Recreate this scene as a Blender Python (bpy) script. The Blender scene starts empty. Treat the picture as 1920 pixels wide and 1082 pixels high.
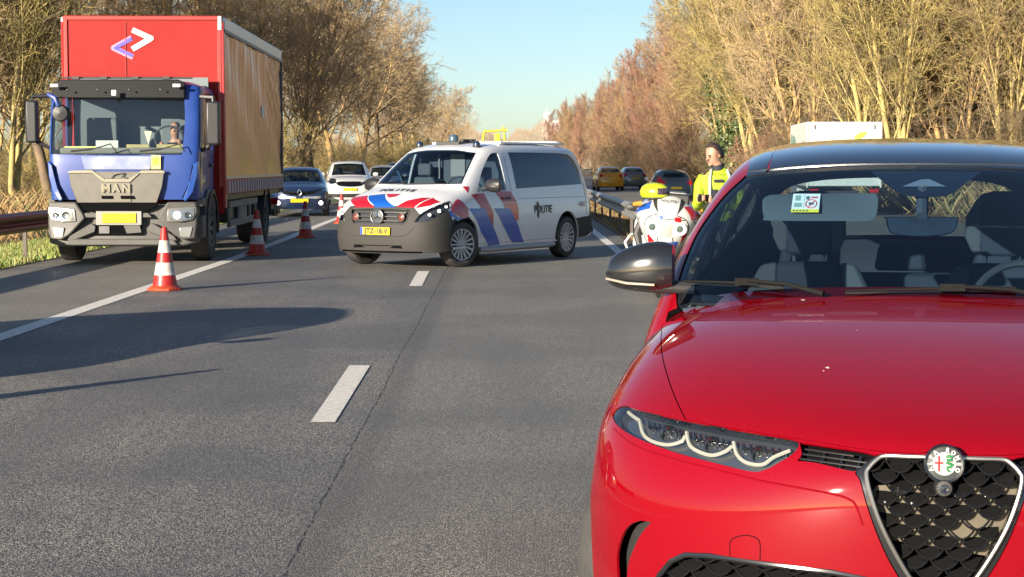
import bpy, bmesh, math, random
import numpy as np
from mathutils import Vector, Matrix, Euler
from mathutils.bvhtree import BVHTree
from mathutils.geometry import delaunay_2d_cdt
R = math.radians
random.seed(7); np.random.seed(7)
SC = bpy.context.scene
COL = SC.collection
# ---------------------------------------------------------------- camera, sky, sun, exposure
FPX = 3300.0; PITCH = math.atan(231 / 3300.0); CAMH = 1.5
cam_d = bpy.data.cameras.new('camera'); cam = bpy.data.objects.new('camera', cam_d); COL.objects.link(cam)
cam.location = (0, 0, CAMH); cam.rotation_euler = (R(90) - PITCH, 0, 0)
cam_d.sensor_width = 36; cam_d.lens = 36 * FPX / 1920; cam_d.clip_end = 5000; cam_d.clip_start = 0.05
SC.camera = cam
SUN_EL, SUN_AZ = R(13.6), math.atan2(-0.607, -0.795)      # azimuth of the sun measured from +Y towards +X
W = bpy.data.worlds.new('World'); SC.world = W; W.use_nodes = True
wt = W.node_tree; wt.nodes.clear()
sky = wt.nodes.new('ShaderNodeTexSky'); sky.sky_type = 'NISHITA'; sky.sun_disc = False
sky.sun_elevation = SUN_EL; sky.sun_rotation = SUN_AZ; sky.air_density = 0.8; sky.dust_density = 0.5; sky.ozone_density = 2.2
bg = wt.nodes.new('ShaderNodeBackground'); bg.inputs[1].default_value = 0.062
wo = wt.nodes.new('ShaderNodeOutputWorld')
wt.links.new(sky.outputs[0], bg.inputs[0]); wt.links.new(bg.outputs[0], wo.inputs[0])
sl = bpy.data.lights.new('sun', 'SUN'); sl.energy = 5.0; sl.angle = R(0.5); sl.color = (1.0, 0.87, 0.70)
sun = bpy.data.objects.new('sun', sl); COL.objects.link(sun)
sdir = Vector((0.607 * math.cos(SUN_EL), 0.795 * math.cos(SUN_EL), -math.sin(SUN_EL)))
sun.rotation_euler = sdir.to_track_quat('-Z', 'Y').to_euler(); sun.location = (-20, -20, 30)
SC.view_settings.view_transform = 'Standard'; SC.view_settings.look = 'None'
SC.view_settings.exposure = 1.36; SC.view_settings.gamma = 1.0
SC.cycles.max_bounces = 6; SC.cycles.transparent_max_bounces = 12
SC.cycles.use_denoising = True
# ---------------------------------------------------------------- helpers
def pray(px, py):
    v = (px - 960) / FPX; w = -(py - 541) / FPX
    s, c = math.sin(PITCH), math.cos(PITCH)
    return Vector((v, c + w * s, -s + w * c))
CO = Vector((0, 0, CAMH))
def gpt(px, py, z=0.0):                                    # point of the ground (or level z) seen at a photo pixel
    d = pray(px, py); t = (z - CAMH) / d.z
    return CO + d * t
def ypt(px, py, Y):                                        # point on the vertical plane at depth Y
    d = pray(px, py); return CO + d * (Y / d.y)

def tag(o, label=None, cat=None, group=None, kind=None):
    if label: o['label'] = label
    if cat: o['category'] = cat
    if group: o['group'] = group
    if kind: o['kind'] = kind
    return o
def empty(name, loc=(0, 0, 0), rz=0.0, label=None, cat=None, group=None):
    o = bpy.data.objects.new(name, None); COL.objects.link(o); o.location = loc; o.rotation_euler = (0, 0, rz)
    o.empty_display_size = 0.2
    return tag(o, label, cat, group)
def link(name, me, parent=None, mats=()):
    o = bpy.data.objects.new(name, me); COL.objects.link(o)
    for m in mats:
        if m: me.materials.append(m)
    if parent is not None: o.parent = parent
    return o
def copy_tree(o, parent=None):
    c = o.copy(); COL.objects.link(c)
    if parent is not None: c.parent = parent
    for ch in list(o.children): copy_tree(ch, c)
    return c

# ---------------------------------------------------------------- materials
MATS = {}
def mat(name, col=(.5, .5, .5), rough=.5, metal=0., coat=0., spec=.5, emit=None, es=0., noise=None, bump=None, coat_rough=.03, sheen=0.):
    """noise = (scale, amount, second colour)   bump = (scale, strength)"""
    if name in MATS: return MATS[name]
    m = bpy.data.materials.new(name); m.use_nodes = True; nt = m.node_tree; p = nt.nodes['Principled BSDF']
    p.inputs['Base Color'].default_value = (*col, 1); p.inputs['Roughness'].default_value = rough
    p.inputs['Metallic'].default_value = metal; p.inputs['Coat Weight'].default_value = coat
    p.inputs['Coat Roughness'].default_value = coat_rough; p.inputs['Specular IOR Level'].default_value = spec
    if emit: p.inputs['Emission Color'].default_value = (*emit, 1); p.inputs['Emission Strength'].default_value = es
    tc = None
    if noise or bump:
        tc = nt.nodes.new('ShaderNodeTexCoord')
    if noise:
        n = nt.nodes.new('ShaderNodeTexNoise'); n.inputs['Scale'].default_value = noise[0]; n.inputs['Detail'].default_value = 5
        nt.links.new(tc.outputs['Object'], n.inputs['Vector'])
        mr = nt.nodes.new('ShaderNodeMapRange'); mr.inputs[1].default_value = .38; mr.inputs[2].default_value = .66
        mr.inputs[4].default_value = noise[1]
        nt.links.new(n.outputs['Fac'], mr.inputs[0])
        mx = nt.nodes.new('ShaderNodeMix'); mx.data_type = 'RGBA'
        mx.inputs[6].default_value = (*col, 1); mx.inputs[7].default_value = (*noise[2], 1)
        nt.links.new(mr.outputs[0], mx.inputs[0]); nt.links.new(mx.outputs[2], p.inputs['Base Color'])
    if bump:
        n2 = nt.nodes.new('ShaderNodeTexNoise'); n2.inputs['Scale'].default_value = bump[0]; n2.inputs['Detail'].default_value = 4
        nt.links.new(tc.outputs['Object'], n2.inputs['Vector'])
        b = nt.nodes.new('ShaderNodeBump'); b.inputs['Strength'].default_value = bump[1]; b.inputs['Distance'].default_value = .01
        nt.links.new(n2.outputs['Fac'], b.inputs['Height']); nt.links.new(b.outputs[0], p.inputs['Normal'])
    MATS[name] = m; return m
def glass(name, tint=(.55, .65, .7), refl=1.0, rough=0.0, ior=1.5):
    """thin pane: tinted see-through plus a Fresnel mirror"""
    if name in MATS: return MATS[name]
    m = bpy.data.materials.new(name); m.use_nodes = True; nt = m.node_tree; nt.nodes.clear()
    o = nt.nodes.new('ShaderNodeOutputMaterial'); mx = nt.nodes.new('ShaderNodeMixShader')
    t = nt.nodes.new('ShaderNodeBsdfTransparent'); t.inputs[0].default_value = (*tint, 1)
    g = nt.nodes.new('ShaderNodeBsdfGlossy'); g.inputs['Roughness'].default_value = rough; g.inputs[0].default_value = (refl, refl, refl, 1)
    f = nt.nodes.new('ShaderNodeFresnel'); ge = nt.nodes.new('ShaderNodeNewGeometry'); mr = nt.nodes.new('ShaderNodeMapRange')
    mr.inputs[3].default_value = ior; mr.inputs[4].default_value = 1 / ior      # same pane from both sides
    nt.links.new(ge.outputs['Backfacing'], mr.inputs[0]); nt.links.new(mr.outputs[0], f.inputs[0])
    nt.links.new(f.outputs[0], mx.inputs[0]); nt.links.new(t.outputs[0], mx.inputs[1]); nt.links.new(g.outputs[0], mx.inputs[2])
    nt.links.new(mx.outputs[0], o.inputs[0]); MATS[name] = m; return m

# ---------------------------------------------------------------- mesh builder
class MB:
    def __init__(s): s.v = []; s.f = []; s.m = []; s.mats = []; s.cur = 0
    def use(s, m):
        if m not in s.mats: s.mats.append(m)
        s.cur = s.mats.index(m); return s
    def add(s, vs, fs):
        o = len(s.v); s.v += [tuple(x) for x in vs]; s.f += [tuple(o + i for i in f) for f in fs]; s.m += [s.cur] * len(fs); return s
    def box(s, c, d, rot=None, top=1.0):
        hx, hy, hz = d[0] / 2, d[1] / 2, d[2] / 2
        vs = [Vector((sx * hx * (top if sz > 0 else 1), sy * hy * (top if sz > 0 else 1), sz * hz)) for sz in (-1, 1) for sx, sy in ((-1, -1), (1, -1), (1, 1), (-1, 1))]
        if rot is not None: vs = [rot @ v for v in vs]
        vs = [v + Vector(c) for v in vs]
        return s.add(vs, [(3, 2, 1, 0), (4, 5, 6, 7), (0, 1, 5, 4), (1, 2, 6, 5), (2, 3, 7, 6), (3, 0, 4, 7)])
    def tube(s, pts, r, n=8, caps=True):
        pts = [Vector(p) for p in pts]; k = len(pts)
        rs = r if isinstance(r, (list, tuple)) else [r] * k
        rings = []; ref = None
        for i, p in enumerate(pts):
            t = (pts[min(i + 1, k - 1)] - pts[max(i - 1, 0)]).normalized()
            if ref is None:
                ref = Vector((0, 0, 1)) if abs(t.z) < .9 else Vector((1, 0, 0))
            a = (ref - t * ref.dot(t)); a = a.normalized() if a.length > 1e-6 else t.orthogonal().normalized()
            ref = a; b = t.cross(a)
            rings.append([p + (a * math.cos(2 * math.pi * j / n) + b * math.sin(2 * math.pi * j / n)) * rs[i] for j in range(n)])
        vs = [v for ring in rings for v in ring]; fs = []
        for i in range(k - 1):
            for j in range(n):
                fs.append((i * n + j, i * n + (j + 1) % n, (i + 1) * n + (j + 1) % n, (i + 1) * n + j))
        if caps: fs.append(tuple(range(n))[::-1]); fs.append(tuple((k - 1) * n + j for j in range(n)))
        return s.add(vs, fs)
    def lathe(s, prof, n=24, axis='Z', c=(0, 0, 0), a0=0, a1=2 * math.pi):
        """prof list of (r, h)"""
        full = abs(a1 - a0 - 2 * math.pi) < 1e-4; m = n if full else n + 1; vs = []
        for r, h in prof:
            for j in range(m):
                a = a0 + (a1 - a0) * j / n
                x, y = r * math.cos(a), r * math.sin(a)
                p = (x, y, h) if axis == 'Z' else ((h, x, y) if axis == 'X' else (y, h, x))
                vs.append((p[0] + c[0], p[1] + c[1], p[2] + c[2]))
        fs = []
        for i in range(len(prof) - 1):
            for j in range(n):
                j2 = (j + 1) % m
                fs.append((i * m + j, i * m + j2, (i + 1) * m + j2, (i + 1) * m + j))
        return s.add(vs, fs)
    def prism(s, poly, y0, y1, axis='Y'):
        """poly [(a,b)] extruded along an axis. Y: (x,z)  X: (y,z)  Z: (x,y)"""
        def P(a, b, h): return (a, h, b) if axis == 'Y' else ((h, a, b) if axis == 'X' else (a, b, h))
        n = len(poly); vs = [P(a, b, y0) for a, b in poly] + [P(a, b, y1) for a, b in poly]
        fs = [(i, (i + 1) % n, n + (i + 1) % n, n + i) for i in range(n)]
        o = [Vector((a, b)) for a, b in poly]
        try:
            _, _, tf, _, _, _ = delaunay_2d_cdt(o, [], [list(range(n))], 1, 1e-6)
            if any(i >= n for t in tf for i in t): raise ValueError
        except Exception:
            tf = [tuple(range(n))]
        fs += [tuple(t) for t in tf] + [tuple(n + i for i in t)[::-1] for t in tf]
        return s.add(vs, fs)
    def xf(s, M, start=0):
        for i in range(start, len(s.v)): s.v[i] = tuple(M @ Vector(s.v[i]))
        return s
    def build(s, name, m=None, parent=None, smooth=True, angle=35, bevel=0, seg=2, normals=True):
        me = bpy.data.meshes.new(name); me.from_pydata(s.v, [], s.f)
        mats = s.mats if s.mats else [m]
        for x in mats: me.materials.append(x)
        if s.mats and len(s.mats) > 1: me.polygons.foreach_set('material_index', s.m)
        me.update()
        if normals:
            bm = bmesh.new(); bm.from_mesh(me); bmesh.ops.recalc_face_normals(bm, faces=bm.faces)
            if smooth:
                for f in bm.faces: f.smooth = True
                for e in bm.edges:
                    if len(e.link_faces) == 2 and e.calc_face_angle(0) > R(angle): e.smooth = False
            bm.to_mesh(me); bm.free()
        o = bpy.data.objects.new(name, me); COL.objects.link(o)
        if parent is not None: o.parent = parent
        if bevel:
            b = o.modifiers.new('bevel', 'BEVEL'); b.width = bevel; b.segments = seg; b.limit_method = 'ANGLE'; b.angle_limit = R(30); b.harden_normals = False
            for p in me.polygons: p.use_smooth = True
        return o

def text_mesh(txt, size, depth=.002, bold=0.0, align='CENTER', shear=0.0, spacing=1.0):
    cu = bpy.data.curves.new('text', 'FONT'); cu.body = txt; cu.size = size; cu.extrude = depth; cu.align_x = align; cu.align_y = 'CENTER'
    cu.offset = bold; cu.shear = shear; cu.space_character = spacing; cu.resolution_u = 3
    to = bpy.data.objects.new('text', cu); COL.objects.link(to)
    dg = bpy.context.evaluated_depsgraph_get(); me = bpy.data.meshes.new_from_object(to.evaluated_get(dg))
    COL.objects.unlink(to); bpy.data.objects.remove(to); bpy.data.curves.remove(cu)
    return me
def text(name, txt, size, m, parent, loc, ex, ez, **k):
    """ex: direction of the line of text, ez: up direction of the letters (local to parent)"""
    me = text_mesh(txt, size, **k); ex = Vector(ex).normalized(); ez = Vector(ez).normalized(); n = ex.cross(ez)
    M = Matrix((ex, ez, n)).transposed().to_4x4(); M.translation = Vector(loc)
    me.transform(M); me.materials.clear(); return link(name, me, parent, [m])

# ---------------------------------------------------------------- smooth surfaces that panels are cut from
def crv(pts, k=6, closed=True):
    """Catmull-Rom through points. A point given as (x, y, 1) is a sharp corner"""
    n = len(pts); out = []
    P = [np.array(p[:2], float) for p in pts]; S = [len(p) > 2 and p[2] for p in pts]
    for i in range(n if closed else n - 1):
        p1, p2 = P[i], P[(i + 1) % n]
        p0 = P[(i - 1) % n] if (closed or i > 0) and not S[i] else 2 * p1 - p2 if False else (p1 if S[i] or (not closed and i == 0) else P[i - 1])
        j = (i + 2) % n
        p3 = p2 if S[(i + 1) % n] or (not closed and i + 2 >= n) else P[j]
        if S[i]: p0 = p1
        for q in range(k):
            t = q / k
            out.append(tuple(.5 * ((2 * p1) + (-p0 + p2) * t + (2 * p0 - 5 * p1 + 4 * p2 - p3) * t * t + (-p0 + 3 * p1 - 3 * p2 + p3) * t ** 3)))
    if not closed: out.append(tuple(P[-1]))
    return out
def inpoly(P, poly):
    x, y = P[:, 0], P[:, 1]; ins = np.zeros(len(P), bool); q = np.array(poly); n = len(q)
    for i in range(n):
        x1, y1 = q[i]; x2, y2 = q[(i + 1) % n]
        if y1 == y2: continue
        c = ((y1 > y) != (y2 > y)) & (x < (x2 - x1) * (y - y1) / (y2 - y1) + x1); ins ^= c
    return ins
def offset_poly(poly, d):
    q = np.array(poly, float); n = len(q)
    a = .5 * np.sum(q[:, 0] * np.roll(q[:, 1], -1) - np.roll(q[:, 0], -1) * q[:, 1])
    e = np.roll(q, -1, 0) - np.roll(q, 1, 0); L = np.maximum(np.linalg.norm(e, axis=1), 1e-9)[:, None]
    nr = np.stack([e[:, 1], -e[:, 0]], 1) / L * (1 if a > 0 else -1)
    return [tuple(p) for p in q + nr * d]

class Surf:
    """tensor product cubic B-spline; grid rows run lengthwise, each row lists half points (centre -> side)"""
    def __init__(s, grid, du=8, dv=6):
        g = np.array(grid, float); s.n = g.shape[1]; s.rows = g.shape[0]
        mir = g[:, :0:-1].copy(); mir[:, :, 0] *= -1
        G = np.concatenate([mir, g], 1)
        G = np.concatenate([2 * G[:1] - G[1:2], G, 2 * G[-1:] - G[-2:-1]], 0)
        G = np.concatenate([2 * G[:, :1] - G[:, 1:2], G, 2 * G[:, -1:] - G[:, -2:-1]], 1)
        s.G = G; s.U = s.rows - 1; s.V = s.n - 1
        nu, nv = s.U * du + 1, 2 * s.V * dv + 1
        uu = np.linspace(0, s.U, nu); vv = np.linspace(-s.V, s.V, nv)
        A, B = np.meshgrid(uu, vv, indexing='ij'); P = s.ev(A.ravel(), B.ravel())
        s.tu, s.tv = A.ravel(), B.ravel(); tris = []
        for i in range(nu - 1):
            for j in range(nv - 1):
                a = i * nv + j; tris += [(a, a + 1, a + nv + 1), (a, a + nv + 1, a + nv)]
        s.tris = tris; s.P = P; s.bvh = BVHTree.FromPolygons([tuple(p) for p in P], tris)
    def ev(s, u, v, der=False):
        u = np.clip(np.asarray(u, float), 0, s.U); v = np.clip(np.asarray(v, float), -s.V, s.V) + s.V
        iu = np.minimum(u.astype(int), s.U - 1); iv = np.minimum(v.astype(int), 2 * s.V - 1); tu, tv = u - iu, v - iv
        def B(t): return np.stack([(1 - t) ** 3, 3 * t ** 3 - 6 * t ** 2 + 4, -3 * t ** 3 + 3 * t ** 2 + 3 * t + 1, t ** 3], -1) / 6
        def D(t): return np.stack([-(1 - t) ** 2, 3 * t ** 2 - 4 * t, -3 * t ** 2 + 2 * t + 1, t ** 2], -1) / 2
        idx = np.arange(4)
        blk = s.G[(iu[:, None] + idx)[:, :, None], (iv[:, None] + idx)[:, None, :]]
        bu, bv = B(tu), B(tv); P = np.einsum('ni,nj,nijk->nk', bu, bv, blk)
        if not der: return P
        Su = np.einsum('ni,nj,nijk->nk', D(tu), bv, blk); Sv = np.einsum('ni,nj,nijk->nk', bu, D(tv), blk)
        N = np.cross(Su, Sv); N /= np.maximum(np.linalg.norm(N, axis=1), 1e-9)[:, None]
        return P, N
    def hit(s, o, d):
        loc, nr, i, dist = s.bvh.ray_cast(Vector(o), Vector(d).normalized())
        if loc is None: return None
        a, b, c = s.tris[i]; pa, pb, pc = (Vector(s.P[k]) for k in (a, b, c))
        v0, v1, v2 = pb - pa, pc - pa, loc - pa
        d00, d01, d11, d20, d21 = v0.dot(v0), v0.dot(v1), v1.dot(v1), v2.dot(v0), v2.dot(v1)
        de = d00 * d11 - d01 * d01
        if abs(de) < 1e-14: return (s.tu[a], s.tv[a])
        vb, vc = (d11 * d20 - d01 * d21) / de, (d00 * d21 - d01 * d20) / de; va = 1 - vb - vc
        return (va * s.tu[a] + vb * s.tu[b] + vc * s.tu[c], va * s.tv[a] + vb * s.tv[b] + vc * s.tv[c])
    def near(s, p):
        loc, nr, i, dist = s.bvh.find_nearest(Vector(p)); return s.hit(loc + nr * .01, -nr) or (s.tu[s.tris[i][0]], s.tv[s.tris[i][0]])
    def side(s, pts, sx=1):      # outline given as (y, z) looked at from the side
        return [h for h in (s.hit((3 * sx, y, z), (-sx, 0, 0)) for y, z in pts) if h]
    def front(s, pts, y0=-2, d=1):       # outline given as (x, z) looked at from the front (or the rear with d = -1)
        return [h for h in (s.hit((x, y0, z), (0, d, 0)) for x, z in pts) if h]
    def top(s, pts):
        return [h for h in (s.hit((x, y, 4), (0, 0, -1)) for x, y in pts) if h]
    def px(s, pts, root):        # outline followed on the photograph, laid on the surface where the vehicle stands
        M = root_inv(root); o = M @ CO; out = []
        for p in pts:
            d = (M.to_3x3() @ pray(p[0], p[1])); h = s.hit(o, d)
            if h is None:
                # nearest point of the surface to the ray
                best = None
                for k in range(60):
                    q = o + d * (3.0 + k * .08 if o.length < 8 else o.length - 3 + k * .12)
                    loc, nr, i, dist = s.bvh.find_nearest(q)
                    if best is None or dist < best[0]: best = (dist, s.tu[s.tris[i][0]], s.tv[s.tris[i][0]])
                h = best[1:]
            out.append(h)
        return out
    def patch(s, name, poly, m, parent, holes=(), off=0., res=(.2, .2), rim=0., flip=None, rimmat=None):
        poly = [tuple(p) for p in poly]; P = np.array(poly); lo, hi = P.min(0), P.max(0)
        gu = np.arange(math.ceil(lo[0] / res[0]) * res[0], hi[0], res[0]); gv = np.arange(math.ceil(lo[1] / res[1]) * res[1], hi[1], res[1])
        loops = [poly] + [list(h) for h in holes]
        pts = []; edges = []
        for lp in loops:
            o = len(pts); dd = []
            for i in range(len(lp)):
                a, b = np.array(lp[i]), np.array(lp[(i + 1) % len(lp)])
                k = max(1, int(math.ceil(max(abs(b[0] - a[0]) / res[0], abs(b[1] - a[1]) / res[1]))))
                for q in range(k): dd.append(tuple(a + (b - a) * q / k))
            pts += dd; edges += [(o + i, o + (i + 1) % len(dd)) for i in range(len(dd))]
        if len(gu) and len(gv):
            A, B_ = np.meshgrid(gu, gv); Q = np.stack([A.ravel(), B_.ravel()], 1)
            ok = inpoly(Q, poly)
            for h in holes: ok &= ~inpoly(Q, h)
            Q = Q[ok]
            if len(Q):
                bp = np.array(pts); sc = np.array([1 / res[0], 1 / res[1]])
                keep = np.ones(len(Q), bool)
                for c in range(0, len(Q), 2000):
                    dmin = np.min(np.linalg.norm((Q[c:c + 2000, None] - bp[None]) * sc, axis=2), axis=1); keep[c:c + 2000] = dmin > .35
                pts += [tuple(q) for q in Q[keep]]
        vc, _, fc, _, _, _ = delaunay_2d_cdt([Vector(p) for p in pts], edges, [], 0, 1e-7)
        V2 = np.array([tuple(v) for v in vc]); F = np.array([f for f in fc if len(f) == 3])
        C = V2[F].mean(1); ok = inpoly(C, poly)
        for h in holes: ok &= ~inpoly(C, h)
        F = F[ok]
        P3, N = s.ev(V2[:, 0], V2[:, 1], True)
        if s.flipn: N = -N
        fl = flip if flip is not None else False
        used = np.unique(F); remap = -np.ones(len(V2), int); remap[used] = np.arange(len(used))
        F = remap[F]; P3 = P3[used]; N = N[used]; Pm = P3 + N * off
        a, b, c = Pm[F[:, 0]], Pm[F[:, 1]], Pm[F[:, 2]]
        fn = np.cross(b - a, c - a); wrong = np.einsum('ij,ij->i', fn, N[F[:, 0]]) < 0
        F[wrong] = F[wrong][:, ::-1]
        faces = [tuple(int(x) for x in f) for f in F]; verts = [tuple(p) for p in Pm]; nrm = [tuple(x) for x in N]
        if rim:
            cnt = {}
            for f in faces:
                for k in range(3):
                    e = (f[k], f[(k + 1) % 3]); cnt[e] = cnt.get(e, 0) + 1
            bd = [e for e in cnt if (e[1], e[0]) not in cnt]
            for a_, b_ in bd:
                o = len(verts); pa, pb = Pm[a_], Pm[b_]; qa, qb = pa - N[a_] * rim, pb - N[b_] * rim
                verts += [tuple(pa), tuple(pb), tuple(qb), tuple(qa)]
                nn = np.cross(pa - pb, qa - pa); l = np.linalg.norm(nn); nn = nn / l if l > 1e-12 else N[a_]
                nrm += [tuple(nn)] * 4; faces.append((o + 1, o, o + 3, o + 2))
        nf0 = len(faces) - (len(bd) if rim else 0)
        me = bpy.data.meshes.new(name); me.from_pydata(verts, [], faces); me.materials.append(m)
        if rimmat: me.materials.append(rimmat); me.polygons.foreach_set('material_index', [0] * nf0 + [1] * (len(faces) - nf0))
        me.update()
        me.polygons.foreach_set('use_smooth', [True] * len(faces))
        me.normals_split_custom_set_from_vertices(nrm)
        o = bpy.data.objects.new(name, me); COL.objects.link(o); o.parent = parent; return o
    flipn = False
    def orient(s, inside):
        P, N = s.ev([s.U * .5], [0.], True); s.flipn = bool(np.dot(P[0] - np.array(inside), N[0]) < 0); return s
def root_inv(root):
    M = Matrix.Translation(root.location) @ root.rotation_euler.to_matrix().to_4x4(); return M.inverted()
def mirv(poly): return [(u, -v) for u, v in poly]
def strip(s, uv, w, off=0.003):   # thin quad strip along a uv polyline on surface s -> verts/faces
    pass
def surf_tube(s, uv, r, off=0.):  # a MB tube following uv points
    P, N = s.ev([a for a, b in uv], [b for a, b in uv], True)
    if s.flipn: N = -N
    return [Vector(p) + Vector(n) * off for p, n in zip(P, N)]
# ================================================================ GROUND, ROAD, MARKINGS
def curve_shift(y):
    return 0.0 if y < 60 else -3e-5 * (y - 60) ** 2
def gz(x, y):                                    # height of the terrain
    xr = x - curve_shift(y)
    if xr > 2.3: return -0.22 * min(1, (xr - 2.3) / 1.2)
    if xr < -7.4: return -0.45 * min(1, (-7.4 - xr) / 5)
    return 0.0
def sheet(name, xs, ys, zf, m, kind='structure', shift=True, parent=None):
    vs = []; fs = []
    for y in ys:
        for x in xs:
            X = x + (curve_shift(y) if shift else 0); vs.append((X, y, zf(X, y)))
    n = len(xs)
    for i in range(len(ys) - 1):
        for j in range(n - 1):
            a = i * n + j; fs.append((a, a + 1, a + n + 1, a + n))
    me = bpy.data.meshes.new(name); me.from_pydata(vs, [], fs); me.update(); o = link(name, me, parent, [m])
    if kind: o['kind'] = kind
    return o
def nodes(name):
    m = bpy.data.materials.new(name); m.use_nodes = True; return m, m.node_tree, m.node_tree.nodes['Principled BSDF']
def N_(nt, t, **k):
    n = nt.nodes.new(t)
    for a, b in k.items(): setattr(n, a, b)
    return n
def asphalt():
    m, nt, p = nodes('asphalt'); L = nt.links
    tc = N_(nt, 'ShaderNodeTexCoord'); sp = N_(nt, 'ShaderNodeSeparateXYZ'); L.new(tc.outputs['Object'], sp.inputs[0])
    def noise(scale, det=4, vec=None, rough=.5):
        n = N_(nt, 'ShaderNodeTexNoise'); n.inputs['Scale'].default_value = scale; n.inputs['Detail'].default_value = det; n.inputs['Roughness'].default_value = rough
        L.new(vec or tc.outputs['Object'], n.inputs['Vector']); return n.outputs['Fac']
    def ramp(src, a, b, lo=0., hi=1., smooth=True):
        r = N_(nt, 'ShaderNodeMapRange'); r.interpolation_type = 'SMOOTHSTEP' if smooth else 'LINEAR'
        for i, x in zip((1, 2, 3, 4), (a, b, lo, hi)): r.inputs[i].default_value = x
        L.new(src, r.inputs[0]); return r.outputs[0]
    def math_(op, a, b=None):
        n = N_(nt, 'ShaderNodeMath', operation=op)
        for i, x in enumerate((a, b)):
            if x is None: continue
            if isinstance(x, (int, float)): n.inputs[i].default_value = x
            else: L.new(x, n.inputs[i])
        return n.outputs[0]
    def mixc(f, a, b):
        n = N_(nt, 'ShaderNodeMix', data_type='RGBA')
        L.new(f, n.inputs[0]) if not isinstance(f, float) else setattr(n.inputs[0], 'default_value', f)
        for i, x in ((6, a), (7, b)):
            if isinstance(x, tuple): n.inputs[i].default_value = (*x, 1)
            else: L.new(x, n.inputs[i])
        return n.outputs[2]
    vo = N_(nt, 'ShaderNodeTexVoronoi'); vo.inputs['Scale'].default_value = 145; vo.inputs['Randomness'].default_value = 1
    L.new(tc.outputs['Object'], vo.inputs['Vector'])
    vs = N_(nt, 'ShaderNodeSeparateColor'); L.new(vo.outputs['Color'], vs.inputs[0])
    stone = ramp(vs.outputs[0], .2, .85)                       # every stone its own grey
    gap = ramp(vo.outputs['Distance'], .25, .65)
    base = mixc(stone, (.22, .21, .185), (1.0, .93, .79))
    base = mixc(gap, base, (.035, .035, .037))
    fine = noise(55, 5, rough=.75)
    base = mixc(ramp(fine, .35, .7, 0, .6), base, (.085, .083, .08))
    # broad unevenness: lengthwise wear, patches
    mp = N_(nt, 'ShaderNodeMapping'); mp.inputs['Scale'].default_value = (1.2, .13, 1); L.new(tc.outputs['Object'], mp.inputs[0])
    band = noise(1.0, 3, mp.outputs[0]); patch = noise(.45, 4)
    base = mixc(ramp(band, .40, .62, 0, .38), base, (.085, .088, .094))
    base = mixc(ramp(patch, .42, .60, 0, .42), base, (.07, .075, .082))
    # the tarmac right of the joint is a newer, browner lane; the hard shoulder is dusty
    warp = math_('MULTIPLY', math_('SUBTRACT', noise(3.5, 5, rough=.7), .5), .055)
    warp2 = math_('MULTIPLY', math_('SUBTRACT', noise(.5, 2), .5), .04)
    xx = math_('ADD', math_('ADD', sp.outputs[0], warp), math_('ADD', warp2, math_('MULTIPLY', sp.outputs[1], .0055)))
    base = mixc(ramp(xx, -.84, -.78, 0, .22), base, (.24, .23, .19))
    base = mixc(ramp(xx, -4.6, -4.4, .30, 0), base, (.30, .27, .21))
    d = math_('ABSOLUTE', math_('ADD', xx, .80))
    wid = math_('ADD', .004, math_('MULTIPLY', ramp(noise(9, 5, rough=.8), .40, .75), .013))
    crack = ramp(math_('DIVIDE', d, wid), .6, 1.3, 1, 0)
    crack = math_('MULTIPLY', crack, ramp(noise(14, 3), .40, .56, .12, .85))
    base = mixc(crack, base, (.008, .008, .009))
    seam = ramp(math_('ABSOLUTE', math_('ADD', xx, .72)), .0, .16, .32, 0)
    base = mixc(seam, base, (.03, .03, .033))
    L.new(base, p.inputs['Base Color']); p.inputs['Roughness'].default_value = .62; p.inputs['Specular IOR Level'].default_value = .42
    bp = N_(nt, 'ShaderNodeBump'); bp.inputs['Strength'].default_value = .85; bp.inputs['Distance'].default_value = .004
    h = math_('ADD', math_('MULTIPLY', gap, -1.), math_('ADD', math_('MULTIPLY', fine, .8), math_('MULTIPLY', crack, -3.)))
    L.new(h, bp.inputs['Height']); L.new(bp.outputs[0], p.inputs['Normal'])
    return m
M_ASPH = asphalt()
M_GROUND = mat('ground_soil', (.10, .085, .05), .95, noise=(.6, .9, (.075, .10, .03)), bump=(8, .8))
M_LITTER = mat('leaf_litter', (.22, .12, .055), .95, noise=(3.5, 1., (.07, .05, .03)), bump=(30, 1.))
M_GRASSB = mat('grass_base', (.07, .10, .03), .95, noise=(3, .8, (.04, .06, .02)), bump=(20, 1.))
ys_far = [-60, -20, 0, 20, 40, 60, 80, 100, 140, 180, 240, 320, 420, 600, 900, 1400, 2500]
sheet('ground', [-2500, -600, -150, -60, -30, -20, -12.4, -7.42, -6, 0, 2.2, 3.5, 8, 14, 20, 40, 150, 600, 2500], ys_far, lambda x, y: gz(x, y) - .01, M_GROUND)
ysr = list(range(-40, 400, 8))
sheet('road', [-7.35, -4, 0, 2.28], ysr, lambda x, y: .0, M_ASPH)
sheet('opposite_road', [3.9, 8, 13.5], ysr, lambda x, y: -.21, M_ASPH)
sheet('verge', [2.29, 2.9, 3.5, 3.89], ysr, lambda x, y: gz(x, y) + .004 + .03 * math.sin(y * .7) ** 2, M_LITTER)
sheet('grass_verge', [-16, -12.4, -10, -8, -7.37], ysr, lambda x, y: gz(x, y) + .006, M_GRASSB)
sheet('far_verge', [13.52, 16, 22, 40], ysr, lambda x, y: gz(x, y) + .012, M_LITTER)
M_PAINT = mat('road_paint', (.78, .74, .66), .6, noise=(22, .55, (.42, .41, .38)), bump=(120, .5))
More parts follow.
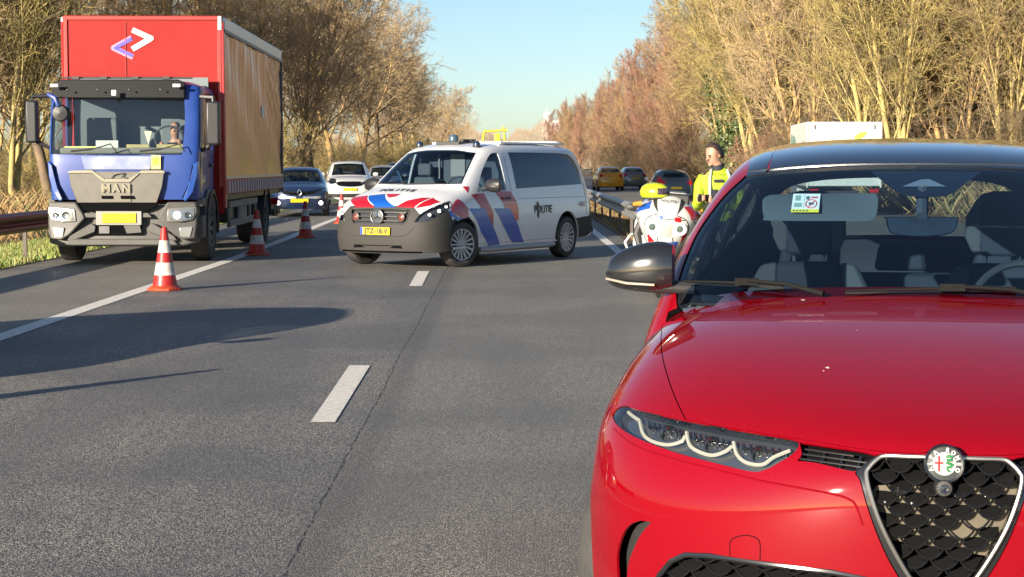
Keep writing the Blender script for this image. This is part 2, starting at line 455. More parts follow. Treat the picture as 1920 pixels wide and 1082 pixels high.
def ribbon(name, pts, w, z):
    vs = []; fs = []
    for i, (x, y) in enumerate(pts):
        vs += [(x - w / 2, y, z), (x + w / 2, y, z)]
    for i in range(len(pts) - 1): fs.append((2 * i, 2 * i + 1, 2 * i + 3, 2 * i + 2))
    me = bpy.data.meshes.new(name); me.from_pydata(vs, [], fs); me.update(); o = link(name, me, None, [M_PAINT]); o['kind'] = 'structure'; return o
ribbon('edge_line', [(-4.47, -20), (-4.47, 15), (-4.47, 28), (-4.62, 36), (-4.9, 47), (-5.2, 70), (-5.5, 120), (-6.6, 260), (-9.2, 390)], .20, .005)
ribbon('edge_line', [(1.86, -20), (1.86, 60), (1.75, 110), (.65, 260), (-1.4, 390)], .17, .005)
g1 = [gpt(582, 793), gpt(628, 793), gpt(694, 686), gpt(655, 686)]
def quad(name, pts):
    me = bpy.data.meshes.new(name); me.from_pydata([(p.x, p.y, .005) for p in pts], [], [(0, 1, 2, 3)]); me.update(); o = link(name, me, None, [M_PAINT]); o['kind'] = 'structure'; return o
quad('lane_dash', g1)
quad('lane_dash', [gpt(767, 537), gpt(791, 537), gpt(805, 509), gpt(783, 509)])
for k in range(2, 12):
    y = 9.9 + 12 * k; ribbon('lane_dash', [(-1.2 + curve_shift(y), y), (-1.2 + curve_shift(y), y + 3)], .15, .005)
for y in range(10, 200, 12): o = ribbon('lane_dash', [(8.2 + curve_shift(y), y), (8.2 + curve_shift(y), y + 3)], .15, -.205)
ribbon('edge_line', [(4.3 + curve_shift(y), y) for y in range(0, 390, 20)], .17, -.205)

# ---------------------------------------------------------------- guardrails
def guardrail(x, y0, y1, side, m, label, mp, step=4.0, z0=.0):
    r = empty('guardrail', (x, y0, z0), 0, label, 'guardrail')
    prof = [(0, .75), (.02, .74), (.075, .70), (.085, .665), (.07, .635), (.01, .60), (0, .575), (.01, .55), (.07, .52), (.085, .49), (.075, .455), (.02, .43), (0, .42)]
    ys = np.arange(0, y1 - y0 + .1, 2.0); vs = []; fs = []; n = len(prof)
    for y in ys:
        for a, z in prof: vs.append((side * a + curve_shift(y + y0), y, z))
        for a, z in prof[::-1]: vs.append((side * (a - .006) + curve_shift(y + y0), y, z - (.004 if z > .6 else -.004)))
    w = 2 * n
    for i in range(len(ys) - 1):
        for j in range(w): fs.append((i * w + j, i * w + (j + 1) % w, (i + 1) * w + (j + 1) % w, (i + 1) * w + j))
    fs += [tuple(range(w)), tuple((len(ys) - 1) * w + j for j in range(w))]
    b = MB(); b.add(vs, fs); b.build('beam', m, r)
    first = None
    for k, y in enumerate(np.arange(.6, y1 - y0, step)):
        if first is None:
            p = MB(); sx = -side
            p.box((sx * .09, 0, .34), (.012, .055, .78)); p.box((sx * .065, .025, .34), (.055, .006, .78)); p.box((sx * .065, -.025, .34), (.055, .006, .78)); p.box((sx * .03, 0, .585), (.05, .05, .2))
            p.lathe([(.016, 0), (.016, .01), (0, .012)], 8, 'X', (side * .008, 0, .585))
            first = p.build('post', mp, r); q = first
        else:
            q = first.copy(); COL.objects.link(q); q.parent = r
        q.location = (curve_shift(y + y0), y, -.0)
    return r
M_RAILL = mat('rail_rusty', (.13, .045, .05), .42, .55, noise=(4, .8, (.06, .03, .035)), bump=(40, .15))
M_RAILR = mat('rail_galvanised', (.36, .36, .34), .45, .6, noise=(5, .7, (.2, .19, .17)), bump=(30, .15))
M_POSTD = mat('rail_post', (.12, .10, .09), .7, .4)
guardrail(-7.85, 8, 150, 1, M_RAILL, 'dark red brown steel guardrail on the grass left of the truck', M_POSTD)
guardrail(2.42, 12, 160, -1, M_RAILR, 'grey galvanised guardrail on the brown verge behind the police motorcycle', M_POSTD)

# ---------------------------------------------------------------- grass blades, fallen leaves
def blades(name, n, xr, yr, h, cols, seed, w=.012, spread=.35):
    rg = np.random.RandomState(seed); vs = []; fs = []; mi = []
    for i in range(n):
        x = rg.uniform(*xr); y = rg.uniform(*yr); hh = rg.uniform(*h); a = rg.uniform(0, 6.28); z = gz(x, y)
        x += curve_shift(y)
        dx, dy = math.cos(a) * w, math.sin(a) * w; lx, ly = rg.normal(0, spread) * hh, rg.normal(0, spread) * hh
        o = len(vs); vs += [(x - dx, y - dy, z), (x + dx, y + dy, z), (x + dx * .6 + lx * .5, y + dy * .6 + ly * .5, z + hh * .6), (x + lx, y + ly, z + hh)]
        fs += [(o, o + 1, o + 2), (o, o + 2, o + 3)]; k = rg.randint(len(cols)); mi += [k, k]
    me = bpy.data.meshes.new(name); me.from_pydata(vs, [], fs)
    for c in cols: me.materials.append(c)
    me.polygons.foreach_set('material_index', mi); me.update(); o = link(name, me); return o
GR = [mat('blade_a', (.20, .26, .05), .6), mat('blade_b', (.24, .29, .07), .6), mat('blade_c', (.09, .14, .03), .6), mat('blade_d', (.28, .24, .10), .7)]
tag(blades('grass', 30000, (-11.5, -7.4), (19, 50), (.05, .16), GR, 3), 'short bright green grass growing under the left guardrail', 'grass', kind='stuff')
BR = [mat('stalk_a', (.25, .15, .06), .8), mat('stalk_b', (.34, .22, .10), .8), mat('stalk_c', (.12, .08, .04), .8), mat('stalk_d', (.16, .15, .05), .8)]
tag(blades('dead_leaves', 16000, (2.45, 3.88), (14, 110), (.03, .12), BR, 4, w=.03, spread=1.0), 'brown fallen leaves and dry stalks on the verge between the roads', 'leaves', kind='stuff')
tag(blades('dry_undergrowth', 30000, (13.8, 24), (30, 260), (.3, 1.3), BR, 5, w=.011, spread=.5), 'dry brown undergrowth at the foot of the right hand trees', 'undergrowth', kind='stuff')
tag(blades('dry_reeds', 26000, (-24, -11.5), (40, 260), (.2, 1.1), BR, 6, w=.011, spread=.5), 'dry reeds and stalks at the foot of the left hand trees', 'undergrowth', kind='stuff')

# ================================================================ TREES (bare in winter)
def grow(seed, H, spec):
    """spec: stems, lean, trunk radius, limbs (n, start, len, angle), branches, twigs, twiglets"""
    rg = random.Random(seed); segs = [[], [], [], [], []]
    def vec(d, ang, az):
        t = d.normalized(); a = t.orthogonal().normalized(); b = t.cross(a)
        return (t * math.cos(ang) + (a * math.cos(az) + b * math.sin(az)) * math.sin(ang)).normalized()
    def branch(p, d, L, r, lev, up, n=None):
        n = n or (9 if lev == 0 else 6 if lev == 1 else 4 if lev == 2 else 2); pts = [p.copy()]; ds = [d.copy()]
        wob = spec['wob'][lev]
        for i in range(n):
            d = (d + Vector((rg.gauss(0, wob), rg.gauss(0, wob), rg.gauss(0, wob) + up))).normalized()
            p = p + d * (L / n); pts.append(p.copy()); ds.append(d.copy())
        rs = [max(r * (1 - .8 * i / n), spec['rmin']) for i in range(n + 1)]
        segs[lev].append((pts, rs))
        if lev >= len(spec['kids']): return
        cnt, s0, lf, ang, angj = spec['kids'][lev]; cnt = cnt if isinstance(cnt, int) else rg.randint(*cnt)
        az = rg.uniform(0, 6.28)
        for k in range(cnt):
            t = s0 + (1 - s0) * ((k + rg.random()) / cnt); f = t * n; i = min(int(f), n - 1); q = pts[i].lerp(pts[i + 1], f - i)
            az += 2.4 + rg.uniform(-.5, .5); dd = vec(ds[i + 1], R(ang + rg.uniform(-angj, angj)), az)
            ll = L * lf * (1.15 - spec['taper'][lev] * t) * rg.uniform(.7, 1.2)
            branch(q, dd, ll, max(rs[i] * spec['rf'][lev], spec['rmin']), lev + 1, spec['up'][lev + 1])
    for s in range(spec['stems']):
        a = rg.uniform(0, 6.28); ln = spec['lean'] * rg.uniform(.3, 1)
        st = Vector((math.cos(a), math.sin(a), 0)) * (.12 * (spec['stems'] > 1) * rg.random() * spec.get('spread', 2))
        d = Vector((math.cos(a) * ln, math.sin(a) * ln, 1)).normalized()
        branch(st - Vector((0, 0, .6)), d, H * rg.uniform(.82, 1.0), spec['r'] * rg.uniform(.7, 1.), 0, spec['up'][0])
    return segs
def seg_mesh(name, groups, m):
    V = []; F = []
    for strands, n in groups:
        cs = [(math.cos(2 * math.pi * j / n), math.sin(2 * math.pi * j / n)) for j in range(n)]
        for pts, rs in strands:
            o = len(V); k = len(pts); d = (pts[-1] - pts[0]); t = d.normalized() if d.length > 0 else Vector((0, 0, 1))
            a = t.orthogonal().normalized(); b = t.cross(a)
            for p, r in zip(pts, rs):
                for c, s_ in cs: V.append((p.x + (a.x * c + b.x * s_) * r, p.y + (a.y * c + b.y * s_) * r, p.z + (a.z * c + b.z * s_) * r))
            for i in range(k - 1):
                for j in range(n): F.append((o + i * n + j, o + i * n + (j + 1) % n, o + (i + 1) * n + (j + 1) % n, o + (i + 1) * n + j))
    me = bpy.data.meshes.new(name); me.from_pydata(V, [], F); me.materials.append(m)
    me.polygons.foreach_set('use_smooth', [True] * len(F)); me.update(); return me
def bark(name, a, b, sc=2.0): return mat(name, a, .85, noise=(sc, 1., b), bump=(14, .7))
B_GOLD = bark('bark_gold', (.44, .29, .11), (.20, .14, .085)); B_GOLDT = bark('twig_gold', (.46, .33, .17), (.22, .17, .12), 1.1)
B_RED = bark('bark_red', (.30, .19, .11), (.18, .12, .08)); B_REDT = bark('twig_red', (.38, .19, .12), (.21, .14, .11), .9)
B_YEL = bark('bark_yellow', (.44, .35, .12), (.22, .18, .10)); B_YELT = bark('twig_yellow', (.42, .33, .115), (.12, .10, .06), 1.1)
B_BRN = bark('bark_brown', (.20, .14, .08), (.11, .08, .06)); B_BRNT = bark('twig_brown', (.24, .17, .085), (.09, .07, .045), 1.2)
SPECS = {
 'broad': dict(stems=1, lean=.12, r=.30, rmin=.011, wob=[.06, .11, .16, .2, .2], up=[.02, .06, .05, .03, .02], kids=[((13, 16), .22, .50, 44, 14), ((9, 11), .2, .48, 42, 15), (8, .12, .5, 42, 18), (5, .1, .55, 42, 20)], taper=[.75, .5, .5, .5], rf=[.46, .5, .5, .6]),
 'upright': dict(stems=3, lean=.22, r=.16, rmin=.010, wob=[.05, .09, .14, .2, .2], up=[.03, .10, .07, .04, .03], kids=[((11, 14), .15, .42, 32, 10), ((8, 10), .15, .48, 36, 12), (7, .1, .52, 38, 18), (4, .1, .55, 40, 20)], taper=[.7, .5, .5, .5], rf=[.45, .5, .5, .6]),
 'poplar': dict(stems=2, lean=.10, r=.15, rmin=.008, wob=[.03, .06, .10, .15, .2], up=[.03, .14, .12, .08, .05], kids=[((20, 24), .08, .32, 30, 8), ((8, 10), .1, .46, 30, 10), (8, .1, .55, 30, 14), (5, .1, .5, 34, 16)], taper=[.6, .5, .5, .5], rf=[.4, .5, .5, .6]),
 'slender': dict(stems=6, lean=.26, r=.11, rmin=.010, wob=[.05, .10, .15, .2, .2], up=[.03, .08, .05, .03, .02], kids=[((8, 10), .28, .30, 40, 14), ((7, 8), .15, .5, 40, 14), (6, .1, .55, 42, 18), (4, .1, .6, 42, 20)], taper=[.6, .5, .5, .5], rf=[.45, .5, .5, .6], spread=8),
 'bush': dict(stems=16, lean=.75, r=.035, rmin=.006, wob=[.10, .16, .2, .2, .2], up=[.04, .05, .03, .02, .0], kids=[((7, 9), .1, .45, 38, 15), (7, .1, .5, 40, 18), (5, .1, .5, 42, 20)], taper=[.5, .5, .5, .5], rf=[.55, .55, .6, .6], spread=8),
}
TP = {}
def proto(key, spec, H, seed, mt, mc):
    s = grow(seed, H, SPECS[spec]); ls = len(SPECS[spec]['kids'])
    if spec == 'bush': tr = seg_mesh(key + '_stems', [(s[0], 4)], mt); cr = seg_mesh(key + '_twigs', [(s[1], 3), (s[2], 3), (s[3], 3)], mc)
    else: tr = seg_mesh(key + '_trunk', [(s[0], 8), (s[1], 5)], mt); cr = seg_mesh(key + '_crown', [(s[2], 4), (s[3], 3), (s[4], 3)], mc)
    TP[key] = (tr, cr)
proto('broad1', 'broad', 17, 1, B_GOLD, B_GOLDT); proto('broad2', 'broad', 17, 12, B_GOLD, B_GOLDT); proto('broad3', 'broad', 16, 33, B_BRN, B_GOLDT)
proto('up1', 'upright', 16, 4, B_GOLD, B_GOLDT); proto('up2', 'upright', 16, 5, B_YEL, B_YELT)
proto('pop1', 'poplar', 12, 6, B_RED, B_REDT); B_RGT = bark('twig_russet', (.42, .27, .13), (.17, .12, .085), 1.0); proto('pop2', 'upright', 12.5, 7, B_RED, B_RGT)
proto('sl1', 'slender', 13, 8, B_YEL, B_YELT); proto('sl2', 'slender', 13, 9, B_YEL, B_YELT)
proto('bush1', 'bush', 4.5, 10, B_BRN, B_BRNT); proto('bush2', 'bush', 4.5, 11, B_BRN, B_YELT); proto('bush3', 'bush', 4.5, 14, B_RED, B_REDT)
def ivy_mesh(seed, H, n=14000, rad=1.5):
    rg = np.random.RandomState(seed); vs = []; fs = []
    cl = [(rg.uniform(-.5, .5) * (1 + .5 * (i % 3)), rg.uniform(-.5, .5), H * (i + .5) / 16, rg.uniform(.45, 1.) * rad) for i in range(16)]
    for i in range(n):
        c = cl[rg.randint(16)]; d = rg.normal(0, 1, 3); d /= np.linalg.norm(d); r = c[3] * rg.uniform(.55, 1.1)
        p = np.array([c[0] + d[0] * r, c[1] + d[1] * r, c[2] + d[2] * r * 1.1]); u = rg.normal(0, 1, 3); u /= np.linalg.norm(u); w = np.cross(u, d); w /= max(np.linalg.norm(w), 1e-6)
        s_ = rg.uniform(.05, .10); o = len(vs); vs += [tuple(p - u * s_), tuple(p + w * s_ * .7), tuple(p + u * s_), tuple(p - w * s_ * .7)]; fs.append((o, o + 1, o + 2, o + 3))
    me = bpy.data.meshes.new('ivy'); me.from_pydata(vs, [], fs); me.materials.append(mat('ivy_leaf', (.055, .085, .03), .5, noise=(1.5, .8, (.10, .13, .04)))); me.update(); return me
IVY = [ivy_mesh(1, 8), ivy_mesh(2, 9)]
NT = {}
KN = {'broad1': ('bare_tree', 'tree'), 'broad2': ('bare_tree', 'tree'), 'broad3': ('bare_tree', 'tree'), 'up1': ('bare_tree', 'tree'), 'up2': ('bare_tree', 'tree'),
      'pop1': ('red_tree', 'tree'), 'pop2': ('red_tree', 'tree'), 'sl1': ('slender_tree', 'tree'), 'sl2': ('slender_tree', 'tree'),
      'bush1': ('bush', 'bush'), 'bush2': ('bush', 'bush'), 'bush3': ('bush', 'bush')}
def plant(key, x, y, s=1., label=None, group=None, ivy=None, sz=1.):
    nm, cat = KN[key]; o = empty(nm, (x, y, gz(x, y)), random.uniform(0, 6.28), label, cat, group); o.scale = (s, s, s * sz)
    tr, cr = TP[key]; b = cat == 'bush'
    link('stems' if b else 'trunk', tr, o); link('twigs' if b else 'crown', cr, o)
    if ivy is not None: link('ivy', IVY[ivy], o)
    return o
rt = random.Random(5)
def at(px, Z): return (px - 960) * Z / FPX
def off_road(px, Z, xo=15.6):          # depth at which something seen in this direction stands clear of the opposite road
    while Z < 900 and at(px, Z) - curve_shift(Z) < xo: Z += 2
    return Z
GL = 'bare golden brown trees beyond the left guardrail'; LL = 'bare golden brown tree among the wood left of the road behind the truck'
# near left, behind and beside the truck
for px, Z, k, s in [(-60, 78, 'up1', 1.1), (25, 80, 'up2', 1.05), (95, 84, 'broad3', 1.05), (170, 92, 'broad1', 1.1), (-10, 92, 'up1', 1.05), (270, 92, 'broad2', 1.05), (75, 110, 'up2', 1.1),
                    (350, 100, 'up1', 1.1), (430, 106, 'broad1', 1.1), (200, 130, 'broad3', 1.1), (500, 112, 'broad2', 1.15), (545, 98, 'up1', 1.1), (330, 140, 'broad2', 1.15), (590, 122, 'broad3', 1.15), (560, 150, 'up1', 1.2),
                    (635, 135, 'broad1', 1.15), (672, 152, 'broad2', 1.2), (450, 160, 'broad1', 1.2), (620, 180, 'up1', 1.2), (705, 170, 'broad3', 1.15), (735, 190, 'broad1', 1.12), (690, 215, 'broad2', 1.2), (765, 215, 'broad2', 1.05), (790, 245, 'broad1', 1.05),
                    (740, 260, 'up1', 1.2), (812, 285, 'broad3', 1.0), (835, 325, 'broad2', .95), (790, 330, 'broad1', 1.0), (856, 380, 'broad1', .85)]:
    plant(k, at(px, Z), Z, s, 'bare golden brown tree ' + ('in the wood left of the truck' if px < 100 else 'rising behind the red truck' if px < 480 else 'in the wood above the navy hatchback' if px < 600 else 'in the wood above the white car and police van' if px < 740 else 'near the far end of the left row against the sky'), GL)
GB = 'brown bushes below the left trees'; LB = 'low brown thicket bush at the foot of the left hand trees'
for i in range(34):
    px = rt.uniform(-40, 800); Z = rt.uniform(80, 120) if px < 560 else rt.uniform(120, 230); plant(rt.choice(['bush1', 'bush2', 'bush2']), at(px, Z), Z, rt.uniform(.7, 1.15), 'low brown thicket bush ' + ('left of or behind the truck' if px < 500 else 'above the queue of cars behind the truck'), GB)
# right: red poplars receding along the opposite road
GRD = 'red brown twiggy trees along the opposite road'; LRD = 'dense red brown twiggy tree in the row that recedes beside the opposite road'
for px, Z, k, s in [(1040, 330, 'pop1', .98), (1062, 300, 'pop2', .95), (1088, 275, 'pop1', .95), (1112, 250, 'pop2', .95), (1134, 228, 'pop1', .95), (1155, 205, 'pop2', .94), (1178, 188, 'pop1', .95), (1199, 168, 'pop2', .98), (1219, 152, 'pop1', 1.02),
                    (1240, 140, 'pop2', 1.02), (1268, 134, 'pop1', 1.0), (1212, 200, 'pop2', 1.05), (1250, 175, 'pop1', 1.1), (1165, 250, 'pop1', 1.05), (1120, 290, 'pop2', 1.15), (1080, 330, 'pop2', 1.1), (1290, 150, 'pop2', 1.2)]:
    Zn = off_road(px, Z); s *= min(1.5, Zn / Z); Z = Zn
    plant(k, at(px, Z), Z, s, 'dense red brown twiggy tree ' + ('at the far end of the right row' if px < 1110 else 'in the row above the amber service car' if px < 1200 else 'in the row just left of the officer'), GRD)
GRT = 'tall bare trees right of the road'; LRT = 'tall bare yellowish tree in the wood behind the white box truck'
for px, Z, k, s, iv in [(1352, 112, 'up2', 1., None), (1375, 96, 'sl1', 1.0, None), (1392, 84, 'sl2', 1.05, 0), (1425, 84, 'up2', .95, None), (1362, 88, 'up1', .92, 1), (1475, 90, 'sl1', 1.1, None), (1520, 80, 'up1', .95, None), (1440, 116, 'up1', 1.15, None),
                        (1570, 88, 'sl2', 1.1, None), (1615, 78, 'up2', 1.0, None), (1660, 84, 'sl1', 1.1, None), (1545, 110, 'broad2', 1.0, None), (1705, 76, 'up2', 1.0, None), (1750, 84, 'sl2', 1.1, None), (1640, 110, 'broad1', 1.0, None),
                        (1800, 76, 'up1', 1.0, None), (1850, 82, 'sl1', 1.1, 0), (1720, 108, 'up2', 1.15, None), (1895, 74, 'up2', 1.0, None), (1945, 78, 'sl2', 1.0, 1), (1990, 74, 'up1', 1., None), (1810, 106, 'broad3', 1.0, None), (1885, 104, 'up2', 1.1, None), (2040, 90, 'broad1', 1., None), (1372, 145, 'broad1', 1.1, None), (1400, 150, 'up1', 1.2, None), (1470, 140, 'broad3', 1.2, None), (1540, 150, 'up2', 1.3, None), (1600, 140, 'broad2', 1.2, None), (1680, 150, 'up1', 1.3, None), (1760, 140, 'broad1', 1.2, None), (1840, 150, 'up2', 1.3, None), (1920, 140, 'broad3', 1.2, None), (1500, 120, 'broad2', 1.1, None), (1690, 125, 'broad1', 1.1, None)]:
    Zn = off_road(px, Z, 14.5); s *= min(1.35, Zn / Z); Z = Zn
    plant(k, at(px, Z), Z, s, ('ivy clad bare tree right behind the motorcycle officer' if iv == 0 else 'ivy clad bare tree farther back left of the motorcycle officer') if iv is not None and px < 1400 else (('ivy clad bare tree at the right edge of the wood' if iv == 1 else 'ivy clad bare tree above the right half of the red car roof') if iv is not None else 'tall bare yellowish tree ' + ('between the officer and the white box truck' if px < 1460 else 'rising behind the white box truck' if px < 1655 else 'above the roof of the red car at the right')), None if iv is not None else GRT, iv)
for k in range(5):
    px = 2110 + k * 95 + rt.uniform(-25, 25); Z = rt.uniform(46, 74); Z = off_road(px, Z, 16)
    plant(rt.choice(['up2', 'sl1', 'sl2', 'broad1', 'up1']), at(px, Z), Z, rt.uniform(.9, 1.1), 'tall bare yellowish tree in the part of the wood beyond the right edge of view', GRT)
GBR = 'brown bushes below the right trees'; LBR = 'low tangled bush at the foot of the right hand trees'
for i in range(52):
    px = rt.uniform(1130, 2000); Z = rt.uniform(66, 100) if px > 1330 else rt.uniform(105, 150); Z = off_road(px, Z, 14.8) * rt.uniform(1, 1.12); plant(rt.choice(['bush1', 'bush3', 'bush1', 'bush1']), at(px, Z), Z, rt.uniform(.65, 1.25) if px > 1330 else rt.uniform(.8, 1.4), 'low tangled bush ' + ('left of the officer beyond the opposite road' if px < 1330 else 'beside or behind the white box truck' if px < 1660 else 'above the roof of the red car'), GBR)
# far treeline closing the road
def treeline():
    rg = np.random.RandomState(8); vs = []; fs = []
    for i in range(26000):
        px = rg.uniform(560, 1160); Z = rg.uniform(620, 700); x = at(px, Z); hh = 13.5 + 2.2 * math.sin(px * .045) + 1.3 * math.sin(px * .13 + 1) + (px - 900) * .006
        z0 = rg.uniform(0, hh) ; L = rg.uniform(1, 3.2); a = rg.normal(0, .35); w = .07
        z0 = min(z0, hh - L * .5); o = len(vs); vs += [(x - w, Z, z0), (x + w, Z, z0), (x + L * math.sin(a), Z + rg.normal(0, .4), z0 + L * math.cos(a))]; fs.append((o, o + 1, o + 2))
    me = bpy.data.meshes.new('far_woods'); me.from_pydata(vs, [], fs); me.update(); return me
tag(link('far_woods', treeline(), None, [mat('far_twigs', (.26, .20, .14), .9)]), 'low brown far off treeline closing the end of the road', 'woods', kind='stuff')
tl = MB(); 
for i in range(60):
    px = 560 + i * 10; x = at(px, 690); hh = 9.5 + 1.6 * math.sin(px * .045) + rt.uniform(-.6, .6); tl.lathe([(5.5, 0), (6.0, hh * .4), (4.6, hh * .75), (2.2, hh * .95), (0, hh)], 9, 'Z', (x, 695 + rt.uniform(-4, 4), -.3))
o = tl.build('far_thicket', mat('far_mass', (.17, .135, .10), .95, noise=(.5, 1., (.10, .085, .07)), bump=(2, 1.))); tag(o, 'hazy brown mass of distant wood under the far treeline', 'woods', kind='stuff')
# pale building above the trees
bld = empty('tower_block', (at(1032, 820), 820, 0), 0, 'pale distant tower block rising above the far trees', 'building')
M_BW = mat('pale_render', (.62, .60, .56), .8)
b = MB(); b.box((0, 0, 11), (8, 10, 22)); b.box((-1.8, 0, 24), (2.6, 4, 4)); b.build('wall', M_BW, bld)
for i in range(4):
    for j in range(7):
        w = MB(); w.box((-3 + i * 2, -5.03, 3 + j * 2.7), (1.1, .1, 1.4)); w.build('window', mat('far_window', (.12, .14, .17), .2), bld)
b = MB(); b.tube([(-1.8, 0, 25), (-1.8, 0, 28.5)], .12, 5); b.build('mast', M_BW, bld)
# ================================================================ RED SUV IN THE FOREGROUND
T_ROOT = empty('red_car', (1.02, 4.11, 0), R(-10.6), 'large shiny red car with black roof and badge grille filling the right foreground', 'car')
M_RED = mat('red_paint', (.185, .0004, .0055), .6, .0, coat=1., spec=.0, coat_rough=.03, noise=(260, .22, (.26, .010, .014)))
M_BLK = mat('gloss_black', (.012, .013, .015), .12, 0, coat=.8)
M_TRIM = mat('black_plastic', (.022, .022, .023), .5, bump=(300, .2))
M_DARK = mat('dark_void', (.006, .006, .007), .9, spec=.0)
M_CHR = mat('chrome', (.62, .61, .58), .16, 1.)
M_CHRD = mat('dark_chrome', (.28, .27, .25), .22, 1.)
M_TYRE = mat('tyre_rubber', (.022, .022, .023), .75, noise=(9, .7, (.05, .047, .042)), bump=(60, .3))
M_RIM = mat('alloy', (.50, .51, .52), .28, .9)
M_WIND = glass('tinted_glass', (.60, .76, .88), ior=1.75)
M_CLEAR = glass('clear_glass', (.9, .93, .94))
_s = [
 # bottom of bumper is the last row; every row centre -> side
 [(0,1.45,1.125),(.22,1.46,1.122),(.45,1.50,1.11),(.62,1.55,1.09),(.75,1.60,1.05),(.86,1.62,.96),(.915,1.60,.80),(.915,1.38,.40)],
 [(0,1.15,1.095),(.22,1.16,1.092),(.45,1.19,1.082),(.62,1.24,1.066),(.76,1.28,1.03),(.868,1.30,.94),(.918,1.30,.78),(.925,1.27,.56)],
 [(0,.85,1.058),(.22,.86,1.055),(.45,.89,1.048),(.62,.94,1.034),(.765,.98,1.003),(.875,1.02,.92),(.922,1.05,.79),(.93,1.12,.69)],
 [(0,.56,1.003),(.22,.57,1.0),(.45,.60,.994),(.62,.66,.982),(.765,.73,.955),(.875,.79,.88),(.922,.86,.79),(.93,.92,.735)],
 [(0,.29,.932),(.22,.30,.930),(.45,.36,.924),(.62,.44,.915),(.76,.54,.895),(.868,.62,.845),(.918,.70,.77),(.928,.74,.72)],
 [(0,.10,.862),(.22,.12,.858),(.45,.20,.850),(.62,.29,.846),(.75,.39,.838),(.858,.50,.80),(.912,.60,.73),(.925,.64,.66)],
 [(0,.025,.81),(.22,.045,.80),(.45,.13,.79),(.62,.22,.785),(.75,.32,.775),(.853,.44,.74),(.908,.55,.68),(.922,.58,.62)],
 [(0,.0,.70),(.22,.015,.70),(.45,.085,.69),(.62,.165,.68),(.745,.26,.67),(.842,.38,.65),(.898,.50,.62),(.92,.55,.57)],
 [(0,.005,.60),(.22,.02,.60),(.45,.08,.595),(.62,.155,.59),(.74,.245,.585),(.835,.36,.57),(.892,.47,.55),(.916,.54,.51)],
 [(0,.025,.48),(.22,.04,.48),(.45,.095,.475),(.62,.165,.47),(.735,.25,.465),(.83,.36,.46),(.885,.47,.45),(.912,.53,.43)],
 [(0,.05,.36),(.22,.065,.36),(.45,.12,.36),(.62,.19,.36),(.735,.27,.36),(.825,.37,.36),(.88,.47,.36),(.908,.53,.36)],
 [(0,.14,.24),(.22,.15,.24),(.45,.20,.24),(.62,.26,.24),(.73,.34,.24),(.81,.42,.25),(.865,.49,.26),(.895,.53,.27)],
]
TF = Surf(_s, 8, 8).orient((0, 1, .6))
def tf(pts): return TF.px(pts, T_ROOT)
V_ = TF.V; U_ = TF.U
RES = (.12, .10)
def sym(half):  # half outline, first and last points on the centre line (v = 0), followed on the photo-left side
    h = [(u, min(v, 0) if abs(v) > .02 else 0) for u, v in half]; h[0] = (h[0][0], 0); h[-1] = (h[-1][0], 0)
    return h + [(u, -v) for u, v in h[-2:0:-1]]
# hood: from the cowl down the seam to the leading edge and badge notch
seam = crv([(1262, 556), (1246, 590), (1239, 630), (1241, 668), (1252, 710), (1266, 748), (1283, 784)], 6, False)
lead = crv([(1286, 787), (1340, 798), (1400, 808), (1500, 824), (1630, 845), (1700, 850), (1733, 850), (1747, 844), (1757, 836), (1780, 831)], 5, False)
hood_half = [(.12, 0)] + [(.12, tf([(1290, 556)])[0][1])] + tf(seam) + tf(lead)
hood = sym(hood_half)
TF.patch('hood', offset_poly(hood, -.022), M_RED, T_ROOT, rim=.012, res=RES)
# headlight
hl_px = crv([(1148, 779), (1156, 766), (1172, 761), (1198, 769), (1282, 787), (1380, 805), (1470, 820), (1497, 827, 1), (1497, 838), (1484, 853), (1458, 869), (1434, 881), (1408, 884), (1340, 868), (1268, 849), (1198, 823), (1160, 800)], 4)
hl = tf(hl_px)
# slats between light and shield
sl_px = crv([(1499, 829, 1), (1560, 838), (1618, 847), (1648, 856, 1), (1637, 868), (1615, 880), (1598, 884, 1), (1572, 878), (1530, 868), (1494, 864, 1), (1503, 852)], 3)
slt = tf(sl_px)
# shield grille (outer black surround)
sh_half = tf(crv([(1784, 833), (1757, 838), (1747, 846), (1733, 853), (1700, 853), (1652, 851), (1628, 862), (1604, 884), (1612, 902), (1624, 945), (1643, 1000), (1668, 1055), (1700, 1105), (1740, 1150), (1800, 1190)], 4, False))
sh = sym(sh_half)
# air curtain slot and lower grille
ac = tf(crv([(1158, 1078, 1), (1157, 1040), (1166, 1006), (1180, 985), (1200, 976, 1), (1222, 979, 1), (1203, 1000), (1188, 1030), (1178, 1060), (1172, 1120, 1), (1160, 1120, 1)], 4))
lg = sym([(10.1, 0)] + [(8.75, 0)] + tf([(1660, 1092), (1560, 1073), (1440, 1058), (1330, 1042), (1285, 1040), (1258, 1052), (1236, 1078), (1222, 1110)]) + [(10.1, -4.3), (10.1, 0)][:1] + [(10.1, 0)])
full = [(0, -V_), (0, V_), (U_, V_), (U_, -V_)]
hood_hole = [(-.01, p[1]) if p[0] <= .2 else p for p in hood]
hood_hole = sym([(-.01, 0), (-.01, hood_half[1][1])] + hood_half[2:])
holes = [hood_hole, hl, mirv(hl), slt, mirv(slt), sh, ac, mirv(ac), lg]
TF.patch('body_front', full, M_RED, T_ROOT, holes=holes, rim=.007, res=RES)
TF.patch('gap_shade_sheet', full, M_DARK, T_ROOT, holes=[hl, mirv(hl), sh], off=-.035, res=(.3, .3))  # added black sheet under the panels, stands in for shade in the gaps
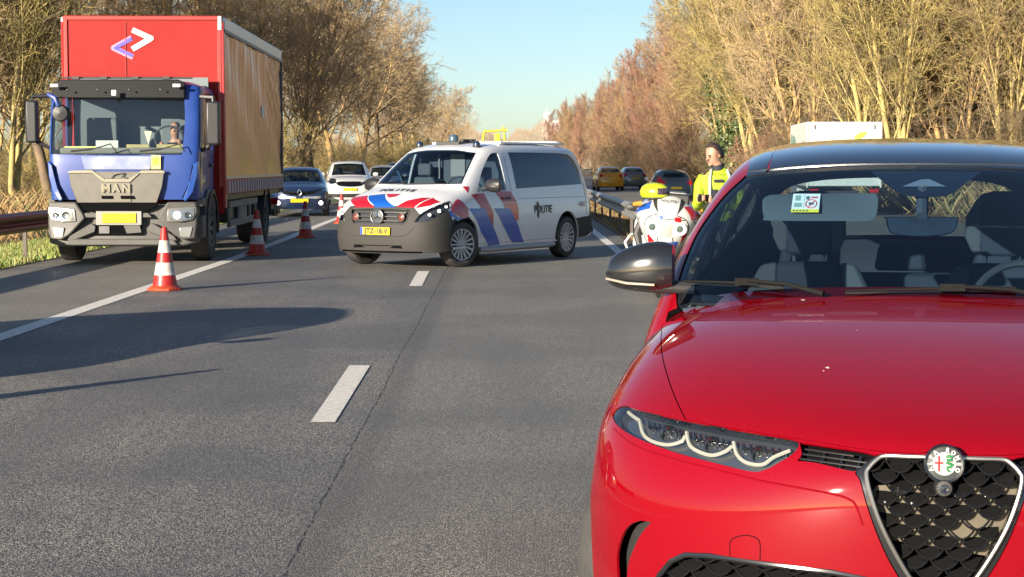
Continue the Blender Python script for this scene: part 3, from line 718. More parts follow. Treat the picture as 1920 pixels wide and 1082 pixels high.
# tow eye cover: fine engraved line
def tline(name, pxs, r, m, off=0., closed=False, n=5, mirror=False, surf=None, root=None, uvp=None):
    s = surf or TF; uv = uvp or s.px(pxs, root or T_ROOT); out = []
    for q in ([uv, mirv(uv)] if mirror else [uv]):
        b = MB(); pts = surf_tube(s, q, r, off)
        if closed: pts = pts + [pts[0], pts[1]]
        b.tube(pts, r, n); out.append(b.build(name, m, root or T_ROOT))
    return out
tline('tow_cover_seam', crv([(1369, 1046), (1369, 1018), (1378, 1008), (1400, 1004), (1418, 1009), (1425, 1020), (1425, 1050)], 4, False), .0014, M_DARK, .0)
tline('bumper_crease', crv([(1150, 803), (1190, 835), (1268, 862), (1340, 880), (1420, 900), (1500, 915), (1560, 926), (1592, 936), (1606, 950), (1618, 985)], 4, False), .0035, M_RED, -.0015, mirror=True)
# headlight unit: dark bowl, lamp bars, modules, clear cover
M_HLB = mat('lamp_bowl', (.30, .31, .31), .2, .9); M_DRL = mat('lamp_bar', (.30, .29, .235), .3, emit=(1, .95, .74), es=.10); M_CHM = mat('lamp_module', (.40, .41, .40), .25, 1.)
M_LENS = glass('lamp_cover', (.86, .88, .9))
drl = [crv([(1171, 766), (1181, 774), (1192, 781, 1), (1199, 809), (1217, 823), (1246, 829), (1271, 822), (1279, 811)], 5, False),
       crv([(1282, 803), (1287, 828), (1303, 841), (1330, 849), (1355, 841), (1368, 830)], 5, False),
       crv([(1371, 822), (1377, 847), (1395, 863), (1425, 867), (1447, 852), (1478, 838)], 5, False)]
for sg in (1, -1):
    f = (lambda q: q) if sg == 1 else mirv
    h = empty('headlight'); h.parent = T_ROOT
    TF.patch('lamp_bowl', offset_poly(f(hl), .02), M_HLB, h, off=-.032, res=RES)
    b = MB()
    L_ = [TF.ev([u], [v], True) for u, v in f(hl)]; vs = []; fs = []
    for P, N in L_: vs += [tuple(P[0] - N[0] * 0.002 * (1)), tuple(P[0] - (N[0] if not TF.flipn else -N[0]) * .052)]
    n = len(L_); fs = [(2 * i, 2 * ((i + 1) % n), 2 * ((i + 1) % n) + 1, 2 * i + 1) for i in range(n)]
    b.add(vs, fs); b.build('lamp_surround', M_BLK, h)
    for d in drl:
        q = f(tf(d)); tline('lamp_bar', None, .0050, M_DRL, -.016, uvp=q, n=6)[0].parent = h
    for x0, y0, x1, y1 in ((1206, 778, 1266, 792), (1294, 800, 1358, 814), (1386, 820, 1468, 832)):
        for k in range(7):
            t = k / 6; xa = x0 + (x1 - x0) * t; ya = y0 + (y1 - y0) * t
            q = f(tf([(xa, ya), (xa + 1, ya + 9), (xa + 1, ya + 17)])); tline('lamp_rib', None, .0022, M_CHM, -.024, uvp=q, n=5)[0].parent = h
    # reflector bowls behind each bar
    for c in [(1240, 800), (1325, 822), (1415, 842)]:
        u, v = f(tf([c]))[0]; P, N = TF.ev([u], [v], True); N = -N if TF.flipn else N; P = Vector(P[0]) - Vector(N[0]) * .036; d = Vector((0, -1, 0))
        mb = MB(); mb.lathe([(0, .012), (.012, .010), (.017, .0), (.018, -.008), (.024, .006), (.0255, .012)], 20, 'Y', tuple(P + Vector((0, -.006, 0)))); mb.build('projector', M_CHM, h)
    for c0, c1 in [((1204, 787), (1272, 797)), ((1292, 812), (1362, 822)), ((1384, 829), (1470, 838))]:
        q = f(tf([(c0[0] + (c1[0] - c0[0]) * t / 6, c0[1] + (c1[1] - c0[1]) * t / 6) for t in range(7)]))
        tline('bezel', None, .0035, M_CHRD, -.028, uvp=q, n=5)[0].parent = h
    TF.patch('lens', offset_poly(f(hl), -.01), M_LENS, h, off=-.003, res=RES)
# black slatted strip
for sg in (1, -1):
    f = (lambda q: q) if sg == 1 else mirv
    g = TF.patch('upper_grille', f(slt), M_DARK, T_ROOT, off=-.03, res=RES)
    for y0, x0, x1 in [(838, 1508, 1600), (848, 1500, 1632), (858, 1498, 1625), (868, 1520, 1606)]:
        q = f(tf([(x0 + (x1 - x0) * t / 5, y0 + (x0 + (x1 - x0) * t / 5 - 1500) * .14) for t in range(6)])); o_ = tline('slat', None, .0028, M_BLK, -.008, uvp=q, n=6)[0]; o_.parent = g
    for x in (1540, 1575, 1608):
        q = f(tf([(x + 4, 836 + (x - 1500) * .14), (x - 4, 866 + (x - 1500) * .14)])); tline('slat', None, .003, M_CHRD if x > 1570 else M_BLK, -.012, uvp=q, n=6)[0].parent = g
# shield: surround, bright frame, scale mesh, badge, camera
in_half = tf(crv([(1784, 858), (1740, 858), (1700, 857), (1660, 856), (1645, 862), (1630, 877), (1625, 890), (1632, 925), (1650, 978), (1678, 1035), (1712, 1090), (1750, 1130), (1803, 1170)], 4, False))
inn = sym(in_half)
TF.patch('shield_surround', offset_poly(sh, -.01), M_BLK, T_ROOT, holes=[inn], off=-.004, rim=.03, res=RES)
shd = empty('shield_grille'); shd.parent = T_ROOT
def closed_tube(uv, r, m, off, name, parent, n=8):
    b = MB(); p = surf_tube(TF, uv, r, off); b.tube(p + [p[0], p[1]], r, n, caps=False); return b.build(name, m, parent)
closed_tube(inn, .0055, mat('frame_satin', (.36, .35, .33), .38, .9), .003, 'shield_frame', shd)
TF.patch('grille_backing', inn, M_DARK, shd, off=-.075, res=RES)
TF.patch('radiator', TF.front([(-.16, .74), (.30, .76), (.26, .62), (.20, .55), (-.16, .60), (-.20, .68)], -3), mat('radiator_sand', (.11, .095, .068), .8, noise=(40, .6, (.08, .07, .05))), shd, off=-.040, res=RES)
P_in = np.array([tuple(TF.ev([u], [v])[0]) for u, v in inn]); poly_in = [(p[0], p[2]) for p in P_in]
M_SCALE = mat('grille_scale', (.018, .018, .019), .14, .5, coat=.4)
def fy(x, z):   # front surface depth at (x, z)
    h = TF.hit((x, -2, z), (0, 1, 0)); return TF.ev([h[0]], [h[1]])[0][1] if h else .1
def scales(xr, zr, w, hgt, poly, name, parent, m, off=.022, lip=.0028, skip=None):
    b = MB(); fc = MB(); row = 0; z = zr[1]
    while z > zr[0]:
        x = xr[0] + (w / 2 if row % 2 else 0)
        while x < xr[1]:
            pts = []
            for k in range(9):
                a = -1 + k / 4; px_ = x + a * w / 2; pz = z - hgt * (1 - abs(a) ** 2.2) + .004
                pts.append((px_, pz))
            ok = inpoly(np.array(pts), poly)
            if ok.sum() >= 5:
                P = [Vector((a, fy(a, c) + off - .012 * (1 - abs((a - x) / (w / 2)) ** 2), c)) for (a, c), k in zip(pts, ok) if k]
                if len(P) > 2: b.tube(P, lip, 5)
                c0 = Vector((x, fy(x, z) + off + .02, z + .006))   # scale blade tilted back to the row above
                vs = [c0 + Vector((-w * .30, 0, .0)), c0 + Vector((w * .30, 0, .0))]
                if inpoly(np.array([(c0.x, c0.z)]), poly)[0] and len(P) > 4 and (skip is None or not skip(x, z)):
                    o = [tuple(v) for v in vs] + [tuple(p + Vector((0, .001, 0))) for p in P[::-1][1:-1]]
                    fc.add(o, [tuple(range(len(o)))])
            x += w
        z -= hgt; row += 1
    b.build(name, m, parent); fc.build('scale_blades', m, parent)
scales((-.45, .45), (.40, .84), .070, .0255, poly_in, 'scale_mesh', shd, M_SCALE, skip=lambda x, z: .57 < z < .78 and -.15 < x < .30 and math.sin(round(x * 19) * 12.9 + round(z * 38) * 78.2) * 43758.5 % 1 > .90)
# badge: dark ring, silver ring, white face, red cross, green serpent, lettering
u0, v0 = tf([(1780, 873)])[0]; bc = Vector((0, fy(0, .797) - .014, .794))
bt = R(-10)
bd = empty('badge', tuple(bc)); bd.parent = T_ROOT; bd.rotation_euler = (R(-8), 0, 0); bd.scale = (.90, .90, .90)
b = MB(); b.lathe([(0, .0), (.052, .0), (.052, -.010), (.048, -.014), (.044, -.012)][1:], 40, 'Y'); b.build('badge_rim', M_CHRD, bd)
b = MB(); b.lathe([(.044, -.011), (.030, -.0125)], 40, 'Y'); b.build('badge_ring', mat('badge_silver', (.05, .055, .055), .3, .3), bd)
b = MB(); b.lathe([(.030, -.0126), (0, -.0126)], 36, 'Y'); b.build('badge_face', mat('badge_white', (.40, .39, .36), .25, coat=.6), bd)
b = MB(); b.lathe([(.0312, -.0128), (.0298, -.0128)], 36, 'Y'); b.build('badge_circle', M_CHR, bd)
b = MB(); b.box((-.0135, -.0135, 0), (.005, .001, .040)); b.box((-.0205, -.0135, .002), (.0085, .001, .0048)); b.box((-.0068, -.0135, .002), (.0084, .001, .0048)); b.build('badge_cross', mat('badge_red', (.38, .006, .01), .3), bd)
b = MB(); b.tube([(.004, -.0138, .018), (.012, -.0138, .021), (.021, -.0138, .017), (.019, -.0138, .010), (.008, -.0138, .010), (.006, -.0138, .003), (.014, -.0138, .001), (.022, -.0138, -.002), (.017, -.0138, -.008), (.007, -.0138, -.009), (.009, -.0138, -.017), (.016, -.0138, -.021)], [.003, .0042, .0042, .0042, .0042, .0042, .0042, .0042, .004, .0034, .003, .002], 6); b.build('badge_serpent', mat('badge_green', (.006, .15, .04), .3), bd)
M_LET = mat('badge_letter', (.42, .42, .40), .4); word = 'ALFA ROMEO'
for i, ch in enumerate(word):
    if ch == ' ': continue
    a = R(205 - 230 * (i / (len(word) - 1))); r_ = .037; rad = Vector((math.cos(a), 0, math.sin(a))); tg = Vector((math.sin(a), 0, -math.cos(a)))
    text('badge_lettering', ch, .0145, M_LET, bd, rad * r_ + Vector((0, -.0135, 0)), tg, rad, depth=.0006, bold=.0008)
cm = empty('front_camera', (0, fy(0, .735) - .002, .738)); cm.parent = T_ROOT
b = MB(); b.lathe([(.0, -.012), (.0, -.012), (.018, -.010), (.022, .0), (.022, .03)], 22, 'Y'); b.build('camera_housing', M_TRIM, cm)
b = MB(); b.lathe([(.010, -.014), (.008, -.016), (.0055, -.014)], 20, 'Y'); b.build('camera_ring', M_CHR, cm)
b = MB(); b.lathe([(.0055, -.0135), (.0, -.0145)], 14, 'Y'); b.build('camera_lens', M_BLK, cm)
# lower grille and air slot
P_lg = np.array([tuple(TF.ev([u], [v])[0]) for u, v in lg]); lo = empty('lower_grille'); lo.parent = T_ROOT
TF.patch('grille_backing', lg, M_DARK, lo, off=-.06, res=RES)
scales((-.8, .8), (P_lg[:, 2].min(), P_lg[:, 2].max()), .075, .026, [(p[0], p[2]) for p in P_lg], 'scale_mesh', lo, M_SCALE, off=.02)
closed_tube(lg, .008, M_BLK, -.002, 'grille_frame', lo)
for f in ((lambda q: q), mirv):
    a_ = TF.patch('air_slot', f(ac), M_TRIM, T_ROOT, off=-.03, res=RES)
# ---------------- cabin, doors, rear
_c = [
 [(0,1.06,.99),(.3,1.09,.99),(.55,1.17,.99),(.68,1.26,.99),(.77,1.36,.97),(.87,1.36,.88),(.918,1.34,.72),(.918,1.30,.5),(.88,1.28,.24)],
 [(0,1.20,1.088),(.3,1.22,1.088),(.54,1.29,1.087),(.71,1.37,1.082),(.825,1.43,1.055),(.885,1.48,.95),(.925,1.50,.72),(.918,1.50,.5),(.885,1.50,.24)],
 [(0,1.55,1.30),(.28,1.57,1.296),(.50,1.64,1.288),(.70,1.70,1.272),(.808,1.75,1.225),(.875,1.82,.97),(.925,1.86,.72),(.918,1.86,.5),(.885,1.86,.24)],
 [(0,1.93,1.495),(.25,1.95,1.491),(.45,2.00,1.48),(.62,2.06,1.463),(.72,2.10,1.40),(.86,2.2,.98),(.918,2.2,.72),(.918,2.2,.5),(.885,2.2,.24)],
 [(0,2.15,1.565),(.25,2.16,1.560),(.45,2.20,1.545),(.585,2.26,1.525),(.675,2.34,1.462),(.84,2.4,.99),(.918,2.4,.72),(.918,2.4,.5),(.885,2.4,.24)],
 [(0,2.6,1.605),(.25,2.6,1.600),(.45,2.62,1.585),(.575,2.65,1.56),(.67,2.7,1.49),(.84,2.7,1.0),(.918,2.7,.72),(.918,2.7,.5),(.885,2.7,.24)],
 [(0,3.1,1.612),(.25,3.1,1.607),(.45,3.1,1.592),(.56,3.1,1.567),(.645,3.1,1.50),(.84,3.1,1.02),(.918,3.1,.74),(.918,3.1,.5),(.885,3.1,.24)],
 [(0,3.6,1.59),(.25,3.6,1.585),(.44,3.6,1.57),(.55,3.6,1.545),(.63,3.58,1.48),(.83,3.55,1.04),(.918,3.5,.76),(.918,3.5,.5),(.885,3.5,.24)],
 [(0,4.02,1.52),(.24,4.02,1.515),(.43,4.0,1.50),(.53,3.97,1.475),(.60,3.9,1.41),(.80,3.9,1.06),(.912,3.85,.8),(.915,3.85,.55),(.88,3.85,.26)],
 [(0,4.36,1.16),(.24,4.36,1.158),(.43,4.34,1.15),(.56,4.30,1.14),(.66,4.22,1.12),(.80,4.12,1.04),(.90,4.1,.82),(.912,4.1,.55),(.87,4.1,.3)],
 [(0,4.5,1.0),(.24,4.5,1.0),(.43,4.49,.99),(.58,4.45,.98),(.70,4.38,.95),(.82,4.3,.88),(.895,4.2,.75),(.905,4.2,.55),(.87,4.2,.35)],
 [(0,4.53,.62),(.24,4.53,.62),(.43,4.52,.62),(.6,4.48,.62),(.74,4.42,.61),(.84,4.34,.6),(.89,4.26,.56),(.9,4.24,.48),(.87,4.24,.38)],
 [(0,4.46,.32),(.24,4.46,.32),(.43,4.45,.32),(.6,4.42,.32),(.73,4.38,.33),(.82,4.32,.34),(.87,4.27,.36),(.88,4.26,.37),(.86,4.26,.38)],
]
TC = Surf(_c, 8, 8).orient((0, 2.6, .8))
def tcp(pts): return TC.px(pts, T_ROOT)
ws_half = [(None, 0)] + tcp(crv([(1745, 309), (1680, 308), (1580, 310), (1490, 315), (1428, 321), (1398, 329, 1), (1354, 371), (1309, 433), (1284, 488), (1268, 538)], 4, False))
ws_half = [(ws_half[1][0], 0)] + ws_half[1:] + [(.72, ws_half[-1][1] * .98), (.72, 0)]
ws = sym(ws_half)
def arch(y, z, r, s, sx=1): return s.side([(y + r * math.cos(a), z + r * math.sin(a)) for a in np.linspace(0, 2 * math.pi, 30, endpoint=False)], sx)
rear_arch = [TC.side([(3.52 + .385 * math.cos(a), max(.36 + .385 * math.sin(a), .25)) for a in np.linspace(0, 2 * math.pi, 40, endpoint=False)], sx) for sx in (1, -1)]
# roof panel (black) and roof side strip
rf_half = [(None, 0)] + tcp(crv([(1760, 313), (1680, 312), (1580, 314), (1490, 319), (1441, 324, 1), (1449, 290), (1458, 276)], 4, False))
rf_half = [(rf_half[1][0], 0)] + rf_half[1:]
rf_v = rf_half[-1][1]; rf = sym(rf_half + [(5.5, rf_v), (7.0, rf_v), (7.9, rf_v * .96), (7.95, 0)])
sd = tcp(crv([(1441, 324.3), (1420, 327), (1399, 331, 1), (1408, 300), (1422, 284), (1434, 277)], 4, False)); sdv = sd[-1][1]
st_ = sd + [(5.5, sdv * 1.0), (7.8, sdv), (7.8, rf_v), (5.5, rf_v)] + [(u, v) for u, v in zip(np.linspace(4.6, sd[0][0] + .05, 5), [rf_v] * 5)]
wnd = []
for sx in (1, -1):
    wnd.append([TC.side(crv([(1.62, 1.03, 1), (2.35, 1.045), (2.62, 1.05, 1), (2.62, 1.42, 1), (2.3, 1.385), (2.0, 1.27)], 4), sx), TC.side(crv([(2.70, 1.055, 1), (3.2, 1.07), (3.55, 1.09, 1), (3.55, 1.42, 1), (3.1, 1.44), (2.70, 1.425, 1)], 4), sx), TC.side(crv([(3.62, 1.10, 1), (3.85, 1.14), (3.95, 1.25), (3.85, 1.36), (3.62, 1.41, 1)], 4), sx)])
rw = TC.front(crv([(-.55, 1.19), (0, 1.17), (.55, 1.19), (.5, 1.42), (0, 1.47), (-.5, 1.42)], 5), 8, -1)
full_c = [(.72, -3.9), (.72, 3.9), (.25, 4.25), (.25, TC.V), (TC.U, TC.V), (TC.U, -TC.V), (.25, -TC.V), (.25, -4.25)]
# hide the front end of this shell under the hood: start it at the windscreen foot
allw = [w for s_ in wnd for w in s_ if len(w) > 2]
TC.patch('body_shell', full_c, M_RED, T_ROOT, holes=[[(.5, p[1]) if p[0] <= .73 else p for p in ws], rf, st_, mirv(st_), rw] + rear_arch + allw, rim=.02, res=(.2, .16), rimmat=M_DARK)
M_ROOF = mat('roof_black', (.010, .014, .022), .10, 0, coat=1., coat_rough=.02)
TC.patch('roof', offset_poly(rf, -.006), M_ROOF, T_ROOT, rim=.015, res=(.2, .16), off=.001)
for f in ((lambda q: q), mirv): TC.patch('roof_strip', offset_poly(f(st_), -.006), M_ROOF, T_ROOT, rim=.015, res=(.2, .16), off=.001)
glz = TC.patch('windscreen', ws, M_WIND, T_ROOT, off=-.004, res=(.2, .16))
tline('screen_trim', crv([(1402, 321), (1440, 319), (1490, 314), (1580, 309), (1680, 307.5), (1760, 307.5), (1860, 308), (1960, 312), (2060, 320)], 4, False), .0028, M_CHR, .002, surf=TC)
# black frit band round the screen and sensor patch behind glass
ws_in = offset_poly(ws, -.10); TC.patch('screen_frit', ws, M_BLK, T_ROOT, holes=[ws_in], off=-.009, res=(.1, .16))
def cpatch(name, pxs, m, off, parent=T_ROOT): return TC.patch(name, tcp(pxs), m, parent, off=off, res=(.1, .12))
sp_ = cpatch('sensor_shroud', crv([(1632, 314, 1), (1845, 314, 1), (1815, 335), (1788, 356), (1762, 363), (1712, 363), (1682, 354), (1652, 332)], 4), M_BLK, -.012)
b = cpatch('sensor_wedge', [(1692, 345), (1726, 332), (1742, 331), (1774, 345)], mat('sensor_grey', (.16, .19, .23), .3), -.0095)
M_SWND = glass('side_glass', (.45, .52, .58))
for s_ in wnd:
    for w in s_:
        if len(w) > 2: TC.patch('side_window', w, M_SWND, T_ROOT, off=-.006, res=(.3, .2))
TC.patch('rear_window', rw, glass('rear_glass', (.55, .62, .62)), T_ROOT, off=-.004, res=(.3, .2))
b = MB(); b.box((0, 2.8, .3), (1.5, 3.0, .06)); b.build('floor_pan', M_DARK, T_ROOT)
TC.patch('inner_lining', full_c, mat('headliner', (.05, .06, .075), .9), T_ROOT, holes=[[(.5, p[1] * 1.0) if p[0] <= .73 else p for p in ws], rw] + rear_arch + allw, off=-.03, res=(.3, .25))
# pillars inside
# cowl
b = MB(); cps = [Vector((x, 1.235 + .30 * abs(x / .72) ** 2.4 - .01, 1.082 - .01 * abs(x))) for x in np.linspace(-.72, .72, 21)]
vs = []; fs = []
for p in cps: vs += [(p.x, p.y - .17, p.z - .015), (p.x, p.y + .03, p.z + .004)]
for i in range(20): fs.append((2 * i, 2 * i + 2, 2 * i + 3, 2 * i + 1))
b.add(vs, fs); b.build('cowl', M_TRIM, T_ROOT)
# wipers
M_WIP = mat('wiper_black', (.012, .012, .012), .8, spec=.05)
def wiper(pa, pb, pc, tip2):
    w = empty('wiper'); w.parent = T_ROOT
    A, B, C_, D = [Vector(surf_tube(TC, tcp([p]), 0, .010)[0]) for p in (pa, pb, pc, tip2)]
    b = MB(); b.tube([A, (A + B) / 2 + Vector((0, -.002, .002)), B], [.003, .0045, .004], 7); b.build('blade', M_WIP, w)
    b = MB(); b.tube([A + Vector((0, .004, -.008)), B + Vector((0, .004, -.008))], .003, 4); b.build('rubber', M_TRIM, w)
    b = MB(); b.tube([C_ + Vector((0, -.012, .008)), C_.lerp(D, .5) + Vector((0, -.012, .012)), D + Vector((0, -.03, -.004))], [.005, .006, .009], 7); b.box(tuple(C_ + Vector((0, -.006, .004))), (.075, .018, .022)); b.build('arm', M_WIP, w)
wiper((1283, 531), (1470, 540), (1402, 535), (1545, 552)); wiper((1585, 550), (1905, 545), (1785, 546), (1990, 562))
# side mirrors
def side_mirror(sx):
    m_ = empty('side_mirror', (sx * .775, 1.46, 1.11)); m_.parent = T_ROOT
    # housing: rounded shell, narrowing to the outside
    prof = []; vs = []; fs = []; nx, na = 12, 18
    for i in range(nx + 1):
        t = i / nx; x = .005 + .225 * t; k = math.sqrt(max(0, 1 - ((t - .25) / .75) ** 2)) if t > .25 else .82 + .18 * math.sin(t / .25 * math.pi / 2)
        hz, hy = (.094) * k ** .8 + .0005, .066 * k ** .7 + .0005
        for j in range(na):
            a = 2 * math.pi * j / na; cy, cz = math.cos(a), math.sin(a)
            vs.append((sx * x, hy * np.sign(cy) * abs(cy) ** .8 + .01 + .02 * t, hz * np.sign(cz) * abs(cz) ** .8 * (1 if cz > 0 else .72) + .055 - .02 * t))
    for i in range(nx):
        for j in range(na): fs.append((i * na + j, i * na + (j + 1) % na, (i + 1) * na + (j + 1) % na, (i + 1) * na + j))
    fs.append(tuple(range(na)))
    b = MB(); b.add(vs, fs); b.build('mirror_cap', M_BLK, m_, angle=50)
    b = MB(); b.tube([(sx * -.06, .02, -.008), (sx * .05, .0, .0), (sx * .12, -.004, .008), (sx * .215, .01, .020)], [.020, .024, .026, .014], 10); b.build('mirror_foot', M_TRIM, m_)
    b = MB(); b.tube([(sx * .06, -.052, .006), (sx * .15, -.046, .010), (sx * .222, -.01, .022)], .0045, 6); b.build('indicator', mat('amber_dark', (.40, .36, .30), .2, .5), m_)
side_mirror(-1); side_mirror(1)
# wheels
def wheel(parent, x, y, z, r, w, sx, spokes=10, rim_r=.72, steer=0, rm=None, star=False, name='wheel'):
    h = empty(name, (x, y, z), 0); h.parent = parent; h.rotation_euler = (0, 0, steer)
    b = MB(); hw = w / 2
    b.lathe([(r * rim_r, -hw * .8), (r * .82, -hw), (r * .95, -hw * .92), (r * .99, -hw * .75), (r, 0), (r * .99, hw * .75), (r * .95, hw * .92), (r * .82, hw), (r * rim_r, hw * .8)], 36, 'X'); b.build('tyre', M_TYRE, h)
    b = MB(); rr = r * rim_r
    b.lathe([(rr, -hw * .82), (rr * .97, -hw * .6), (rr * .93, hw * .5 * 0), (rr * .93, hw * .1), (rr * .97, hw * .6 * (1)), (rr, hw * .86), (rr * .95, hw * .80)], 32, 'X')
    s_ = sx
    b.lathe([(rr * .93, s_ * hw * .15), (0, s_ * hw * .1)], 24, 'X')
    nb = len(b.v); 
    o = b.build('rim', mat('rim_dark', (.05, .05, .052), .4, .5), h)
    b = MB()
    b.lathe([(rr * .97, s_ * hw * .72), (rr * .93, s_ * hw * .86), (rr * 1.0, s_ * hw * .9), (rr * 1.01, s_ * hw * .8)], 32, 'X')
    b.lathe([(rr * .24, s_ * hw * .35), (rr * .22, s_ * hw * .62), (rr * .12, s_ * hw * .7), (0, s_ * hw * .7)], 18, 'X')
    for i in range(spokes):
        a = 2 * math.pi * i / spokes; ca, sa = math.cos(a), math.sin(a); tw = math.pi * rr / spokes * .42
        def P(rad, t, xx): return (s_ * xx, rad * ca - t * sa, rad * sa + t * ca)
        vs = [P(rr * .18, -tw * .55, hw * .62), P(rr * .18, tw * .55, hw * .62), P(rr * .95, tw, hw * .8), P(rr * .95, -tw, hw * .8),
              P(rr * .18, -tw * .55, hw * .40), P(rr * .18, tw * .55, hw * .40), P(rr * .95, tw, hw * .55), P(rr * .95, -tw, hw * .55)]
        b.add(vs, [(0, 1, 2, 3), (0, 3, 7, 4), (1, 5, 6, 2), (4, 7, 6, 5)])
    b.build('spokes', rm or M_RIM, h); return h
for sx in (-1, 1):
    wheel(T_ROOT, sx * .80, .88, .345, .345, .235, sx, 10, steer=R(-9)); wheel(T_ROOT, sx * .80, 3.52, .345, .345, .235, sx, 10)
# cabin
M_SEATL = mat('seat_light', (.05, .056, .06), .85, bump=(200, .3)); M_SEATD = mat('seat_dark', (.012, .018, .028), .8); M_DASH = mat('dash', (.035, .042, .055), .75)
def seat(x, y):
    s_ = empty('seat', (x, y, 0)); s_.parent = T_ROOT
    b = MB(); b.use(M_SEATL)
    for sx in (-1, 1): b.prism([(sx * .13, .60), (sx * .245, .62), (sx * .255, .98), (sx * .19, 1.12), (sx * .12, 1.135)], -.02, .10)
    b.use(M_SEATD); b.prism([(-.14, .58), (.14, .58), (.125, 1.135), (-.125, 1.135)], -.028, .11); b.xf(Matrix.Rotation(R(-14), 4, 'X') @ Matrix.Translation((0, 0, 0)))
    b.v = [(v[0], v[1] + .10, v[2] + .02) for v in b.v]; b.build('backrest', None, s_, bevel=.02)
    b = MB(); b.use(M_SEATL)
    for sx in (-1, 1): b.prism([(sx * .08, 1.16), (sx * .115, 1.16), (sx * .142, 1.22), (sx * .14, 1.30), (sx * .10, 1.37), (sx * .075, 1.38)], .36, .44)
    b.use(M_SEATD); b.prism([(-.085, 1.15), (.085, 1.15), (.09, 1.385), (.04, 1.40), (-.04, 1.40), (-.09, 1.385)], .35, .45); b.build('headrest', None, s_, bevel=.015)
    b = MB(); b.use(M_SEATD); b.box((0, -.12, .50), (.50, .50, .16)); b.build('cushion', None, s_, bevel=.03)
    b = MB(); b.tube([(-.06, .40, 1.16), (-.06, .38, 1.08)], .007, 6); b.tube([(.06, .40, 1.16), (.06, .38, 1.08)], .007, 6); b.build('headrest_posts', M_CHRD, s_)
seat(-.37, 2.42); seat(.37, 2.42)
rs_ = empty('rear_bench', (0, 3.25, 0)); rs_.parent = T_ROOT
b = MB(); b.prism([(-.64, .5), (.64, .5), (.60, 1.05), (-.60, 1.05)], 0, .14); b.build('backrest', M_SEATD, rs_, bevel=.03)
for x in (-.4, 0, .4): b = MB(); b.prism([(x - .11, 1.06), (x + .11, 1.06), (x + .09, 1.17), (x - .09, 1.17)], .02, .12); b.build('headrest', M_SEATD, rs_, bevel=.02)
b = MB(); b.prism([(1.30, .95), (1.30, 1.055), (1.45, 1.075), (1.75, 1.045), (1.80, .98), (1.76, .7), (1.6, .6)], -.70, .70, 'X'); b.build('dashboard', M_DASH, T_ROOT, bevel=.02)
stw = empty('steering_wheel', (.37, 1.93, 1.0)); stw.parent = T_ROOT; stw.rotation_euler = (R(68), 0, 0)
b = MB(); n = 32; b.tube([(.18 * math.cos(2 * math.pi * i / n), .18 * math.sin(2 * math.pi * i / n), 0) for i in range(n + 2)], .014, 8, caps=False); b.build('wheel_ring', mat('wheel_leather', (.03, .033, .036), .4), stw)
b = MB(); b.lathe([(0, .02), (.05, .015), (.06, -.01)], 16); b.box((.11, 0, 0), (.12, .03, .015)); b.box((-.11, 0, 0), (.12, .03, .015)); b.box((0, -.1, 0), (.03, .12, .015)); b.build('wheel_hub', M_DASH, stw)
# passenger side sun visor with its warning sticker, seen through the screen
def cpt(px_, py_, off): return Vector(surf_tube(TC, tcp([(px_, py_)]), 0, off)[0])
vis = empty('sun_visor'); vis.parent = T_ROOT
q = [cpt(*p, -.045) for p in crv([(1424, 356), (1434, 346), (1460, 343), (1560, 341), (1640, 340, 1), (1645, 350), (1643, 378), (1632, 390), (1600, 392), (1440, 392), (1427, 386)], 3)]
b = MB(); n = len(q); b.add([tuple(p) for p in q] + [tuple(p + Vector((0, .02, .0))) for p in q], [tuple(range(n)), tuple(range(n, 2 * n))[::-1]] + [(i, (i + 1) % n, n + (i + 1) % n, n + i) for i in range(n)])
b.build('visor_panel', mat('visor_grey', (.085, .10, .105), .9), vis)
A, B, C_, D = cpt(1479, 380, -.038), cpt(1532, 380, -.038), cpt(1536, 345, -.038), cpt(1484, 345, -.038)
def onq(s_, t): return (A.lerp(B, s_)).lerp(D.lerp(C_, s_), t)
def quadm(name, s0, s1, t0, t1, m, off, parent):
    b = MB(); P = [onq(s0, t0), onq(s1, t0), onq(s1, t1), onq(s0, t1)]; b.add([tuple(p + Vector((0, -off, off * .3))) for p in P], [(0, 1, 2, 3)]); return b.build(name, m, parent, normals=False)
stk = quadm('warning_sticker', 0, 1, 0, 1, mat('sticker_white', (.78, .80, .74), .6), .001, vis)
quadm('sticker_band', 0, 1, 0, .17, mat('sticker_yellow', (.85, .72, .05), .6), .002, stk)
M_INK = mat('sticker_ink', (.10, .12, .13), .7); M_INKG = mat('sticker_green', (.25, .38, .30), .7); M_INKR = mat('sticker_red', (.55, .05, .06), .6)
quadm('sticker_glyph', .10, .30, .62, .90, M_INKG, .002, stk); quadm('sticker_glyph', .08, .36, .28, .50, M_INKG, .002, stk); quadm('sticker_glyph', .50, .62, .68, .86, M_INK, .002, stk); quadm('sticker_glyph', .68, .92, .76, .84, M_INKR, .002, stk)
quadm('sticker_line', .425, .44, .22, .92, M_INKG, .002, stk)
for a0 in (.06, .18, .30, .42, .54): quadm('sticker_letter', a0, a0 + .07, .05, .12, M_INK, .003, stk)
ring = [onq(.70 + .20 * math.cos(a), .46 + .22 * math.sin(a)) + Vector((0, -.003, 0)) for a in np.linspace(0, 2 * math.pi, 22)]
b = MB(); b.tube(ring, .0022, 4); b.tube([ring[3], ring[14]], .002, 4); b.build('sticker_ring', M_INKR, stk); quadm('sticker_glyph', .61, .79, .40, .54, M_INK, .002, stk)
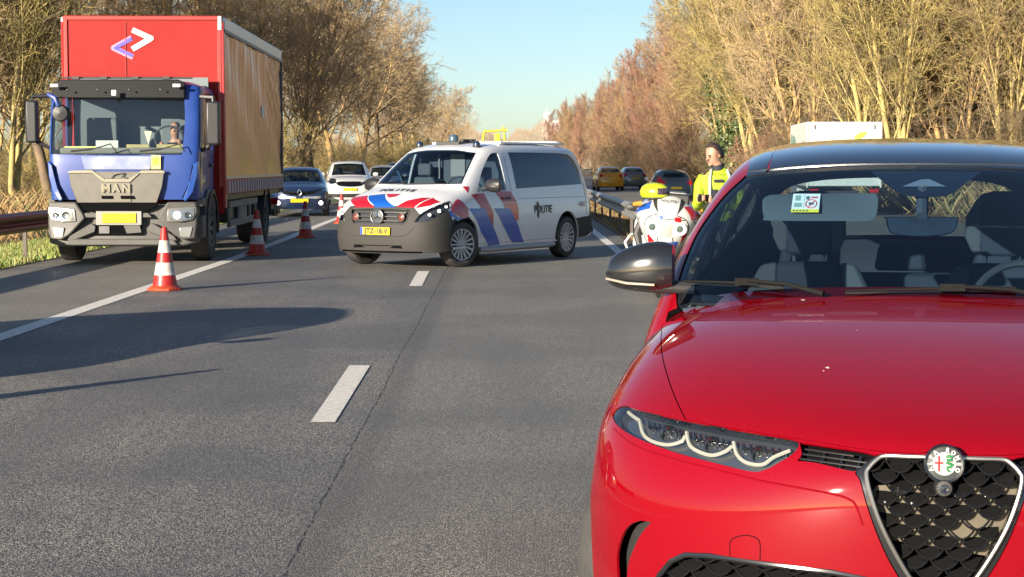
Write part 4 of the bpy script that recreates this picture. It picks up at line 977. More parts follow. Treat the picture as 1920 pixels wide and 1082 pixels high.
# rear view mirror
b = MB(); q = [cpt(*p, -.07) for p in crv([(1662, 376), (1668, 373), (1790, 373), (1798, 376), (1796, 392), (1780, 403), (1735, 408), (1690, 405), (1668, 398)], 3)]; n = len(q)
rvm = empty('inner_mirror'); rvm.parent = T_ROOT
b.add([tuple(p) for p in q] + [tuple(p + Vector((0, .03, 0))) for p in q], [tuple(range(n)), tuple(range(n, 2 * n))[::-1]] + [(i, (i + 1) % n, n + (i + 1) % n, n + i) for i in range(n)]); b.build('mirror_body', mat('mirror_dark', (.03, .04, .055), .35), rvm)
b = MB(); b.tube(q + [q[0]], .0025, 5); b.build('mirror_edge', M_CHRD, rvm)
b = MB(); b.tube([cpt(1730, 345, -.02), cpt(1730, 376, -.06)], .02, 8); b.build('mirror_stem', M_DASH, rvm)
# lamps and plate at the back
for sx in (-1, 1):
    TC.patch('tail_light', TC.front(crv([(sx * .35, .99), (sx * .80, .99), (sx * .84, .90), (sx * .62, .90), (sx * .35, .93)], 3), 8, -1), mat('tail_red', (.35, .01, .01), .15), T_ROOT, off=.006, res=(.2, .2))

# stone chips and a dropping on the bonnet
for (cx, cy), r_ in (((1551, 690), .009), ((1544, 696), .004), ((1607, 620), .003), ((1505, 563), .012)):
    u, v = tf([(cx, cy)])[0]; q = [(u + r_ * 2.2 * (1 + .5 * math.sin(3 * a)) * math.cos(a) * .9, v + r_ * 3.2 * (1 + .4 * math.sin(2 * a + 1)) * math.sin(a)) for a in np.linspace(0, 2 * math.pi, 14, endpoint=False)]
    TF.patch('bonnet_mark', q, mat('chip_pale', (.70, .62, .55), .7), T_ROOT, off=.0012, res=(.02, .02))
# ================================================================ POLICE VAN
V_ROOT = empty('police_van', (0, 0, 0), R(-30), 'white police van with red and blue diagonal stripes parked across the lanes', 'van')
_hd = Vector((math.sin(R(30)), math.cos(R(30)), 0)); _lt = Vector((math.cos(R(30)), -math.sin(R(30)), 0))
V_ROOT.location = Vector((-.73, 25.95, 0)) - _hd * .90 - _lt * .92
_v = [
 [(0,.03,.22),(.30,.04,.22),(.58,.08,.22),(.78,.18,.23),(.90,.34,.24),(.945,.50,.26),(.95,.56,.27),(.95,.60,.27),(.94,.62,.26)],
 [(0,-.01,.40),(.30,.0,.40),(.58,.04,.40),(.80,.13,.41),(.915,.30,.42),(.955,.50,.42),(.96,.58,.40),(.96,.66,.36),(.94,.72,.28)],
 [(0,.00,.60),(.30,.01,.60),(.58,.05,.60),(.79,.13,.61),(.905,.30,.62),(.955,.52,.62),(.962,.70,.56),(.96,.85,.44),(.94,.9,.28)],
 [(0,.05,.80),(.30,.06,.80),(.56,.09,.80),(.75,.17,.81),(.88,.33,.83),(.945,.56,.80),(.962,.85,.66),(.96,1.05,.48),(.94,1.1,.28)],
 [(0,.10,.93),(.30,.11,.93),(.55,.14,.93),(.73,.23,.93),(.865,.42,.94),(.94,.66,.90),(.962,.98,.72),(.96,1.2,.5),(.94,1.25,.28)],
 [(0,.17,.99),(.30,.18,.99),(.54,.21,.985),(.72,.31,.98),(.855,.52,.98),(.935,.76,.93),(.962,1.1,.74),(.96,1.35,.5),(.94,1.4,.28)],
 [(0,.45,1.075),(.30,.46,1.07),(.54,.50,1.062),(.72,.60,1.045),(.86,.75,1.02),(.935,.96,.95),(.962,1.25,.76),(.96,1.5,.5),(.94,1.55,.28)],
 [(0,.76,1.135),(.30,.78,1.13),(.54,.84,1.12),(.72,.93,1.10),(.87,1.03,1.06),(.935,1.18,.97),(.962,1.4,.78),(.96,1.65,.5),(.94,1.7,.28)],
 [(0,.92,1.20),(.30,.94,1.20),(.54,.99,1.195),(.72,1.07,1.18),(.86,1.18,1.12),(.935,1.35,1.0),(.962,1.55,.8),(.96,1.75,.5),(.94,1.8,.28)],
 [(0,1.28,1.48),(.29,1.30,1.478),(.52,1.35,1.47),(.69,1.43,1.455),(.80,1.53,1.41),(.93,1.62,1.04),(.962,1.75,.82),(.962,1.9,.5),(.945,1.95,.28)],
 [(0,1.63,1.745),(.28,1.65,1.742),(.50,1.70,1.735),(.66,1.78,1.71),(.765,1.86,1.64),(.928,1.92,1.06),(.962,2.0,.82),(.962,2.1,.5),(.945,2.1,.28)],
 [(0,1.86,1.855),(.28,1.87,1.85),(.50,1.90,1.84),(.66,1.97,1.805),(.775,2.05,1.71),(.93,2.1,1.08),(.962,2.15,.82),(.962,2.2,.5),(.945,2.2,.28)],
 [(0,2.3,1.915),(.30,2.3,1.91),(.52,2.32,1.895),(.68,2.35,1.86),(.79,2.4,1.745),(.93,2.4,1.10),(.962,2.4,.82),(.962,2.4,.5),(.945,2.4,.28)],
 [(0,3.1,1.93),(.30,3.1,1.925),(.53,3.1,1.91),(.69,3.1,1.87),(.795,3.1,1.75),(.93,3.1,1.10),(.965,3.1,.82),(.965,3.1,.5),(.945,3.1,.28)],
 [(0,4.1,1.92),(.30,4.1,1.915),(.53,4.1,1.90),(.69,4.1,1.86),(.79,4.1,1.74),(.925,4.1,1.10),(.965,4.1,.82),(.965,4.1,.5),(.945,4.1,.28)],
 [(0,4.75,1.88),(.30,4.75,1.875),(.53,4.74,1.86),(.68,4.72,1.82),(.775,4.68,1.70),(.91,4.7,1.12),(.955,4.72,.82),(.96,4.72,.5),(.94,4.72,.30)],
 [(0,4.93,1.80),(.30,4.93,1.795),(.52,4.91,1.785),(.66,4.88,1.75),(.755,4.83,1.65),(.89,4.9,1.12),(.935,4.92,.82),(.945,4.93,.5),(.93,4.93,.33)],
 [(0,5.02,1.55),(.30,5.02,1.55),(.52,5.01,1.545),(.67,4.98,1.53),(.76,4.93,1.48),(.86,5.0,1.10),(.90,5.02,.82),(.92,5.04,.5),(.91,5.04,.35)],
 [(0,5.10,1.10),(.30,5.10,1.10),(.52,5.09,1.10),(.68,5.07,1.09),(.77,5.05,1.07),(.83,5.06,1.0),(.87,5.08,.8),(.885,5.10,.5),(.88,5.10,.38)],
 [(0,5.14,.62),(.30,5.14,.62),(.52,5.14,.62),(.68,5.13,.61),(.77,5.12,.60),(.82,5.12,.58),(.86,5.12,.54),(.875,5.12,.48),(.87,5.12,.42)],
 [(0,5.06,.34),(.30,5.06,.34),(.52,5.06,.34),(.68,5.06,.34),(.77,5.06,.35),(.82,5.06,.36),(.85,5.06,.37),(.865,5.06,.38),(.86,5.06,.38)],
]
def _wz(x, y, z):
    if z > 1.55: z -= (z - 1.55) * .16
    if .4 < y < 2.2 and 1.0 < z < 1.6 and x < .9: z += .05 * (1 - abs(z - 1.2) / .4) if abs(z - 1.2) < .4 else 0
    return (x, y, z)
_v = [[_wz(*q) for q in row] for row in _v]
VS = Surf(_v, 6, 6).orient((0, 2.6, .9))
def vp(pts): return VS.px(pts, V_ROOT)
M_VW = mat('van_white', (.60, .61, .62), .32, .0, coat=.6); M_VB = mat('van_bumper', (.042, .041, .038), .6, spec=.18, bump=(150, .2))
M_VR = mat('stripe_red', (.36, .006, .015), .35, coat=.4); M_VU = mat('stripe_blue', (.006, .07, .36), .35, coat=.4); M_VO = mat('stripe_orange', (.55, .08, .03), .35, coat=.4)
RV = (.34, .22)
def circ(y, z, r, sx, n=40, fl=None): return VS.side([(y + r * math.cos(a), max(z + r * math.sin(a), fl or -9)) for a in np.linspace(0, 2 * math.pi, n, endpoint=False)], sx)
arches = []
for sx in (1, -1):
    arches.append(circ(.90, .36, .405, sx, fl=.30)); arches.append(circ(4.10, .36, .40, sx, fl=.30))
# bumper band lower front (grey plastic), up to the bonnet line
bp_half = [(0, 0)]
bp_line = tf_ = None
line_px = [(740, 389), (715, 388), (668, 388)]
bl_half_pts = [(0, .915), (.3, .913), (.50, .905), (.56, .90), (.60, .86), (.66, .80), (.74, .80), (.86, .84)]
bl = VS.front([(x, z) for x, z in bl_half_pts], -3)
bl += VS.side([(.42, .875), (.50, .86), (.56, .78), (.58, .70)], 1)
end = VS.side([(.56, .60), (.50, .45), (.50, .30)], 1)
top_half = [(bl[0][0], 0)] + bl[1:] + end[:0]
ah = circ(.90, .36, .405, 1, fl=.30)
bump_poly_half = [(0, 0)] + [(bl[0][0], 0)] + bl[1:]
bump = [(0.02, -v) for u, v in [bl[-1]]] if False else None
def symp(h): return h + [(u, -v) for u, v in h[::-1] if abs(v) > 1e-6]
arch_front = VS.side([(.90 - .405 * math.cos(a), .36 + .405 * math.sin(a)) for a in np.linspace(1.2, -.1, 8)], 1)
bumper = symp([(bl[0][0], 0)] + bl[1:] + arch_front + [(0, 7.4), (0, 4), (0, 0.0)])
bumper = [(bl[0][0], 0)] + bl[1:] + arch_front + [(0, 7.4), (0, 4), (0, 0), (0, -4), (0, -7.4)] + mirv(arch_front)[::-1] + mirv(bl[1:])[::-1]
# headlights
vh_px = crv([(776, 417, 1), (785, 405), (800, 394), (830, 381), (843, 377, 1), (846, 384), (842, 392), (822, 405), (800, 415)], 4)
vh = vp(vh_px)
# grille outline
gr = VS.front([(-.47, .86), (.47, .86), (.52, .845), (.485, .70), (.43, .645), (-.43, .645), (-.485, .70), (-.52, .845)], -3)
# windscreen
wsv = VS.front(crv([(-.76, 1.225, 1), (-.4, 1.215), (0, 1.21), (.4, 1.215), (.76, 1.225, 1), (.70, 1.45), (.62, 1.70, 1), (.3, 1.745), (0, 1.75), (-.3, 1.745), (-.62, 1.70, 1), (-.70, 1.45)], 4), -3)
fw = {}; rwn = {}
for sx in (1, -1):
    fw[sx] = VS.side(crv([(1.36, 1.10, 1), (2.20, 1.12, 1), (2.20, 1.69, 1), (2.04, 1.68), (1.85, 1.57), (1.6, 1.36)], 4), sx)
    rwn[sx] = VS.side(crv([(2.50, 1.14, 1), (3.6, 1.165), (4.74, 1.19, 1), (4.72, 1.45), (4.58, 1.63), (4.35, 1.69), (3.6, 1.70), (2.50, 1.70, 1)], 4), sx)
rearw = VS.front(crv([(-.60, 1.15), (.60, 1.15), (.56, 1.62), (-.56, 1.62)], 4), 9, -1)
fullv = [(0, -VS.V), (0, VS.V), (VS.U, VS.V), (VS.U, -VS.V)]
rb = {}
for sx in (1, -1):
    rb[sx] = None
upper_holes = arches + [[(-.01, p[1]) if p[0] <= .01 else p for p in bumper], vh, mirv(vh), wsv, fw[1], fw[-1], rwn[1], rwn[-1], rearw]
VS.patch('body', fullv, M_VW, V_ROOT, holes=upper_holes, rim=.03, res=RV)
VS.patch('inner_shell', fullv, mat('van_lining', (.03, .035, .045), .9), V_ROOT, holes=arches + [offset_poly(wsv, .05), offset_poly(fw[1], .05), offset_poly(fw[-1], .05)], off=-.05, res=(.6, .5))
VS.patch('front_bumper', bumper, M_VB, V_ROOT, holes=[arches[0], arches[2], gr, vh, mirv(vh)], rim=.02, off=.002, res=RV)
for sx in (1, -1):
    ra = VS.side([(4.10 + .40 * math.cos(a), .36 + .40 * math.sin(a)) for a in np.linspace(.75, -.15, 7)], sx)
    q = ra + VS.side([(4.55, .31), (4.75, .32)], sx) + [(19.9, sx * 7.2), (18.8, sx * 5.0), (18.9, sx * 4.2)] + VS.side([(4.9, .66), (4.7, .655)], sx)
    VS.patch('rear_bumper_corner', q, M_VB, V_ROOT, off=.005, res=RV)
VS.patch('windscreen', wsv, glass('van_screen', (.62, .72, .78)), V_ROOT, off=-.008, res=(.4, .3))
VS.patch('screen_seal', wsv, M_BLK, V_ROOT, holes=[offset_poly(wsv, -.13)], off=-.012, res=(.2, .3))
M_VG = mat('van_glass', (.010, .020, .038), .05, 0, spec=.45, coat=.0)
for sx in (1, -1):
    VS.patch('front_side_window', fw[sx], glass('van_side', (.42, .52, .60)), V_ROOT, off=-.008, res=(.5, .4))
    VS.patch('rear_side_window', rwn[sx], M_VG, V_ROOT, off=-.004, res=(.5, .4))
VS.patch('rear_window', rearw, M_VG, V_ROOT, off=-.004, res=(.5, .4))
def vdec(name, uv, m, off=.004, res=(.3, .3), parent=V_ROOT): return VS.patch(name, uv, m, parent, off=off, res=res)
def vline(name, uv, r, m, off=0): return tline(name, None, r, m, off, surf=VS, root=V_ROOT, uvp=uv, n=4)[0]
# shut lines
for sx in (1, -1):
    for yy, z0, z1 in ((2.33, .36, 1.80), (4.80, .7, 1.2)):
        vline('door_gap', VS.side([(yy, z) for z in np.linspace(z0, z1, 14)], sx), .006, M_DARK, -.003)
    vline('door_gap', VS.side([(1.37, z) for z in np.linspace(.42, 1.02, 8)], sx), .005, M_DARK, -.003)
    vline('door_gap', VS.side([(y, .33) for y in np.linspace(1.4, 3.6, 12)], sx), .004, M_DARK, -.002)
    vline('slide_rail', VS.side([(y, .985) for y in np.linspace(2.5, 4.78, 12)], sx), .008, mat('rail_grey', (.35, .36, .38), .5), -.004)
    h = VS.side([(2.27, 1.00)], sx)[0]; P = Vector(VS.ev([h[0]], [h[1]])[0])
    b = MB(); b.box(tuple(P + Vector((sx * .018, -.12, 0))), (.03, .22, .035)); b.build('door_handle', M_TRIM, V_ROOT, bevel=.008)
for z_ in (.985, ): vline('bonnet_gap', [(u, v * 1.0) for u, v in VS.side([(.46, .93)], 1)][:0] + [(bl[0][0] + .12, v) for v in np.linspace(-3, 3, 20)], .005, M_DARK, -.003)
# sill pipe
for sx in (1, -1):
    b = MB(); b.tube([(sx * .93, 1.36, .24), (sx * .955, 1.5, .235), (sx * .955, 3.5, .235), (sx * .93, 3.66, .24)], .045, 10); b.build('side_step', mat('step_grey', (.30, .31, .33), .4, .4), V_ROOT)
# grille
gv = empty('grille'); gv.parent = V_ROOT
VS.patch('grille_backing', gr, M_DARK, gv, off=-.06, res=RV)
def vf(x, z): h = VS.hit((x, -3, z), (0, 1, 0)); return VS.ev([h[0]], [h[1]])[0][1]
M_GRL = mat('grille_grey', (.07, .069, .065), .35, .3)
for z in (.695, .755, .815):
    b = MB(); xs = np.linspace(-.46 + (.82 - z) * .25, .46 - (.82 - z) * .25, 15); b.tube([(x, vf(x, z) + .012, z) for x in xs], .014, 6); b.build('slat', M_GRL, gv)
b = MB(); p_ = surf_tube(VS, gr, 0, .0); b.tube(p_ + [p_[0]], .013, 6); b.build('grille_frame', M_GRL, gv)
b = MB(); y0 = vf(0, .76) - .03
n = 30; b.tube([(.105 * math.cos(2 * math.pi * i / n), y0, .757 + .105 * math.sin(2 * math.pi * i / n)) for i in range(n + 1)], .012, 8, caps=False)
for a in (90, 210, 330): b.tube([(0, y0, .757), (.1 * math.cos(R(a)), y0, .757 + .1 * math.sin(R(a)))], [.016, .004], 5)
b.build('star_emblem', M_CHR, gv); b = MB(); b.lathe([(.10, .01), (0, .0)], 24, 'Y', (0, y0 + .004, .757)); b.build('emblem_disc', mat('emblem_dark', (.10, .11, .12), .3, .5), gv)
for x in (-.40, .40):
    y_ = vf(x, .745) - .012; b = MB(); b.lathe([(.062, .03), (.062, -.01), (.052, -.014), (.048, 0)], 22, 'Y', (x, y_, .745)); b.build('lamp_ring', M_GRL, gv)
    b = MB(); b.lathe([(.05, 0), (.03, -.004), (.0, -.012)], 18, 'Y', (x, y_, .745)); b.build('flash_lamp', mat('flash_red', (.14, .035, .025), .12, coat=1.), gv)
# number plate
def plate(parent, loc, txt, ex=(1, 0, 0), ez=(0, 0, 1), w=.52, h=.11, eu=True, size=.106):
    p = empty('number_plate', loc); p.parent = parent; ex = Vector(ex); ez = Vector(ez)
    b = MB(); b.box((0, 0, 0), (w, .012, h)); b.build('plate', mat('plate_yellow', (.50, .34, .004), .4), p, bevel=.003)
    if eu: b = MB(); b.box((-w / 2 + .022, -.0075, 0), (.042, .003, h - .006)); b.build('blue_band', mat('plate_blue', (.02, .06, .45), .4), p)
    if txt: text('plate_lettering', txt, size, mat('plate_ink', (.02, .02, .02), .5), p, (.02, -.0075, -.003), ex, ez, depth=.001, bold=.004)
    return p
plate(V_ROOT, (-.01, vf(0, .53) - .018, .545), 'JTZ-18-V')
b = MB(); b.prism([(-.40, .33), (.40, .33), (.43, .30), (-.43, .30)], 0, .02); b.v = [(x, vf(0, .34) - .002 + y + abs(x) * .03, z) for x, y, z in b.v]; b.build('bumper_slot', M_DARK, V_ROOT)
vline('bumper_underside', VS.front([(x, .245) for x in np.linspace(-.70, .70, 20)], -3), .022, M_DARK, -.006)
vline('bumper_groove', VS.front([(x, .335) for x in np.linspace(-.42, .42, 14)], -3), .012, M_DARK, -.004)
vline('bumper_edge', VS.front(crv([(-.62, .62), (-.50, .50), (-.36, .47), (0, .465), (.36, .47), (.50, .50), (.62, .62)], 3, False), -3), .010, M_TRIM, -.004)
# headlamps
for sg in (1, -1):
    f = (lambda q: q) if sg == 1 else mirv
    h = empty('headlight'); h.parent = V_ROOT
    VS.patch('lamp_bowl', f(vh), M_HLB, h, off=-.055, res=(.2, .2)); VS.patch('lens', f(vh), M_LENS, h, off=.002, res=(.2, .2))
    vline('lamp_rim', f(vh), .007, M_BLK, -.005).parent = h
    for k, (cx, cy, r_) in enumerate([(804, 403, .030), (822, 396, .034), (835, 388, .026)]):
        u, v = f(vp([(cx, cy)]))[0]; P = VS.ev([u], [v])[0]; b = MB(); b.lathe([(.0, .022), (r_ * .7, .012), (r_, -.012), (r_ * .92, -.012)], 18, 'Y', (P[0], P[1] + .03, P[2])); b.build('reflector', M_CHM, h)
        b = MB(); b.lathe([(0, 0), (r_ * .55, .003)], 12, 'Y', (P[0], P[1] + .026, P[2])); b.build('lit_lamp', mat('lit_lamp', (1, 1, .95), .3, emit=(1, .96, .85), es=3.), h)
# bonnet and side livery, outlines followed on the body
def live(name, pxs, m, k=1, off=.004, part='stripe'): return vdec(name, vp(crv(pxs, k) if k > 1 else pxs), m, off)
live('bonnet_stripe', [(662, 371), (690, 367), (702, 389), (668, 389), (659, 380)], M_VR)
live('bonnet_stripe', [(692, 367), (722, 364), (741, 389), (705, 389)], M_VU)
live('bonnet_stripe', [(724, 364), (752, 364), (742, 369), (729, 371)], M_VR)
live('bonnet_stripe', [(743, 388), (765, 376), (790, 371), (808, 371), (776, 390)], M_VR)
live('bonnet_stripe', [(812, 371), (826, 379), (806, 386), (779, 391)], M_VR)
for i_, ch in enumerate('POLITIE'):
    x_ = -.27 + i_ * .09; h_ = VS.hit((x_, .56, 4), (0, 0, -1)); P_, N_2 = VS.ev([h_[0]], [h_[1]], True); P_ = Vector(P_[0]); n_ = Vector(N_2[0]) * (-1 if VS.flipn else 1); ez_ = (Vector((0, 1, 0)) - n_ * n_.y).normalized(); ex_ = ez_.cross(n_)
    text('bonnet_lettering', ch, .15, mat('police_black', (.02, .02, .03), .4), V_ROOT, P_ + n_ * .008, ex_, ez_, depth=.002, bold=.004)
def sid(pts, k=1, sx=1): return VS.side(pts, sx)
for sx in (1, -1):
    if sx > 0: continue
    # front wing patch, two diagonal bands: red above, blue below
    vdec('side_stripe', sid([(.60, .93), (.72, .96), (1.02, .80), (1.10, .705), (.94, .775), (.78, .775), (.56, .80)], sx=sx), M_VR)
    vdec('side_stripe', sid([(.50, .80), (.55, .78), (.78, .765), (.93, .765), (.86, .765), (.62, .745)], sx=sx), M_VU)
    vdec('side_stripe', sid([(1.00, 1.09), (1.16, 1.10), (1.18, .97)], sx=sx), M_VR)
    vdec('side_stripe', sid([(1.22, 1.00), (1.50, 1.02), (1.68, .88), (1.74, .70), (1.76, .52), (1.55, .72), (1.42, .86)], sx=sx), M_VR)
    vdec('side_stripe', sid([(1.14, .80), (1.44, .80), (1.53, .71), (1.77, .50), (2.00, .30), (1.62, .27), (1.42, .52)], sx=sx), M_VU, .005)
    vdec('side_stripe', sid([(1.98, 1.03), (2.31, 1.03), (2.31, .89), (2.14, .89)], sx=sx), M_VR)
    vdec('side_stripe', sid([(2.10, .88), (2.42, .885), (2.60, .76), (2.62, .57), (2.50, .62), (2.36, .72), (2.28, .78)], sx=sx), M_VO if sx > 0 else M_VR)
    vdec('side_stripe', sid([(1.84, .80), (2.24, .80), (2.38, .70), (2.62, .50), (2.86, .30), (2.44, .27), (2.16, .50)], sx=sx), M_VU, .005)
live('side_stripe', [(858, 373), (868, 380), (878, 391), (879, 408), (866, 410), (853, 402), (845, 396), (850, 382)], M_VR)
live('side_stripe', [(842, 392), (850, 401), (860, 408), (877, 410), (858, 415), (843, 403)], M_VU)
live('side_stripe', [(867, 350), (879, 350), (877, 362)], M_VR)
live('side_stripe', [(883, 365), (907, 363), (914, 376), (921, 390), (909, 391), (903, 391), (893, 377)], M_VR)
live('side_stripe', [(909, 391), (921, 390), (925, 400), (925, 424), (917, 410)], M_VR)
live('side_stripe', [(879, 391), (903, 391), (909, 391), (917, 410), (925, 427), (937, 458), (915, 461), (901, 434)], M_VU, off=.005)
live('side_stripe', [(927, 359), (957, 359), (965, 372), (969, 378), (943, 380)], M_VR)
live('side_stripe', [(943, 381), (969, 379), (972, 391), (972, 414), (968, 413), (956, 391), (948, 391)], M_VO)
live('side_stripe', [(926, 391), (956, 391), (968, 414), (972, 424), (982, 454), (961, 455), (943, 423)], M_VU, off=.005)
hx = VS.hit((3, 3.15, .80), (-1, 0, 0)); Px = VS.ev([hx[0]], [hx[1]])[0][0]
ink = mat('police_black')
text('side_lettering', 'POLITIE', .17, ink, V_ROOT, (Px + .006, 3.28, .80), (0, 1, 0), (0.06, 0, 1), depth=.002, bold=.003)
b = MB(); b.prism([(3.085, .70), (3.13, .66), (3.15, .74), (3.13, .90), (3.09, .94), (3.07, .84)], Px + .004, Px + .009, 'X'); b.build('flame_emblem', ink, V_ROOT)
text('unit_number', '4-02', .12, mat('number_grey', (.35, .2, .22), .5), V_ROOT, (Px + .002, 4.62, .86), (0, 1, 0), (0.06, 0, 1), depth=.002)
# wheels: grey plastic trims
for sx in (1, -1):
    wheel(V_ROOT, sx * .845, .90, .335, .335, .215, sx, 16, rim_r=.70, steer=R(-16), rm=mat('hubcap', (.40, .41, .43), .45, .3)); wheel(V_ROOT, sx * .86, 4.10, .335, .335, .215, sx, 16, rim_r=.70, rm=mat('hubcap'))
# mirrors
for sx in (1, -1):
    m_ = empty('side_mirror', (sx * .93, 1.50, 1.17)); m_.parent = V_ROOT
    b = MB(); b.lathe([(.0, -.14), (.07, -.12), (.10, -.05), (.105, .03), (.09, .11), (.0, .14)], 16, 'X', (sx * .17, 0, .03)); b.v = [(x, y * .55, z) for x, y, z in b.v]; b.build('mirror_cap', mat('mirror_black', (.02, .02, .022), .3, coat=.4), m_)
    b = MB(); b.tube([(-sx * .02, .0, -.02), (sx * .14, 0, .0)], [.035, .03], 8); b.build('mirror_arm', M_TRIM, m_)
# wipers, roof gear
for x in (-.35, .30):
    b = MB(); P = [Vector((x_, 0, 1.205 + .0 * abs(x_))) for x_ in (x - .28, x, x + .28)]; P = [Vector((p.x, vf(p.x, p.z + .02) - .02, p.z + .02)) for p in P]; b.tube(P, .009, 5); b.build('wiper', M_TRIM, V_ROOT)
M_LBL = mat('lamp_blue', (.008, .025, .06), .25)
def dome(x, y, s_=1.):
    z = VS.ev(*[[q] for q in VS.hit((x, y, 4), (0, 0, -1))])[0][2]; h = empty('blue_light', (x, y, z)); h.parent = V_ROOT
    b = MB(); b.lathe([(.075 * s_, -.01), (.075 * s_, .02), (0, .02)], 16); b.build('lamp_base', M_TRIM, h)
    b = MB(); b.lathe([(.062 * s_, .02), (.062 * s_, .06), (.045 * s_, .095 * s_), (0, .105 * s_)], 16); b.build('lamp_dome', M_LBL, h)
dome(-.52, 1.97, .85); dome(.52, 1.97, .85)
h = empty('roof_camera', (-.05, 2.15, 1.83)); h.parent = V_ROOT
b = MB(); b.box((0, 0, .015), (.42, .22, .05)); b.build('camera_base', M_TRIM, h, bevel=.01)
b = MB(); b.lathe([(.0, .05), (.075, .04), (.08, .09), (.06, .14), (0, .155)], 18, 'Z', (.04, 0, 0)); b.build('camera_head', mat('camera_blue', (.07, .12, .16), .2, .3), h)
b = MB(); b.box((0, 2.55, 1.88), (.22, .16, .06)); b.build('roof_box', M_TRIM, V_ROOT, bevel=.01)
h = empty('roof_rack', (0, 0, 0)); h.parent = V_ROOT
for sx in (-1, 1):
    b = MB(); b.box((sx * .60, 3.55, 1.85), (.06, 2.1, .035)); b.build('rack_rail', M_VW, h, bevel=.008)
for k in range(9): b = MB(); b.box((0, 2.62 + k * .235, 1.86), (1.18, .05, .03)); b.build('rack_bar', M_VW, h, bevel=.006)
b = MB(); b.box((0, 4.60, 1.865), (1.0, .16, .07)); b.build('rear_light_bar', mat('bar_white', (.75, .75, .74), .3), h, bevel=.02)
# cabin
M_VS = mat('van_seat', (.06, .075, .085), .8)
for x in (-.45, .45):
    s_ = empty('seat', (x, 1.95, 0)); s_.parent = V_ROOT
    b = MB(); b.prism([(-.24, .6), (.24, .6), (.25, 1.15), (.17, 1.32), (-.17, 1.32), (-.25, 1.15)], 0, .14); b.build('backrest', M_VS, s_, bevel=.03)
    b = MB(); b.prism([(-.12, 1.34), (.12, 1.34), (.12, 1.53), (-.12, 1.53)], .02, .12); b.build('headrest', M_VS, s_, bevel=.03)
b = MB(); b.box((0, 2.30, 1.1), (1.45, .04, 1.05)); b.build('partition', mat('van_partition', (.05, .065, .085), .8), V_ROOT)
b = MB(); b.box((.0, 2.27, 1.5), (.26, .03, .35)); b.box((-.30, 2.2, 1.42), (.025, .03, .5)); b.build('partition_frame', mat('part_grey', (.16, .17, .17), .6), V_ROOT)
b = MB(); b.prism([(.98, 1.0), (1.0, 1.14), (1.35, 1.17), (1.5, 1.10), (1.5, .7), (1.2, .6)], -.8, .8, 'X'); b.build('dashboard', M_DASH, V_ROOT, bevel=.02)
sw = empty('steering_wheel', (.42, 1.55, 1.16)); sw.parent = V_ROOT; sw.rotation_euler = (R(62), 0, 0); b = MB(); n = 24; b.tube([(.19 * math.cos(2 * math.pi * i / n), .19 * math.sin(2 * math.pi * i / n), 0) for i in range(n + 2)], .014, 6, caps=False); b.box((0, 0, 0), (.36, .05, .02)); b.build('wheel_ring', M_DASH, sw)
b = MB(); b.box((-.42, 1.25, 1.21), (.26, .2, .02)); b.build('paper', mat('paper_white', (.5, .54, .48), .7), V_ROOT)
